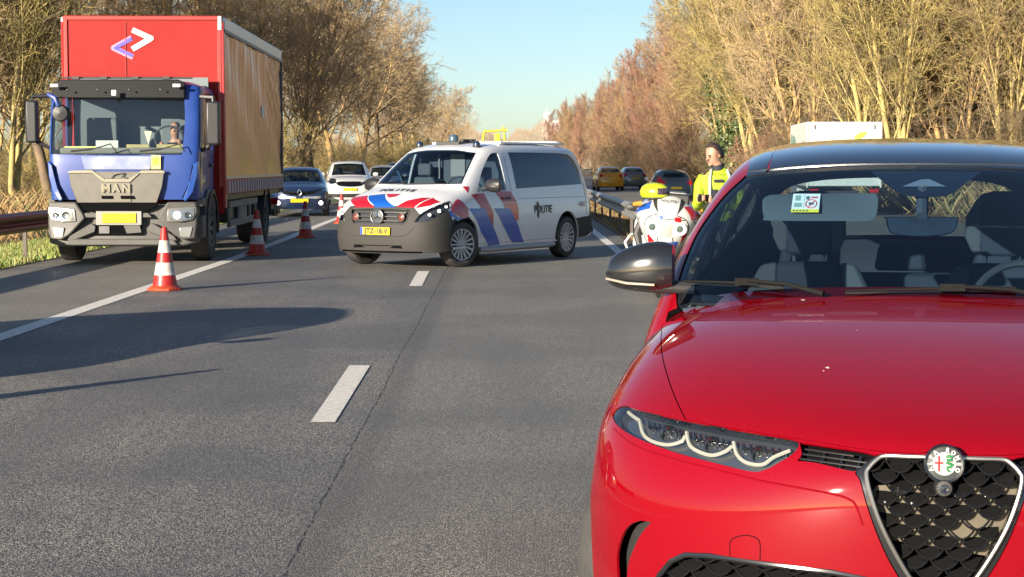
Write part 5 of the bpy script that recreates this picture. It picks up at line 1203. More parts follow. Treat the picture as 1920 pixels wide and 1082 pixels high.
# ================================================================ OTHER CARS (one body template, proportions per car)
def car_grid(p):
    """p: L length, W half width, H height, hood (y of cowl), hz cowl height, nz nose height, rz boot type ('hatch')"""
    L, W_, H, c, hz, nz = p['L'], p['W'], p['H'], p['cowl'], p['hz'], p['nz']; rr = p['roof_r']; hd = p['head']; gr = .0
    f = W_ / .9; g = []
    def row(y, dy, pts): g.append([(x * f if x else 0, y + dy_, z) for (x, z), dy_ in zip(pts, dy)])
    ds = [0, .02, .07, .17, .33, .50, .56, .58]
    for y, z in ((.08, .22), (.01, .38), (.0, .55), (.04, nz - .06)):
        row(y, ds, [(0, z), (.25, z), (.50, z), (.70, z), (.83, z), (.885, z), (.895, z * .92), (.89, z * .8)])
    row(.12, [0, .02, .07, .17, .34, .55, .75, .85], [(0, nz), (.25, nz), (.5, nz), (.69, nz - .01), (.82, nz - .03), (.885, nz - .12), (.9, .45), (.88, .24)])
    row(c * .45, [0, .02, .05, .1, .2, .3, .5, .6], [(0, (nz + hz) / 2 + .03), (.25, (nz + hz) / 2 + .03), (.5, (nz + hz) / 2 + .02), (.69, (nz + hz) / 2), (.81, (nz + hz) / 2 - .05), (.885, nz - .1), (.9, .45), (.88, .24)])
    row(c * .85, [0, .02, .05, .1, .16, .3, .4, .4], [(0, hz - .01), (.25, hz - .01), (.5, hz - .02), (.68, hz - .03), (.80, hz - .07), (.885, nz - .03), (.9, .45), (.88, .24)])
    row(c, [0, .02, .06, .13, .22, .35, .4, .4], [(0, hz + .03), (.25, hz + .03), (.5, hz + .02), (.66, hz + .01), (.78, hz - .02), (.88, nz), (.9, .45), (.88, .24)])
    m = (c + hd) / 2
    row(m, [0, .02, .06, .13, .22, .25, .25, .25], [(0, (hz + H) / 2), (.24, (hz + H) / 2), (.47, (hz + H) / 2 - .01), (.61, (hz + H) / 2 - .02), (.70, (hz + H) / 2 - .06), (.87, hz - .04), (.9, .5), (.88, .24)])
    row(hd, [0, .02, .05, .1, .18, .2, .2, .2], [(0, H - .06), (.24, H - .06), (.44, H - .075), (.56, H - .09), (.64, H - .15), (.865, hz - .02), (.9, .5), (.88, .24)])
    for y, dz in ((hd + .45, 0), ((hd + rr) / 2 + .2, 0), (rr, -.03)):
        row(y, [0] * 8, [(0, H + dz), (.24, H + dz - .005), (.45, H + dz - .02), (.57, H + dz - .05), (.65, H + dz - .12), (.86, hz), (.9, .5), (.88, .24)])
    row(p.get('rg', L - .32), [0, 0, -.02, -.06, -.12, -.2, -.3, -.35], [(0, p.get('rgz', hz + .12)), (.24, p.get('rgz', hz + .12)), (.47, p.get('rgz', hz + .12)), (.60, p.get('rgz', hz + .12) - .01), (.70, p.get('rgz', hz + .12) - .04), (.83, hz - .04), (.89, .6), (.87, .28)])
    row(L - .08, [0, 0, -.02, -.06, -.12, -.2, -.3, -.35], [(0, hz - .02), (.24, hz - .02), (.5, hz - .02), (.68, hz - .03), (.78, hz - .06), (.85, hz - .15), (.88, .55), (.86, .28)])
    for y, z in ((L, .6), (L - .06, .28)):
        row(y, [0, 0, -.02, -.06, -.14, -.24, -.3, -.33], [(0, z), (.25, z), (.5, z), (.70, z), (.80, z), (.86, z), (.87, z * .95), (.86, z * .9)])
    return g
def make_car(name, label, loc, rz, p, body, plate_col=True, lights_on=False, badge=None, group=None, grille_m=None, bumper_m=None, rails=False):
    root = empty(name, loc, rz, label, 'car', group); g = car_grid(p); S = Surf(g, 4, 4).orient((0, p['L'] / 2, .6)); L, W_, H, c, hz, nz = p['L'], p['W'], p['H'], p['cowl'], p['hz'], p['nz']
    RS = (.5, .5); wb0, wb1, wr = p['w0'], p['w1'], p['wr']
    ar = []
    for sx in (1, -1):
        for y in (wb0, wb1): ar.append(S.side([(y + (wr + .06) * math.cos(a), max(wr + (wr + .06) * math.sin(a), .27)) for a in np.linspace(0, 2 * math.pi, 24, endpoint=False)], sx))
    hd, rr = p['head'], p['roof_r']; w = W_ / .9
    wsc = S.front(crv([(-.66 * w, hz + .02, 1), (0, hz + .045), (.66 * w, hz + .02, 1), (.55 * w, H - .13, 1), (0, H - .095), (-.55 * w, H - .13, 1)], 4), -3)
    rg = S.front(crv([(-.60 * w, hz + .14, 1), (.60 * w, hz + .14, 1), (.53 * w, H - .17, 1), (-.53 * w, H - .17, 1)], 4), L + 4, -1)
    sw = {}
    for sx in (1, -1):
        sw[sx] = [S.side(crv([(c + .42, hz + .02, 1), (hd + .55, hz + .03, 1), (hd + .55, H - .14, 1), (hd + .25, H - .16)], 3), sx), S.side(crv([(hd + .63, hz + .03, 1), (rr - .25, hz + .06, 1), (rr - .1, H - .22), (rr - .35, H - .155, 1), (hd + .63, H - .14, 1)], 3), sx)]
    hl_ = S.front(crv(p['lamp'], 3), -3); gp = S.front(crv(p['grille'], 3), -3)
    full = [(0, -S.V), (0, S.V), (S.U, S.V), (S.U, -S.V)]
    tl_ = S.front(crv(p.get('tail', [(.50, hz - .03), (.84 * w, hz - .05), (.86 * w, hz - .22), (.62, hz - .20)]), 2), L + 4, -1)
    S.patch('body', full, body, root, holes=ar + [wsc, rg, hl_, mirv(hl_), gp, tl_, mirv(tl_)] + sw[1] + sw[-1], rim=.02, res=RS)
    S.patch('inner_shell', full, M_DARK, root, holes=ar + [offset_poly(wsc, .1), offset_poly(rg, .1)] + [offset_poly(q, .1) for q in sw[1] + sw[-1]], off=-.04, res=(1, 1))
    gl = glass('car_glass', (.45, .52, .52))
    S.patch('windscreen', wsc, gl, root, off=-.005, res=RS); S.patch('rear_window', rg, gl, root, off=-.005, res=RS)
    for sx in (1, -1):
        for q in sw[sx]: S.patch('side_window', q, gl, root, off=-.005, res=RS)
    if bumper_m:
        bb = S.front([(-.80 * w, .30), (.80 * w, .30), (.80 * w, .44), (-.80 * w, .44)], -3); S.patch('lower_bumper', bb, bumper_m, root, off=.004, res=RS)
    for f in ((lambda q: q), mirv):
        h = empty('headlight'); h.parent = root; S.patch('lamp_bowl', f(hl_), M_CHM if not lights_on else mat('lamp_on', (1, 1, .95), .3, emit=(1, .97, .88), es=.6), h, off=-.03, res=RS); S.patch('lens', f(hl_), M_LENS, h, off=.001, res=RS)
        S.patch('tail_light', f(tl_), mat('tail_red', (.35, .01, .01), .15), root, off=.001, res=RS)
    gg = empty('grille'); gg.parent = root
    S.patch('grille_backing', gp, grille_m or M_DARK, gg, off=-.02, res=RS); pp = surf_tube(S, gp, 0, .002); b = MB(); b.tube(pp + [pp[0]], .012, 4); b.build('grille_frame', M_CHRD, gg)
    xs_ = [q.x for q in pp]; zs_ = [q.z for q in pp]
    for k in range(2):
        z = min(zs_) + (max(zs_) - min(zs_)) * (k + 1) / 3; xm = max(abs(min(xs_)), max(xs_)) * .93
        uv = S.front([(x, z) for x in np.linspace(-xm, xm, 9)], -3); b = MB(); b.tube(surf_tube(S, uv, 0, -.008), .009, 4); b.build('slat', M_CHRD, gg)
    y0 = S.ev(*[[q] for q in S.hit((0, -3, p['pz']), (0, 1, 0))])[0][1]
    plate(root, (0, y0 - .012, p['pz']), None, eu=False)
    y1 = S.ev(*[[q] for q in S.hit((0, L + 4, p.get('rpz', .7)), (0, -1, 0))])[0][1]
    q = plate(root, (0, y1 + .012, p.get('rpz', .7)), None, eu=False); 
    for sx in (1, -1):
        for y in (wb0, wb1): wheel(root, sx * (W_ - .10), y, wr, wr, .2, sx, 8)
        m_ = empty('side_mirror', (sx * (W_ - .02), c + .45, hz + .04)); m_.parent = root
        b = MB(); b.lathe([(0, -.11), (.06, -.08), (.075, 0), (.06, .08), (0, .11)], 12, 'X', (sx * .13, 0, .02)); b.v = [(x, y * .7, z) for x, y, z in b.v]; b.build('mirror_cap', p.get('mm') or body, m_); b = MB(); b.tube([(-.04 * sx, 0, -.01), (sx * .08, 0, 0)], .02, 6); b.build('mirror_foot', M_TRIM, m_)
    for x in (-.36, .36):
        s_ = empty('seat', (x, hd + .42, 0)); s_.parent = root; b = MB(); b.prism([(-.22, .5), (.22, .5), (.2, H - .48), (-.2, H - .48)], 0, .12); b.build('backrest', M_SEATD, s_, bevel=.03); b = MB(); b.prism([(-.11, H - .46), (.11, H - .46), (.10, H - .27), (-.10, H - .27)], .02, .11); b.build('headrest', M_SEATD, s_, bevel=.03)
    b = MB(); b.box((0, c + .45, hz - .1), (1.35 * w, .5, .14)); b.build('dashboard', M_DASH, root, bevel=.03)
    b = MB(); b.box((0, L / 2, .25), (1.5 * w, L - 1.4, .06)); b.build('floor_pan', M_DARK, root)
    if rails:
        for sx in (1, -1):
            b = MB(); b.tube([(sx * .60 * w, hd + .35, H - .05), (sx * .60 * w, hd + .5, H + .035), (sx * .60 * w, rr - .3, H + .03), (sx * .60 * w, rr - .1, H - .06)], .017, 6); b.build('roof_rail', M_CHRD, root)
    return root, S
HATCH = dict(L=4.06, W=.865, H=1.47, cowl=.95, hz=.98, nz=.80, head=1.65, roof_r=3.35, w0=.83, w1=3.42, wr=.31, pz=.47, rpz=.62,
             lamp=[(.42, .74), (.55, .80), (.76, .83), (.72, .74), (.58, .66)], grille=[(-.46, .74), (0, .72), (.46, .74), (.40, .66), (0, .63), (-.40, .66)])
SUV = dict(L=4.45, W=.91, H=1.68, cowl=1.0, hz=1.10, nz=.92, head=1.7, roof_r=3.7, w0=.88, w1=3.55, wr=.35, pz=.60, rpz=.8,
           lamp=[(.46, .84), (.58, .92), (.80, .95), (.80, .84), (.60, .76)], grille=[(-.46, .87), (0, .89), (.46, .87), (.42, .74), (0, .70), (-.42, .74)])
VANB = dict(SUV, H=1.80, L=4.5, rgz=1.25, rg=4.42, roof_r=4.1)
M_NAVY = mat('navy_paint', (.02, .035, .09), .25, .5, coat=1.); M_SILV = mat('silver_paint', (.46, .46, .45), .28, .7, coat=1.); M_WHC = mat('white_paint', (.50, .50, .48), .3, coat=1.)
M_GREY = mat('grey_paint', (.16, .17, .18), .3, .5, coat=1.); M_YEL = mat('amber_paint', (.50, .23, .008), .35, coat=.7); M_BLUEG = mat('bluegrey_paint', (.12, .16, .20), .25, .6, coat=1.)
def gx(px, Z): return (px - 960) * Z / FPX
nv, NS = make_car('navy_hatchback', 'dark blue hatchback with diamond badge waiting behind the red truck', (gx(562, 51.5), 51.5, 0), R(6), dict(HATCH, mm=M_BLK), M_NAVY, lights_on=False)
# diamond badge, fog lamps, pale lower grille bar
b = MB(); y0 = -.03
b.tube([(0, y0, .80), (.06, y0, .70), (0, y0, .60), (-.06, y0, .70), (0, y0, .80)], .014, 6); b.build('diamond_badge', M_CHR, nv)
for x in (-.62, .62): b = MB(); b.lathe([(0, -.02), (.06, -.01), (.07, .03)], 14, 'Y', (x, .13, .40)); b.build('fog_lamp', mat('lamp_on', (1, 1, .95), .3, emit=(1, .97, .88), es=.6), nv)
NS.patch('bumper_band', NS.front([(-.62, .60), (-.1, .585), (-.1, .53), (-.60, .53)], -3), M_SILV, nv, off=.005, res=(.5, .5)); NS.patch('bumper_band', NS.front([(.62, .60), (.1, .585), (.1, .53), (.60, .53)], -3), M_SILV, nv, off=.005, res=(.5, .5))
make_car('white_suv', 'white sport utility car waiting between the navy hatchback and the silver car', (gx(657, 66), 66, 0), R(7), SUV, M_WHC, rails=True, bumper_m=M_TRIM)
make_car('silver_car', 'silver car partly hidden between the white sport utility car and the police van', (gx(722, 80), 80, 0), R(6), HATCH | dict(H=1.52), M_SILV)
make_car('dark_car', 'dark car with pale roof farthest back beside the police van windscreen', (gx(752, 98), 98, 0), R(6), SUV, M_GREY, rails=True)
# opposite carriageway: seen from the rear, so turned round
def rear(name, label, px, Z, p, body, **k):
    L = p['L']; x = gx(px, Z); return make_car(name, label, (x + .02, Z + L, -.2), math.pi + R(3), p, body, **k)
yc, _ = rear('amber_car', 'amber yellow service car driving away on the opposite road', 1139, 118, dict(SUV, H=1.62), M_YEL, rails=True)
rear('dark_suv', 'dark grey car with yellow number plate beside the amber service car', 1184, 124, dict(SUV, H=1.60), M_GREY)
rear('blue_grey_estate', 'blue grey estate car behind the motorcycle on the opposite road', 1258, 84, dict(HATCH, L=4.6, H=1.50, roof_r=3.9, w1=3.7, W=.91), M_BLUEG, rails=True)
# parked car left of the picture whose shadow lies over the foreground
make_car('grey_estate', 'grey estate car standing on the hard shoulder beyond the left edge of view', (-5.85, 10.2, 0), R(1), dict(HATCH, L=4.5, W=.90, H=1.53, roof_r=3.7, w1=3.6), M_GREY)
# ---------------- traffic cones
def cone(x, y, label, rz=0.):
    r = empty('traffic_cone', (x, y, 0), rz, label, 'traffic cone', 'striped cones along the edge line'); return r
M_CR = mat('cone_red', (.36, .010, .008), .5, coat=.1, noise=(9, .7, (.26, .012, .01))); M_CW = mat('cone_white', (.56, .54, .50), .5, noise=(9, .8, (.34, .32, .29))); M_CO = mat('cone_base', (.48, .055, .012), .55, noise=(9, .8, (.25, .03, .015)))
def band(z0, z1, m, name, parent):
    f = lambda z: .148 + (.033 - .148) * (z - .05) / .70
    b = MB(); b.lathe([(f(z0) + .0, z0), (f(z1), z1)], 28); return b.build(name, m, parent)
c0 = cone(-4.18, 21.15, 'red and white striped traffic cone nearest the camera in front of the truck')
b = MB(); s8 = [(.215 * math.cos(R(22.5 + 45 * i)), .215 * math.sin(R(22.5 + 45 * i))) for i in range(8)]; b.prism(s8, .0, .032, 'Z'); b.lathe([(.19, .032), (.165, .05), (.148, .06)], 28); b.build('base', M_CO, c0, bevel=.008)
for z0, z1, m in [(.055, .185, M_CR), (.185, .335, M_CW), (.335, .455, M_CR), (.455, .60, M_CW), (.60, .735, M_CR)]: band(z0, z1, m, 'red_band' if m is M_CR else 'white_band', c0)
b = MB(); b.lathe([(.037, .735), (.036, .75), (.028, .757), (.022, .74)], 20); b.build('cone_tip', M_CR, c0)
for (px, py), lb in [((482, 478), 'red and white striped traffic cone standing beside the rear of the truck'), ((573, 446), 'red and white striped traffic cone standing in the shade in front of the navy hatchback'), ((641, 419), 'red and white striped traffic cone at the front corner of the police van')]:
    p = gpt(px, py); c = copy_tree(c0); c.location = (p.x, p.y, 0); c.rotation_euler = (0, 0, px * .1); c['label'] = lb
c = copy_tree(c0); c.location = (-4.07, 10.4, 0); c['label'] = 'striped traffic cone just beyond the left edge of view casting the thin shadow'
# ================================================================ RED BOX TRUCK WITH BLUE CAB
K_ROOT = empty('box_truck', (-5.90, 26.6, 0), R(1.2), 'big truck with blue cab and tall red box body standing on the hard shoulder', 'truck')
_ki = root_inv(K_ROOT); _ko = _ki @ CO
def kp(px, py, yl):
    d = _ki.to_3x3() @ pray(px, py); t = (yl - _ko.y) / d.y; p = _ko + d * t; return (p.x, p.z)
def kpoly(pts, yl): return [kp(a, b, yl) for a, b in pts]
M_KB = mat('truck_blue', (.010, .040, .21), .45, .0, coat=.3, noise=(3, .4, (.02, .06, .26))); M_KR = mat('truck_red', (.25, .007, .006), .6, coat=.0, spec=.25, noise=(1.2, .7, (.29, .016, .013)))
M_KG = mat('truck_grey', (.085, .083, .077), .55, noise=(6, .6, (.062, .060, .055)), bump=(60, .2)); M_KGD = mat('grille_silver', (.14, .133, .118), .4, .3, noise=(8, .5, (.11, .104, .09))); M_KD = mat('truck_dark', (.025, .025, .027), .5)
M_KS = mat('chassis_grey', (.16, .16, .155), .6, noise=(4, .8, (.09, .085, .08)), bump=(40, .3))
# box body
BX, BY0, BY1, BZ0, BZ1 = 1.275, 1.95, 10.4, 1.02, 3.90
body = empty('box_body'); body.parent = K_ROOT
b = MB(); b.box((0, (BY0 + BY1) / 2, (BZ0 + BZ1) / 2), (2 * BX - .03, BY1 - BY0, BZ1 - BZ0)); b.build('box_core', mat('box_core', (.30, .30, .31), .6), body, bevel=.01)
fr = [(-BX, BZ0 - .30), (BX, BZ0 - .30), (BX, BZ1), (-BX, BZ1)]
b = MB(); b.prism(fr, BY0 - .035, BY0 - .001); b.build('front_panel', M_KR, body, bevel=.01)
b = MB()
for sx in (-1, 1): b.box((sx * (BX - .045), BY0 - .045, 2.5), (.06, .03, 2.7))
b.box((0, BY0 - .045, BZ1 - .04), (2 * BX, .03, .06)); b.build('front_trim', mat('truck_trim_red', (.36, .028, .022), .35, coat=.3), body, bevel=.006)
b = MB(); b.box((BX - .035, BY0 - .066, BZ1 - .12), (.055, .014, .22)); b.build('marker_lamp', mat('marker_white', (.6, .6, .6), .3), body)
b = MB(); b.tube([(-.27, BY0 - .045, BZ1 - .1), (-.27, BY0 - .045, 2.7)], .006, 5); b.build('panel_seam', mat('seam_red', (.3, .01, .01), .6), body)
# chevron logo
def chev(pts, w, m, y):
    b = MB()
    for a, c in zip(pts[:-1], pts[1:]):
        a, c = Vector((a[0], 0, a[1])), Vector((c[0], 0, c[1])); d = (c - a).normalized(); n = Vector((-d.z, 0, d.x)) * w / 2; e = d * w * .25
        q = [a - n - e * 0, c - n + e, c + n + e, a + n - e * 0]; b.prism([(p.x, p.z) for p in q], y, y + .006); 
    for p_ in pts[1:-1]: b.prism([(p_[0] + w / 2 * math.cos(t), p_[1] + w / 2 * math.sin(t)) for t in np.linspace(0, 6.28, 12, endpoint=False)], y - .001, y + .006)
    return b.build('chevron', m, body)
yf = BY0 - .045
chev(kpoly([(248, 56), (283, 72), (250, 91)], yf), .085, mat('logo_white', (.62, .61, .60), .4), yf)
chev(kpoly([(247, 71), (213, 90), (247, 106)], yf), .09, mat('logo_pink', (.48, .20, .28), .4), yf + .006)
chev(kpoly([(247, 72), (216, 90), (247, 104)], yf - .004), .055, mat('logo_blue', (.09, .07, .50), .4), yf - .003)
# curtain side: slack tarpaulin with shallow folds
for sx in (1, -1):
    rg = np.random.RandomState(3); ny, nz_ = 90, 30; vs = []; fs = []
    for i in range(ny + 1):
        y = BY0 + .12 + (BY1 - BY0 - .2) * i / ny
        for j in range(nz_ + 1):
            z = 1.30 + 2.36 * j / nz_; w = .010 * math.sin(i * .55) * (.4 + j / nz_ * .6) + .012 * math.sin(i * .17 + j * .35) + .006 * math.sin(i * 1.7 + j * .1) + (.018 * math.sin((i + j * 1.6) * .9) if i > 62 else 0) * (j / nz_)
            vs.append((sx * (BX + .012 + w), y, z))
    for i in range(ny):
        for j in range(nz_): a = i * (nz_ + 1) + j; fs.append((a, a + 1, a + nz_ + 2, a + nz_ + 1))
    b = MB(); b.add(vs, fs); b.build('curtain', mat('curtain_silver', (.40, .25, .22), .30, .68, noise=(.7, .4, (.34, .17, .16)), bump=(5, .12)), body, angle=80)
    b = MB(); b.box((sx * (BX + .01), (BY0 + BY1) / 2, 3.78), (.06, BY1 - BY0, .20)); b.build('top_rail', mat('rail_pale', (.52, .57, .60), .35, .4), body, bevel=.015)
    b = MB(); b.box((sx * (BX + .02), (BY0 + BY1) / 2, 3.66), (.05, BY1 - BY0, .05)); b.build('curtain_track', mat('track_dark', (.18, .19, .19), .5), body)
    b = MB(); b.box((sx * (BX + .012), (BY0 + BY1) / 2, 1.16), (.05, BY1 - BY0, .26)); b.build('side_board', mat('board_red', (.30, .02, .03), .5), body, bevel=.006)
    b = MB(); b.box((sx * (BX + .02), (BY0 + BY1) / 2, 1.30), (.05, BY1 - BY0, .04)); b.build('board_edge', mat('edge_grey', (.45, .45, .46), .4, .3), body)
    for k in range(24): b = MB(); b.box((sx * (BX + .045), BY0 + .3 + k * .345, 1.15), (.014, .13, .20)); b.build('strap', mat('strap_grey', (.42, .40, .42), .6), body)
    b = MB(); b.box((sx * (BX + .006), BY0 + .03, 2.3), (.05, .16, 3.0)); b.build('corner_post', M_KR if sx < 0 else mat('post_red', (.30, .008, .014), .4, coat=.3), body, bevel=.01)
    b = MB(); b.box((sx * (BX + .02), BY1 - .04, 2.4), (.05, .09, 2.9)); b.build('rear_post', mat('post_dark', (.12, .10, .10), .5), body)
text('curtain_lettering', 'transport', .20, mat('curtain_ink', (.75, .75, .76), .5), body, (BX + .05, 6.4, 2.45), (0, 1, 0), (0, 0, 1), depth=.002) if False else None
b = MB(); b.box((BX + .036, 7.0, 2.52), (.004, .42, .22)); b.build('curtain_patch', mat('patch_grey', (.62, .60, .60), .5, .2), body)
b = MB(); b.box((0, 6.2, .98), (2.5, 8.4, .10)); b.build('box_floor', M_KD, body)
# chassis, side guards, tanks
b = MB()
for sx in (-1, 1): b.box((sx * .42, 5.6, .78), (.09, 9.2, .26))
for y in (2.2, 4, 6, 8, 10): b.box((0, y, .78), (.8, .12, .2))
b.build('chassis', M_KD, K_ROOT)
for sx in (-1, 1):
    g = empty('side_guard'); g.parent = K_ROOT; X = sx * 1.20
    for z in (.52, .84): b = MB(); b.box((X, 4.9, z), (.04, 3.7, .12)); b.build('guard_rail', M_KS, g, bevel=.01)
    for y in (3.1, 4.3, 4.9, 5.9, 6.7): b = MB(); b.box((X - sx * .02, y, .68), (.04, .14 if y != 4.9 else .9, .46)); b.build('guard_post', M_KS, g, bevel=.006)
    b = MB(); b.box((X - sx * .32, 4.2, .72), (.5, 1.2, .42)); b.build('fuel_tank', mat('tank_dark', (.05, .05, .052), .45, .4), K_ROOT, bevel=.06)
b = MB(); b.box((0, 10.3, .52), (2.3, .12, .14)); b.build('rear_bumper', M_KD, K_ROOT, bevel=.02)
for x in (-1.05, 1.05): b = MB(); b.box((x, 10.38, .75), (.3, .05, .14)); b.build('tail_light', mat('tail_red', (.35, .01, .01), .15), K_ROOT)
for sx in (-1, 1):
    wheel(K_ROOT, sx * 1.03, 1.28, .50, .50, .30, sx, 8, rim_r=.55, rm=M_KS); wheel(K_ROOT, sx * .98, 7.9, .50, .50, .55, sx, 8, rim_r=.55, rm=M_KS)
    b = MB(); b.lathe([(.60, -.17), (.60, .17), (.56, .17), (.56, -.17)], 20, 'X', (sx * 1.03, 1.28, .50), a0=0 - .15, a1=math.pi + .15)
    b.build('mudguard', M_KD, K_ROOT); b = MB(); b.lathe([(.60, -.3), (.60, .3), (.57, .3), (.57, -.3)], 20, 'X', (sx * .98, 7.9, .50), a0=0, a1=math.pi); b.build('mudguard', M_KD, K_ROOT)
# ---- cab shell as a smooth box: rows from the bumper top up over the screen and roof to the back
CX = 1.15
_k = []
def krow(y, z, w, k=.16, zb=None):
    _k.append([(0, y, z), (w * .35, y + .005, z), (w * .68, y + .02, z), (w * .90, y + .04, z), (w * .98, y + .08, z), (w, y + .19, z), (w, y + .9, z if zb is None else zb), (w, 1.72, z if zb is None else zb)])
for y, z, w in ((.17, .98, 1.13), (.155, 1.2, 1.14), (.15, 1.45, 1.145), (.16, 1.62, 1.145), (.19, 1.72, 1.16), (.26, 2.0, 1.165), (.34, 2.35, 1.16), (.41, 2.62, 1.15), (.48, 2.74, 1.13)): krow(y, z, w)
_k.append([(0, .70, 2.70), (.36, .70, 2.70), (.68, .71, 2.795), (.88, .73, 2.775), (.97, .78, 2.75), (1.04, .85, 2.70), (1.07, 1.2, 2.68), (1.07, 1.72, 2.68)])
_k.append([(0, 1.1, 2.83), (.36, 1.1, 2.83), (.68, 1.1, 2.825), (.88, 1.1, 2.81), (.97, 1.12, 2.795), (1.02, 1.15, 2.75), (1.04, 1.35, 2.74), (1.05, 1.72, 2.73)])
_k.append([(0, 1.70, 2.83), (.36, 1.70, 2.83), (.68, 1.70, 2.825), (.88, 1.70, 2.81), (.97, 1.70, 2.70), (1.01, 1.70, 2.77), (1.03, 1.71, 2.775), (1.04, 1.72, 2.75)])
KS = Surf(_k, 5, 5).orient((0, 1.2, 2))
def kx(pts): return KS.px(pts, K_ROOT)
wsk = KS.front([kp(a, b_, .3) for a, b_ in crv([(97, 289, 1), (210, 291), (343, 290, 1), (346, 230), (343, 182, 1), (215, 181), (97, 182, 1), (95, 235)], 3)], -3)
cab = empty('cab'); cab.parent = K_ROOT
sidew = {sx: KS.side(crv([(.50, 1.74, 1), (1.50, 1.74, 1), (1.50, 2.62, 1), (.78, 2.62, 1), (.62, 2.2)], 2), sx) for sx in (1, -1)}
fullk = [(0, -KS.V), (0, KS.V), (KS.U, KS.V), (KS.U, -KS.V)]
KS.patch('cab_shell', fullk, M_KB, cab, holes=[wsk, sidew[1], sidew[-1]], rim=.03, res=(.3, .3))
KS.patch('cab_lining', fullk, mat('cab_lining', (.16, .19, .20), .9), cab, holes=[offset_poly(wsk, .02), offset_poly(sidew[1], .02), offset_poly(sidew[-1], .02)], off=-.05, res=(.6, .6))
b = MB(); b.box((0, 1.71, 1.95), (2.15, .04, 1.9)); b.build('cab_back', mat('cab_lining'), cab)
KS.patch('windscreen', wsk, glass('truck_screen', (.80, .86, .86), ior=1.85), cab, off=-.01, res=(.5, .5))
for sx in (1, -1):
    KS.patch('door_window', sidew[sx], glass('truck_side', (.55, .6, .62)), cab, off=-.008, res=(.5, .5))
    vv = KS.side([(y, z) for y, z in [(.42, 1.05), (.40, 1.7), (.60, 2.3), (.72, 2.72), (1.6, 2.72), (1.6, 1.05), (.42, 1.05)]], sx); tline('door_gap', None, .007, M_DARK, -.003, surf=KS, root=cab, uvp=vv, n=4)
    b = MB(); b.box((sx * (CX + .02), 1.35, 1.50), (.03, .22, .05)); b.build('door_handle', M_KD, cab, bevel=.01)
    b = MB(); b.prism([(.62, .40), (.74, 1.02), (.95, 1.12), (1.65, 1.12), (1.75, .95), (1.70, .75), (1.25, 1.0 + .06), (.98, .98), (.76, .76), (.72, .42)], sx * 1.04, sx * 1.17, 'X'); b.build('wheel_arch', M_KG, cab, bevel=.015)
    b = MB(); b.box((sx * 1.10, .46, .56), (.16, .28, .34)); b.box((sx * 1.12, .60, .93), (.10, .5, .14)); b.build('step', M_KG, cab, bevel=.02)
# black sun visor over the screen, lamps and studs
vz = kpoly([(95, 183), (93, 165), (97, 152), (115, 148), (330, 148), (343, 154), (345, 170), (345, 184)], .28)
b = MB(); b.prism(vz, .24, .36); b.v = [(x, y + (z - 2.45) * .35 + .02 + .06 * abs(x) ** 3, z) for x, y, z in b.v]; b.build('sun_visor', mat('visor_black', (.012, .013, .014), .6, spec=.2), cab, bevel=.015)
for a_, b_ in ((100, 160), (330, 160)): x, z = kp(a_, b_, .2); o = MB(); o.box((x, .245 + .02, z), (.12, .03, .05)); o.build('marker_lamp', mat('marker_white'), cab, bevel=.008)
x, z = kp(213, 174, .2); o = MB(); o.box((x, .225, z), (.075, .03, .085)); o.build('camera', mat('marker_white'), cab, bevel=.008)
o = MB()
for a_ in (125, 182, 241, 300): x, z = kp(a_, 168, .2); o.lathe([(0, -.012), (.014, -.006), (.016, .01)], 8, 'Y', (x, .25, z))
o.build('visor_studs', M_CHRD, cab); o = MB()
for a_ in (133, 186, 246, 305): x, z = kp(a_, 147, .2); o.box((x, .55, z + .02), (.10, .06, .05))
o.tube([(-1.0, .60, 2.84), (1.0, .60, 2.84)], .014, 6); o.build('roof_bar', M_KD, cab)
# grille panel
g1 = kpoly([(128, 322), (309, 322), (305, 350), (295, 380), (145, 380), (134, 352)], .12)
gr_ = empty('grille'); gr_.parent = cab
b = MB(); b.prism(g1, .095, .17); b.build('grille_panel', M_KGD, gr_, bevel=.012)
gl2 = kpoly([(126, 325), (130, 320), (172, 319), (185, 328), (196, 335), (240, 335), (252, 328), (265, 319), (307, 319), (310, 325), (262, 325), (244, 342), (192, 342), (173, 325)], .08)
b = MB(); b.prism(gl2, .075, .10); b.build('grille_brow', M_CHR, gr_, bevel=.006)
b = MB(); b.prism(kpoly([(190, 342), (244, 342), (246, 379), (188, 379)], .08), .083, .094); b.build('grille_centre', mat('grille_mid', (.16, .15, .13), .4, .4), gr_, bevel=.006)
b = MB(); b.prism(kpoly([(190, 367), (212, 367), (212, 373), (191, 373)], .08), .072, .0825); b.build('grille_vent', M_DARK, gr_); b = MB(); b.prism(kpoly([(226, 367), (250, 367), (253, 373), (227, 373)], .08), .072, .0825); b.build('grille_vent', M_DARK, gr_)
cx_, cz_ = kp(218, 354, .08); text('brand_lettering', 'MAN', .17, M_CHR, gr_, (cx_, .07, cz_), (1, 0, 0), (0, 0, 1), depth=.012, bold=.006, spacing=1.35)
b = MB(); lx = kpoly([(206, 334), (213, 327), (222, 324), (232, 325), (228, 332), (236, 333)], .06); b.tube([(x, .062, z) for x, z in lx], [.008, .014, .018, .014, .012, .006], 6); b.build('lion_emblem', M_CHR, gr_)
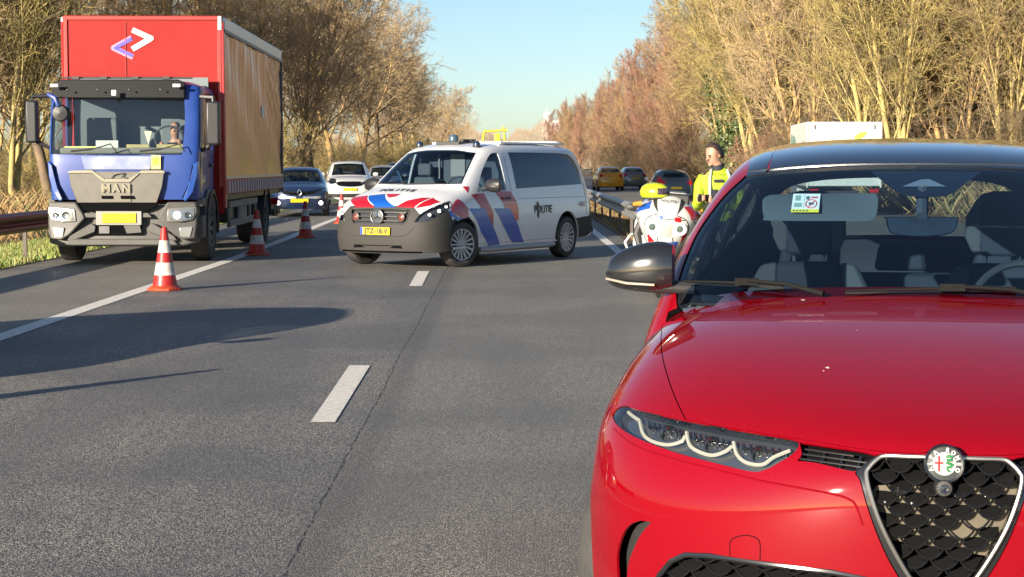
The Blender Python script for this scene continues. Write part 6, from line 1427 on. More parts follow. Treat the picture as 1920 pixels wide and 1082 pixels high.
# name board (washed out pale writing field) and sticker
b = MB(); b.prism(kpoly([(152, 293), (285, 293), (282, 318), (158, 318)], .12), .118, .135); b.build('name_board', mat('name_board', (.26, .29, .38), .5, noise=(2.5, 1., (.10, .14, .30))), cab, bevel=.01)
st2 = empty('cab_sticker'); st2.parent = cab
b = MB(); b.prism(kpoly([(283, 291), (301, 291), (301, 317), (283, 317)], .12), .120, .128); b.build('sticker_face', mat('sticker_pale', (.55, .48, .16), .5), st2)
b = MB(); b.prism(kpoly([(286, 296), (298, 296), (298, 309), (286, 309)], .12), .117, .120); b.build('sticker_print', mat('sticker_gold', (.50, .28, .03), .5), st2)
# corner deflectors
for sg, pts in ((1, [(88, 302), (96, 308), (108, 352), (118, 374), (112, 378), (98, 360), (90, 330)]), (-1, None)):
    q = kpoly([(88, 302), (96, 308), (108, 352), (118, 374), (112, 378), (98, 360), (90, 330)], .13); q = [(x if sg == 1 else -x, z) for x, z in q]
    b = MB(); b.prism(q, .11, .2); b.v = [(x, y + .10 * max(0, abs(x) - .95) * 3, z) for x, y, z in b.v]; b.build('deflector', mat('deflector_blue', (.02, .07, .30), .25, coat=.8), cab, bevel=.015)
    b = MB(); b.tube([((x if sg == 1 else -x), .12 + .3 * max(0, abs(x) - .95), z) for x, z in kpoly([(97, 310), (104, 345), (118, 372)], .1)], .010, 5); b.build('deflector_gap', M_DARK, cab)
# bumper: sculpted, in layers
def layer(name, pts, y0, y1, m, bev=.02, mirror=False, wrap=True):
    q = kpoly(pts, y0 + .02); qs = [q] + ([[(-x + 0, z) for x, z in q]] if mirror else [])
    out = None
    for k in qs:
        b = MB(); b.prism(k, y0, y1)
        if wrap: b.v = [(x, y + .22 * max(0, abs(x) - .92) ** 1.3 * 3, z) for x, y, z in b.v]
        out = b.build(name, m, cab, bevel=bev)
    return out
layer('bumper_core', [(92, 383), (366, 383), (368, 456), (340, 462), (115, 462), (90, 456)], .10, .5, M_KG, .03)
layer('bumper_slot', [(140, 381), (300, 381), (285, 392), (268, 398), (172, 398), (155, 392)], .06, .098, M_DARK, .005)
layer('bumper_lip', [(132, 448), (325, 448), (335, 460), (120, 460)], .02, .098, M_KG, .02)
layer('bumper_wing', [(89, 379), (142, 379), (155, 398), (160, 410), (152, 418), (132, 440), (116, 450), (92, 448), (88, 420)], .0, .098, M_KG, .025, mirror=True)
layer('bumper_cheek', [(132, 442), (172, 418), (180, 424), (178, 436), (142, 450), (125, 452)], .02, .096, M_KG, .015, mirror=True)
layer('bumper_bar', [(160, 399), (278, 399), (286, 408), (152, 408)], .035, .097, M_KG, .01)
layer('bumper_grille', [(172, 422), (266, 422), (266, 440), (160, 440)], .05, .098, M_DARK, .005)
layer('tow_plate', [(186, 424), (206, 424), (206, 438), (186, 438)], .03, .052, M_KS, .005); layer('tow_plate', [(232, 422), (262, 420), (266, 436), (238, 438)], .03, .052, M_KG, .005)
for sg in (1, -1):
    h = empty('headlight'); h.parent = cab
    q = kpoly([(314, 391), (366, 387), (368, 398), (360, 413), (340, 416), (312, 416)], -.01); q = [(sg * x, z) for x, z in q]
    def wr(b): b.v = [(x, y + .22 * max(0, abs(x) - .92) ** 1.3 * 3, z) for x, y, z in b.v]; return b
    b = MB(); b.prism(q, -.012, .03); wr(b).build('lamp_frame', mat('lamp_frame', (.20, .20, .19), .35, .4), h, bevel=.012)
    qi = [(x * .995 + (sum(a for a, _ in q) / 6) * .005, z) for x, z in q]; cx0 = sum(a for a, _ in q) / 6; cz0 = sum(c for _, c in q) / 6
    qi = [(cx0 + (x - cx0) * .82, cz0 + (z - cz0) * .74) for x, z in q]; b = MB(); b.prism(qi, -.018, -.010); wr(b).build('lamp_bowl', mat('lamp_bowl_light', (.38, .38, .36), .15, .8), h)
    for dx, rr_ in ((-.09, .055), (.065, .045)):
        b = MB(); b.lathe([(0, -.008), (rr_ * .6, -.004), (rr_, -.014), (rr_ * 1.05, .01)], 16, 'Y', (cx0 + sg * dx, -.018, cz0)); wr(b); lit = sg > 0 and dx < 0
        b.build('reflector', mat('truck_lamp_lit', (1, .98, .9), .3, emit=(1, .95, .80), es=1.6) if lit else M_CHM, h)
    b = MB(); q2 = kpoly([(95, 425), (120, 427), (118, 444), (100, 446)], -.01); b.prism([(-sg * x, z) for x, z in q2], -.004, .03); wr(b).build('fog_lamp', mat('fog_glass', (.5, .5, .47), .15, .6), cab, bevel=.01)
p = plate(cab, (0, 0, 0), None, eu=False); X_, Z_ = kp(223, 409, -.02); p.location = (X_, -.005, Z_); p.scale = (.98, 1, 1.35)
b = MB(); b.prism(kpoly([(180, 396), (266, 396), (266, 422), (180, 422)], .02), .006, .03); b.build('plate_holder', mat('holder_grey', (.25, .25, .22), .6), cab, bevel=.01)
# mirrors
for sg, cxp, (z0, z1), wd in ((-1, (46, 70), (188, 268), 0), (1, (385, 412), (190, 272), 0)):
    m_ = empty('side_mirror'); m_.parent = K_ROOT
    xa, zt = kp(cxp[0], z0[0] if isinstance(z0, tuple) else z0, .35); xb, zb = kp(cxp[1], z1, .35); b = MB(); b.box(((xa + xb) / 2, .42, (zt + zb) / 2), (abs(xb - xa), .16, zt - zb)); b.build('mirror_case', mat('mirror_case', (.022, .023, .025), .4), m_, bevel=.035)
    b = MB(); b.box(((xa + xb) / 2, .505, (zt + zb) / 2), (abs(xb - xa) * .8, .008, (zt - zb) * .9)); b.build('mirror_glass', M_CHR, m_)
    b = MB(); b.tube([(sg * 1.06, .55, zt + .08), ((xa + xb) / 2, .45, zt + .06), ((xa + xb) / 2, .44, zt - .05)], .035, 7); b.tube([(sg * 1.10, .5, zb - .10), (sg * 1.2, .45, zb - .06), ((xa + xb) / 2, .44, zb + .05)], .03, 7); b.build('mirror_arm', M_KD, m_)
xa, zt = kp(103, 184, .1); b = MB(); b.lathe([(0, -.02), (.11, .0), (.13, .06), (.10, .10)], 18, 'Y', (xa + .06, .14, kp(108, 212, .1)[1])); b.build('front_mirror', M_KD, K_ROOT); b = MB(); b.tube([(xa - .12, .2, zt + .06), (xa, .12, zt + .0), (xa + .04, .14, zt - .12)], .035, 7); b.build('front_mirror_arm', M_KB, K_ROOT)
b = MB(); xr_, zr_ = kp(108, 180, .06); b.box((xr_ + .02, .10, zr_ - .28), (.035, .006, .46)); b.build('lamp_stripe', mat('red_strip', (.6, .08, .06), .5), cab) if False else None
# wipers
for (a1, b1), (a2, b2) in (((133, 284), (173, 280)), ((262, 284), (302, 280))):
    xa, za = kp(a1, b1, .12); xb, zb = kp(a2, b2, .12); b = MB(); b.tube([(xa, .12, za), (xb, .12, zb)], .016, 5); b.tube([(xb, .12, zb), (xb + .28, .10, zb + .08), (xb + .36, .12, zb - .04)], .011, 5); b.build('wiper', M_KD, cab)
# cab interior
b = MB(); b.box((0, .62, 1.72), (2.0, .5, .10)); b.build('dashboard', mat('truck_dash', (.16, .16, .14), .8), cab, bevel=.03)
b = MB(); b.box((-.30, .50, 1.80), (.34, .05, .16)); b.build('paper_sheet', mat('paper_white'), cab); b = MB(); b.box((-.72, .50, 1.765), (.62, .03, .05)); b.build('note_strip', mat('note_yellow', (.70, .66, .20), .6), cab)
for x0, x1 in ((.0, .34), (.46, .86)): b = MB(); b.box(((x0 + x1) / 2, .47, 1.76), (x1 - x0, .02, .12)); b.build('name_plate', mat('name_gold', (.42, .34, .10), .6, noise=(5, .8, (.25, .22, .12))), cab)
b = MB(); b.prism([(.28, 2.02), (.40, 2.02), (.345, 1.82)], .42, .44); b.build('pennant', mat('pennant_cream', (.62, .58, .42), .7), cab)
for x in (-.55, .62):
    s_ = empty('seat', (x, 1.3, 0)); s_.parent = cab; b = MB(); b.prism([(-.25, 1.3), (.25, 1.3), (.24, 2.25), (-.24, 2.25)], 0, .14); b.build('backrest', mat('truck_seat', (.12, .14, .15), .9), s_, bevel=.04)
b = MB(); n = 20; b.tube([(.58 + .22 * math.cos(2 * math.pi * i / n), .86 + .05 * math.sin(2 * math.pi * i / n), 1.92 + .19 * math.sin(2 * math.pi * i / n)) for i in range(n + 1)], .016, 6, caps=False); b.build('steering_wheel', M_KD, cab)
# ================================================================ PEOPLE, MOTORCYCLE, FAR TRUCKS
def skin_body(name, joints, edges, m, parent=None, sub=2, root=0):
    me = bpy.data.meshes.new(name); me.from_pydata([j[:3] for j in joints], edges, []); me.update(); o = bpy.data.objects.new(name, me); COL.objects.link(o)
    sk = o.modifiers.new('skin', 'SKIN'); sk.use_smooth_shade = True
    if not me.skin_vertices: me.skin_vertices
    return o
def tapered(name, chains, m, parent, n=14, sub=1):
    """joined tapered limbs: each chain [(x, y, z, rx, ry)] elliptical rings, merged with a remesh into one surface"""
    b = MB()
    for ch in chains:
        pts = [Vector(c[:3]) for c in ch]; k = len(ch); vs = []; fs = []
        for i, c in enumerate(ch):
            t = (pts[min(i + 1, k - 1)] - pts[max(i - 1, 0)]).normalized(); ref = Vector((1, 0, 0)) if abs(t.x) < .8 else Vector((0, 0, 1)); a = (ref - t * ref.dot(t)).normalized(); bb = t.cross(a); ry = c[4] if len(c) > 4 else c[3]
            for j in range(n): th = 2 * math.pi * j / n; vs.append(pts[i] + a * math.cos(th) * c[3] + bb * math.sin(th) * ry)
        for i in range(k - 1):
            for j in range(n): fs.append((i * n + j, i * n + (j + 1) % n, (i + 1) * n + (j + 1) % n, (i + 1) * n + j))
        fs += [tuple(range(n))[::-1], tuple((k - 1) * n + j for j in range(n))]; b.add(vs, fs)
    o = b.build(name, m, parent, angle=180)
    r = o.modifiers.new('remesh', 'REMESH'); r.mode = 'VOXEL'; r.voxel_size = .011; r.use_smooth_shade = True
    s = o.modifiers.new('smooth', 'SMOOTH'); s.iterations = 3; s.factor = .6
    return o
M_SKIN = mat('skin', (.42, .23, .155), .5, noise=(30, .4, (.36, .17, .12))); M_HAIR = mat('hair_dark', (.035, .018, .014), .6, bump=(120, .6)); M_HIV = mat('hi_vis', (.30, .40, .012), .7, noise=(14, .9, (.17, .24, .012)), bump=(18, .5)); M_UNI = mat('uniform_navy', (.012, .014, .025), .75, bump=(30, .3)); M_REFL = mat('reflective_tape', (.42, .44, .40), .4, .3)
# officer: stands left-facing behind the motorcycle, head bowed over a phone held in both hands
OF = empty('officer', (2.26, 19.3, 0), R(0), 'person in hi-vis police jacket looking down at something held in both hands', 'person')
def chain(*p): return list(p)
hx, hy = -.02, 0
tors = [chain((0, 0, .92, .165, .115), (0, .0, 1.05, .16, .11), (0, 0, 1.2, .175, .12), (0, -.01, 1.34, .195, .125), (0, -.005, 1.44, .19, .105), (0, 0, 1.49, .10, .07), (-.015, -.012, 1.56, .058, .06)),
        chain((.10, 0, .95, .10, .105), (.12, -.01, .75, .088, .09), (.125, -.02, .50, .062, .064), (.125, .0, .30, .062, .062), (.125, .03, .09, .042, .046)),
        chain((-.10, 0, .95, .10, .105), (-.13, -.03, .75, .088, .09), (-.14, -.05, .50, .062, .064), (-.14, -.03, .30, .062, .062), (-.14, .0, .09, .042, .046))]
arm = [[(.16, 0, 1.42, .066), (.225, -.0, 1.33, .060), (.245, -.03, 1.16, .052), (.22, -.10, 1.07, .052), (.06, -.21, 1.10, .046), (-.12, -.28, 1.15, .034), (-.16, -.295, 1.16, .028)],
       [(-.16, 0, 1.42, .066), (-.215, -.02, 1.33, .060), (-.235, -.07, 1.17, .052), (-.245, -.12, 1.09, .052), (-.27, -.22, 1.12, .046), (-.25, -.30, 1.17, .034), (-.245, -.32, 1.18, .028)]]
head = [[(-.015, -.012, 1.52, .056, .058), (-.025, -.02, 1.58, .057, .06), (-.04, -.035, 1.62, .066, .080), (-.05, -.035, 1.67, .076, .098), (-.045, -.025, 1.72, .078, .102), (-.035, -.012, 1.765, .066, .085), (-.03, -.006, 1.79, .030, .042)]]
RZh = Matrix.Rotation(R(38), 4, 'Z')        # the face turns to the left of the picture
feat = [[(-.04, -.128, 1.668, .014), (-.04, -.142, 1.650, .016), (-.04, -.135, 1.642, .012)],   # nose
        [(-.04, -.105, 1.600, .020), (-.04, -.110, 1.585, .022), (-.04, -.09, 1.578, .018)], [(-.070, -.115, 1.695, .014), (-.010, -.115, 1.695, .014)],
        [(.036, -.01, 1.69, .011, .018), (.040, -.005, 1.665, .013, .022), (.034, -.008, 1.645, .008, .012)], [(-.116, -.01, 1.69, .011, .018), (-.120, -.005, 1.665, .013, .022), (-.114, -.008, 1.645, .008, .012)]]
# turn head features about the neck axis and bow them a little
def turn(chs, piv=(-.03, -.02, 1.58), rz=-52, rx=16):
    M = Matrix.Translation(piv) @ Matrix.Rotation(R(rz), 4, 'Z') @ Matrix.Rotation(R(rx), 4, 'X') @ Matrix.Translation(-Vector(piv))
    return [[(*(M @ Vector(c[:3])), *c[3:]) for c in ch] for ch in chs], M
hd_, MH = turn(head + feat)
def hand(cx, cy, cz, sgn):
    ch = [[(cx - .0, cy, cz, .022, .034), (cx + sgn * .03, cy - .045, cz + .005, .018, .042), (cx + sgn * .045, cy - .075, cz + .008, .013, .038)]]
    for i, L in enumerate((.055, .064, .060, .046)):
        o = -.033 + .021 * i; bx, by = cx + sgn * .048, cy - .082; ch.append([(bx, by, cz + o + .008, .0095), (bx + sgn * .006, by - L * .45, cz + o + .012, .009), (bx - sgn * .022, by - L * .62, cz + o + .010, .0085), (bx - sgn * .040, by - L * .5, cz + o + .006, .007)])
    ch.append([(cx + sgn * .012, cy - .02, cz + .03, .013), (cx - sgn * .010, cy - .055, cz + .050, .011), (cx - sgn * .018, cy - .085, cz + .052, .009)]); return ch
tapered('body', tors + arm + hd_ + hand(-.17, -.30, 1.165, 1) + hand(-.25, -.325, 1.185, 1), M_SKIN, OF)
def grow_ch(chs, d): return [[(*c[:3], c[3] + d, (c[4] if len(c) > 4 else c[3]) + d) for c in ch] for ch in chs]
jk = tapered('jacket', grow_ch([tors[0][:5]], .018) + [[(0, 0, 1.42, .19, .12), (0, 0, 1.485, .13, .095), (-.01, -.01, 1.525, .080, .078)]] + grow_ch([a[:6] for a in arm], .008), M_HIV, OF)
tapered('trousers', grow_ch(tors[1:], .012) + [[(0, 0, .98, .175, .125), (0, 0, .86, .17, .12)]], M_UNI, OF)
tapered('collar', [[(-.01, -.008, 1.50, .088, .088), (-.015, -.015, 1.55, .072, .074), (-.018, -.016, 1.565, .066, .068)]], M_UNI, OF)
hr = [[(-.044, -.004, 1.742, .080, .104), (-.038, -.004, 1.775, .074, .095), (-.03, .0, 1.803, .046, .058)], [(-.042, .026, 1.71, .079, .080), (-.03, .055, 1.66, .066, .048), (-.025, .05, 1.615, .050, .034)], [(.026, .0, 1.72, .022, .060), (.028, .015, 1.67, .016, .036), (.026, .03, 1.64, .014, .03)], [(-.106, .0, 1.72, .022, .060), (-.108, .015, 1.67, .016, .036), (-.106, .03, 1.64, .014, .03)]]
tapered('hair', turn(hr)[0], M_HAIR, OF)
b = MB()
for x in (-.072, -.008): b.lathe([(0, -.007), (.010, 0)], 8, 'Y', (x, -.122, 1.678))
b.xf(MH).build('eyes', mat('eye_dark', (.03, .02, .02), .9, spec=.0), OF); b = MB()
for x in (-.072, -.008): b.box((x, -.126, 1.699), (.038, .010, .008))
b.xf(MH).build('eyebrows', M_HAIR, OF); b = MB(); b.box((-.04, -.118, 1.618), (.040, .008, .008)); b.xf(MH).build('mouth', mat('lips', (.45, .16, .13), .5), OF)
for sx in (-1, 1):
    b = MB(); b.tube([(sx * .11, -.150, 1.02), (sx * .115, -.158, 1.25), (sx * .11, -.13, 1.42), (sx * .09, -.06, 1.505)], .018, 6); b.v = [(x, y, z) for x, y, z in b.v]; b.build('vest_strap', M_REFL, OF)
b = MB(); n = 26; b.lathe([(1.0, -.03), (1.02, 0), (1.0, .03)], n); b.v = [(x * .205, y * .147, z + 1.10) for x, y, z in b.v]; b.build('reflective_band', M_REFL, OF)
for z, s_ in ((1.30, 1), (1.24, -1)): b = MB(); b.box((s_ * .07, -.155, z), (.075, .03, .085)); b.build('chest_pocket', M_UNI, OF, bevel=.01)
b = MB(); b.box((-.02, -.16, 1.38), (.10, .02, .03)); b.build('chest_badge', M_UNI, OF)
for sx in (-1, 1): b = MB(); b.tube([(sx * .132, .07, .05), (sx * .135, -.03, .055), (sx * .135, -.15, .035)], [.048, .052, .036], 10); b.build('boot', mat('boot_black', (.015, .015, .015), .4), OF)
ph = empty('phone', (2.26 - .205, 19.3 - .385, 1.15), R(20), 'small dark phone held in the hands of the person in the hi-vis jacket', 'phone'); b = MB(); b.box((0, 0, 0), (.14, .012, .075)); b.build('phone_case', M_BLK, ph, bevel=.006); b = MB(); b.box((0, .0075, 0), (.125, .002, .062)); b.build('screen', mat('screen_dark', (.03, .05, .07), .1), ph)
OF.scale = (.965, .965, .965)
# driver of the big truck, seen through the screen
DR = empty('driver', (0, 0, 0), 0, 'person in dark clothes sitting at the wheel of the blue cab truck', 'person')
DR.matrix_world = K_ROOT.matrix_basis @ Matrix.Translation((.62, 1.12, 0)); DR.location = (K_ROOT.matrix_basis @ Vector((.64, 1.10, -.02))); DR.rotation_euler = K_ROOT.rotation_euler
tapered('body', [[(0, 0, 1.35, .16, .12), (0, 0, 1.6, .17, .12), (0, 0, 1.80, .20, .12), (0, 0, 1.87, .11, .08), (0, -.01, 1.95, .055, .06)], [(0, -.015, 1.95, .055, .06), (0, -.03, 2.02, .068, .085), (0, -.03, 2.08, .076, .096), (0, -.02, 2.15, .068, .085), (0, -.01, 2.185, .03, .04)], [(0, -.12, 2.07, .014), (0, -.135, 2.05, .015)],
    [(.17, 0, 1.80, .065), (.23, -.06, 1.62, .052), (.17, -.22, 1.72, .042), (.12, -.30, 1.86, .03), (.10, -.32, 1.92, .035)], [(-.17, 0, 1.80, .065), (-.24, -.06, 1.62, .052), (-.20, -.22, 1.70, .042), (-.17, -.28, 1.82, .03), (-.16, -.30, 1.88, .035)]], M_SKIN, DR)
tapered('jacket', [[(0, 0, 1.33, .18, .14), (0, 0, 1.6, .19, .14), (0, 0, 1.80, .22, .14), (0, 0, 1.88, .10, .09)], [(.17, 0, 1.80, .085), (.23, -.06, 1.62, .07), (.17, -.22, 1.72, .058), (.13, -.29, 1.83, .045)], [(-.17, 0, 1.80, .085), (-.24, -.06, 1.62, .07), (-.20, -.22, 1.70, .058), (-.175, -.27, 1.79, .045)]], M_UNI, DR)
tapered('hair', [[(0, .02, 2.12, .080, .092), (0, .02, 2.17, .070, .078), (0, .015, 2.195, .04, .045)]], M_HAIR, DR)
# ---------------- police motorcycle, front towards the camera
MO = empty('police_motorcycle', (1.66, 19.75, 0), R(-6), 'white police motorcycle with red and blue panels parked behind the red car mirror', 'motorcycle')
MO.rotation_euler = (0, R(5), R(-6))
M_MW = mat('moto_white', (.50, .50, .48), .25, coat=.8); M_MR = mat('moto_red', (.36, .006, .015), .3, coat=.6); M_MU = mat('moto_blue', (.012, .07, .36), .3, coat=.6)
# wheels (front at y = .15, rear at 1.65)
def mwheel(y, name, w):
    h = empty(name, (0, y, .31)); h.parent = MO; b = MB(); b.lathe([(.235, -w * .7), (.27, -w), (.30, -w * .7), (.31, 0), (.30, w * .7), (.27, w), (.235, w * .7)], 36, 'X'); b.build('tyre', M_TYRE, h)
    b = MB(); b.lathe([(.24, -w * .6), (.215, -w * .3), (.215, w * .3), (.24, w * .6)], 30, 'X'); b.lathe([(.05, -.05), (.05, .05), (0, .05)], 12, 'X')
    for i in range(6):
        a = i * math.pi / 3; b.tube([(0, .05 * math.cos(a), .05 * math.sin(a)), (0, .22 * math.cos(a + .15), .22 * math.sin(a + .15))], .013, 5)
    b.build('rim', mat('moto_rim', (.62, .62, .58), .3, .6), h)
    for sx in (-1, 1): b = MB(); b.lathe([(.07, sx * .06), (.15, sx * .06), (.15, sx * .066), (.07, sx * .066)], 24, 'X'); b.build('brake_disc', M_CHRD, h)
    return h
mwheel(.15, 'front_wheel', .06); mwheel(1.68, 'rear_wheel', .09)
for sx in (-1, 1):
    b = MB(); b.tube([(sx * .09, .14, .31), (sx * .10, .28, .62), (sx * .11, .42, .95)], [.03, .032, .03], 10); b.build('fork', mat('fork_gold', (.5, .46, .36), .3, .7), MO)
b = MB(); b.lathe([(.335, -.07), (.345, 0), (.335, .07)], 20, 'X', (0, .15, .31), a0=R(10), a1=R(165)); b.build('front_mudguard', M_MW, MO)
_m = []
def mrow(y, z, ws, dy=(0, .01, .04, .10, .20, .34)): _m.append([(w, y + d, z + dz) for w, d, dz in zip(ws, dy, (0, 0, 0, 0, .0, .0))])
mrow(.12, .50, (0, .05, .09, .13, .16, .17)); mrow(.06, .60, (0, .06, .12, .18, .215, .22)); mrow(.0, .72, (0, .08, .16, .235, .275, .28)); mrow(-.03, .86, (0, .10, .19, .27, .33, .345)); mrow(.0, .98, (0, .095, .19, .28, .36, .40)); mrow(.06, 1.06, (0, .08, .16, .22, .27, .30)); mrow(.13, 1.12, (0, .07, .13, .18, .21, .23)); mrow(.20, 1.155, (0, .065, .12, .16, .185, .20))
MS = Surf(_m, 7, 7).orient((0, .5, .8)); MT = [(0, -MS.V), (0, MS.V), (MS.U, MS.V), (MS.U, -MS.V)]
def mpx(p): return MS.px(p, MO)
def mfr(p): return MS.front(p, -3)
MS.patch('fairing', MT, M_MW, MO, rim=.02, res=(.25, .25))
def md(name, pts, m, off=.004, k=1): return MS.patch(name, mfr(crv(pts, k)), m, MO, off=off, res=(.2, .2))
for sx in (-1, 1):
    md('black_strip', [(sx * .135, 1.15), (sx * .18, 1.14), (sx * .15, 1.02), (sx * .10, .95), (sx * .12, 1.03)], M_TRIM)
    h = empty('headlight'); h.parent = MO; 
    u, v = mfr([(sx * .155, .80)])[0]; P = MS.ev([u], [v])[0]; b = MB(); b.lathe([(.0, .012), (.035, .006), (.045, -.012), (.068, -.016), (.075, .0)], 20, 'Y', (P[0], P[1] - .01, P[2])); b.build('lamp_ring', mat('moto_lamp_ring', (.85, .84, .78), .3, emit=(1, .96, .85), es=.35), h)
    b = MB(); b.lathe([(0, -.004), (.042, -.002)], 16, 'Y', (P[0], P[1] - .014, P[2])); b.build('lamp_glass', mat('lamp_grey', (.10, .14, .13), .1, .4), h)
md('side_panel', [(-.36, 1.03), (-.19, 1.09), (-.20, 1.0), (-.36, .92)], M_MU); md('side_panel', [(.17, 1.05), (.25, 1.06), (.37, .93), (.36, .82), (.27, .91)], M_MR)
md('side_panel', [(-.35, .78), (-.27, .78), (-.22, .60), (-.30, .60)], M_MU); md('side_panel', [(-.30, .58), (-.20, .72), (-.10, .62), (-.12, .58), (-.18, .60)], M_MR); md('side_panel', [(.08, .93), (.15, .93), (.16, .87), (.09, .88)], M_MR); md('side_panel', [(-.10, .93), (-.04, .93), (-.06, .88), (-.11, .88)], M_MU)
md('side_panel', [(.03, .64), (.14, .66), (.12, .58), (.06, .56)], M_MU); md('side_panel', [(.18, .74), (.24, .76), (.24, .64), (.17, .62)], M_MR)
for pts in ([(-.10, .95), (-.22, .90), (-.25, .78), (-.20, .68)], [(.10, .95), (.22, .90), (.25, .78), (.20, .68)], [(-.20, .90), (.20, .90)], [(-.30, .90), (-.37, .80)], [(.30, .90), (.37, .80)], [(-.08, .70), (-.10, .58)], [(.08, .70), (.10, .58)]):
    q = mfr(crv(pts, 6, False)); 
    if len(q) > 2: tline('panel_gap', None, .006, M_DARK, -.001, surf=MS, root=MO, uvp=q, n=4)
for sx in (-1, 1):
    b = MB(); b.tube([(sx * .27, .30, .95), (sx * .33, .34, .70), (sx * .26, .30, .48)], [.03, .05, .03], 8); b.build('fork_cover', M_TRIM, MO)
    b = MB(); b.tube([(sx * .30, .14, 1.05), (sx * .40, .14, 1.03)], [.03, .022], 8); b.build('indicator', mat('indicator_amber', (.50, .22, .03), .2), MO)
md('vent', [(-.07, .85), (.07, .85), (.06, .70), (-.06, .70)], mat('vent_grey', (.40, .41, .38), .4, .3), .003)
q = mfr([(0, 1.095)])[0]; P = MS.ev([q[0]], [q[1]])[0]; text('fairing_lettering', 'POLITIE', .052, mat('police_black'), MO, (0, P[1] - .018, 1.10), (1, 0, 0), (0, .45, .9), depth=.001)
b = MB(); vs = []; fs = []
for i in range(9):
    t = i / 8
    for j in range(9): s_ = -1 + j / 4; w = .24 - .05 * t; vs.append((s_ * w, .20 + .22 * t + .10 * s_ * s_, 1.20 + .26 * t * (1 - .25 * s_ * s_)))
for i in range(8):
    for j in range(8): a = i * 9 + j; fs.append((a, a + 1, a + 10, a + 9))
b.add(vs, fs); b.build('windshield', glass('moto_screen', (.16, .19, .21)), MO)
for sx in (-1, 1):
    b = MB(); b.tube([(sx * .08, .42, 1.02), (sx * .30, .50, 1.05), (sx * .42, .58, 1.02)], [.016, .016, .018], 8); b.build('handlebar', M_TRIM, MO)
    b = MB(); b.lathe([(0, -.05), (.055, -.03), (.062, .02), (.045, .05), (0, .055)], 14, 'Y', (0, 0, 0)); b.v = [(x * 1.35 + sx * .40, y + .30, z * .75 + .99) for x, y, z in b.v]; b.build('mirror', M_TRIM, MO)
    b = MB(); b.box((sx * .30, 1.55, .66), (.20, .5, .38)); b.build('pannier', M_MW, MO, bevel=.05)
    b = MB(); b.tube([(sx * .20, .45, .40), (sx * .40, .42, .46), (sx * .46, .42, .58), (sx * .40, .42, .68), (sx * .22, .45, .70)], .016, 8); b.build('crash_bar', mat('bar_cream', (.60, .57, .48), .35, .4), MO)
b = MB(); b.prism([(.4, .98), (.62, 1.05), (.95, .98), (1.0, .82), (1.6, .86), (1.85, .95), (1.9, .80), (1.6, .62), (1.0, .45), (.55, .42), (.35, .6)], -.16, .16, 'X'); b.build('frame_and_tank', M_MW, MO, bevel=.06)
b = MB(); b.prism([(.98, .84), (1.6, .88), (1.7, .95), (1.62, .99), (1.2, .92), (.98, .90)], -.17, .17, 'X'); b.build('seat', M_TRIM, MO, bevel=.03)
b = MB(); b.box((0, .85, .42), (.42, .5, .36)); b.build('engine', mat('engine_grey', (.10, .10, .10), .5, .6), MO, bevel=.06)
b = MB(); b.box((0, 1.85, 1.05), (.40, .34, .30)); b.build('top_box', M_MW, MO, bevel=.05);
b = MB(); b.tube([(-.12, 1.0, .35), (-.30, 1.1, .02)], .014, 6); b.build('side_stand', M_TRIM, MO)
b = MB(); b.box((0, .32, 1.12), (.46, .22, .14)); b.build('dash_panel', M_TRIM, MO, bevel=.02)
# helmet lying on the cockpit
HL = empty('helmet', (1.62, 20.02, 1.13), R(62), 'hi-vis yellow helmet resting on the cockpit of the police motorcycle', 'helmet')
b = MB(); b.lathe([(.13, .0), (.152, .05), (.155, .11), (.135, .18), (.09, .225), (0, .245)], 26); b.v = [(x * .92 + .0, y * 1.12, z) for x, y, z in b.v]; b.build('shell', mat('helmet_yellow', (.38, .42, .015), .3, coat=.6), HL)
b = MB(); b.lathe([(.150, .055), (.158, .09), (.156, .13), (.146, .155)], 14, 'Z', a0=R(-150), a1=R(-20)); b.v = [(x * .95, y * 1.13, z) for x, y, z in b.v]; b.build('visor', mat('helmet_visor', (.05, .035, .06), .1, coat=.8), HL)
b = MB(); b.lathe([(.132, -.01), (.135, .012), (.125, .02)], 24); b.v = [(x * .92, y * 1.12, z) for x, y, z in b.v]; b.build('rim_seal', M_TRIM, HL)
HL.scale = (.95, 1.0, .72)
# ---------------- white box truck on the opposite road
WT = empty('white_box_truck', (gx(1581, 59), 59, -.2), R(-3), 'white box truck with green leaf logo showing above the red car roof', 'truck')
H_ = 3.15
b = MB(); b.box((0, 2.6, (H_ + 1.0) / 2), (2.5, 5.2, H_ - 1.0)); b.build('box_body', mat('box_white', (.52, .53, .50), .4, coat=.2), WT, bevel=.03)
b = MB(); b.box((0, -.01, H_ - .05), (2.5, .05, .07)); b.box((-1.22, -.01, 2.0), (.05, .05, 2.1)); b.box((1.22, -.01, 2.0), (.05, .05, 2.1)); b.build('rear_frame', mat('frame_cream', (.60, .58, .50), .5), WT, bevel=.01)
for x in (-1.0, .98): b = MB(); b.box((x, -.045, H_ - .17), (.04, .03, .14)); b.build('door_hinge', mat('hinge_grey', (.2, .2, .2), .5), WT)
text('side_lettering', 'vesco', .30, mat('vesco_grey', (.36, .34, .34), .5), WT, (-.08, -.035, 2.45), (1, 0, 0), (0, 0, 1), depth=.003, bold=.004)
b = MB(); b.prism([(.32, 2.50), (.34, 2.68), (.50, 2.79), (.74, 2.82), (.64, 2.66), (.52, 2.60), (.42, 2.58)], -.04, -.034); b.build('leaf_logo', mat('leaf_green', (.35, .60, .05), .5), WT)
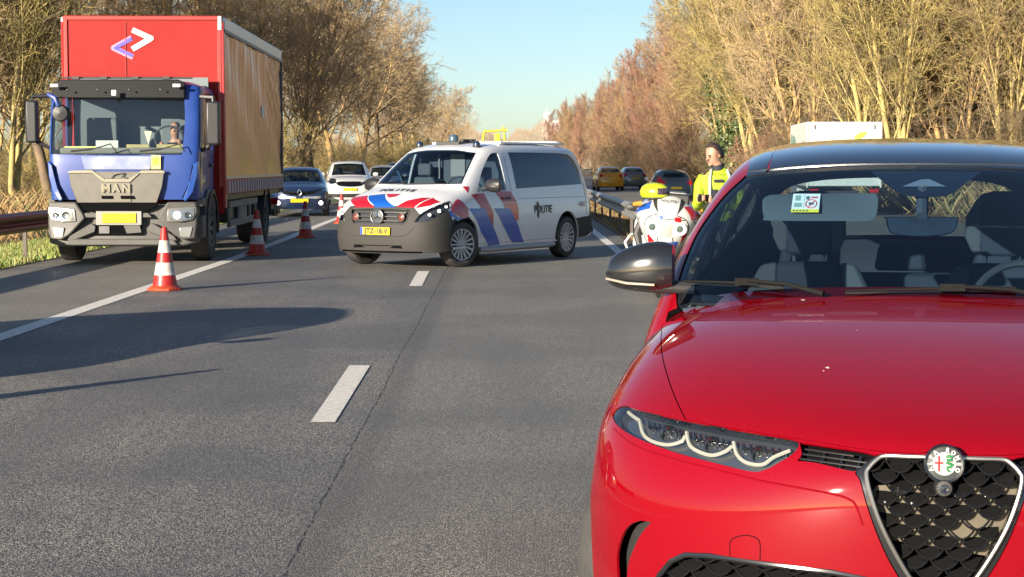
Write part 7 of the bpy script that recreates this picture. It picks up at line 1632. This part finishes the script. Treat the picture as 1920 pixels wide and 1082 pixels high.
b = MB(); b.prism([(2.9, 2.0), (4.9, 2.1), (4.9, 2.8), (3.7, 2.72), (3.0, 2.4)], -1.262, -1.255, 'X'); b.build('side_graphic', mat('graphic_green', (.12, .22, .16), .5, noise=(2, .8, (.30, .36, .32))), WT); b = MB(); b.prism([(.5, 2.1), (1.0, 2.2), (1.1, 2.55), (.7, 2.45)], -1.262, -1.255, 'X'); b.build('side_graphic', mat('graphic_green'), WT)
b = MB(); b.prism([(5.3, .5), (5.3, 2.3), (6.1, 2.3), (6.7, 1.5), (7.5, 1.25), (7.6, .5)], -.98, .98, 'X'); b.build('cab', M_WHC, WT, bevel=.06); b = MB(); b.prism([(6.15, 2.22), (6.73, 1.52), (6.76, 1.56), (6.2, 2.26)], -.85, .85, 'X'); b.build('windscreen', M_VG, WT)
for sx in (-1, 1): b = MB(); b.prism([(5.45, 1.5), (6.5, 1.5), (6.05, 2.15), (5.45, 2.15)], sx * .985, sx * .992, 'X'); b.build('door_window', M_VG, WT)
b = MB(); b.box((0, 3, .75), (1.0, 6, .2)); b.build('chassis', M_KD, WT); b = MB(); b.box((0, -.05, .6), (2.3, .08, .12)); b.build('rear_bumper', M_KD, WT)
for sx in (-1, 1):
    wheel(WT, sx * .9, 1.3, .36, .36, .3, sx, 6); wheel(WT, sx * .9, 6.7, .36, .36, .22, sx, 6)
    b = MB(); b.box((sx * 1.0, -.06, .85), (.3, .04, .12)); b.build('tail_light', mat('tail_red'), WT)
# ---------------- yellow recovery vehicle behind the police van; only its frame shows over the van roof
TW = empty('recovery_truck', (gx(927, 46), 46, 0), R(0), 'yellow recovery vehicle whose roof frame rises behind the police van', 'truck')
M_TY = mat('recovery_yellow', (.46, .42, .03), .4, coat=.3)
b = MB(); b.prism([(0, .5), (0, 1.15), (.7, 1.35), (1.2, 1.85), (2.4, 1.88), (2.4, .5)], -.95, .95, 'X'); b.build('cab', M_TY, TW, bevel=.06); b = MB(); b.prism([(.72, 1.38), (1.18, 1.80), (1.16, 1.84), (.69, 1.40)], -.84, .84, 'X'); b.build('windscreen', M_VG, TW)
for sx in (-1, 1): b = MB(); b.prism([(1.15, 1.3), (2.3, 1.3), (2.3, 1.75), (1.45, 1.75)], sx * .955, sx * .962, 'X'); b.build('door_window', M_VG, TW)
b = MB(); b.box((0, 4.6, .85), (2.0, 4.4, .14)); b.build('flat_bed', M_TY, TW, bevel=.02)
fr_ = empty('roof_frame'); fr_.parent = TW
for pts in ([(-.40, 2.5, 1.8), (-.30, 2.5, 2.43)], [(.30, 2.5, 1.8), (.24, 2.5, 2.40)], [(-.32, 2.5, 2.43), (.34, 2.5, 2.46)]): b = MB(); b.tube(pts, .032, 6); b.build('frame_bar', M_TY, fr_)
b = MB(); b.box((.06, 2.48, 2.20), (.16, .12, .36)); b.build('work_lamp', M_TY, TW, bevel=.02); b = MB(); b.lathe([(.05, 0), (.05, .08), (0, .10)], 10, 'Z', (.22, 2.5, 2.46)); b.build('beacon', mat('beacon_amber', (.8, .6, .08), .2), TW)
for sx in (-1, 1):
    for y in (.8, 5.4): wheel(TW, sx * .85, y, .36, .36, .24, sx, 6)
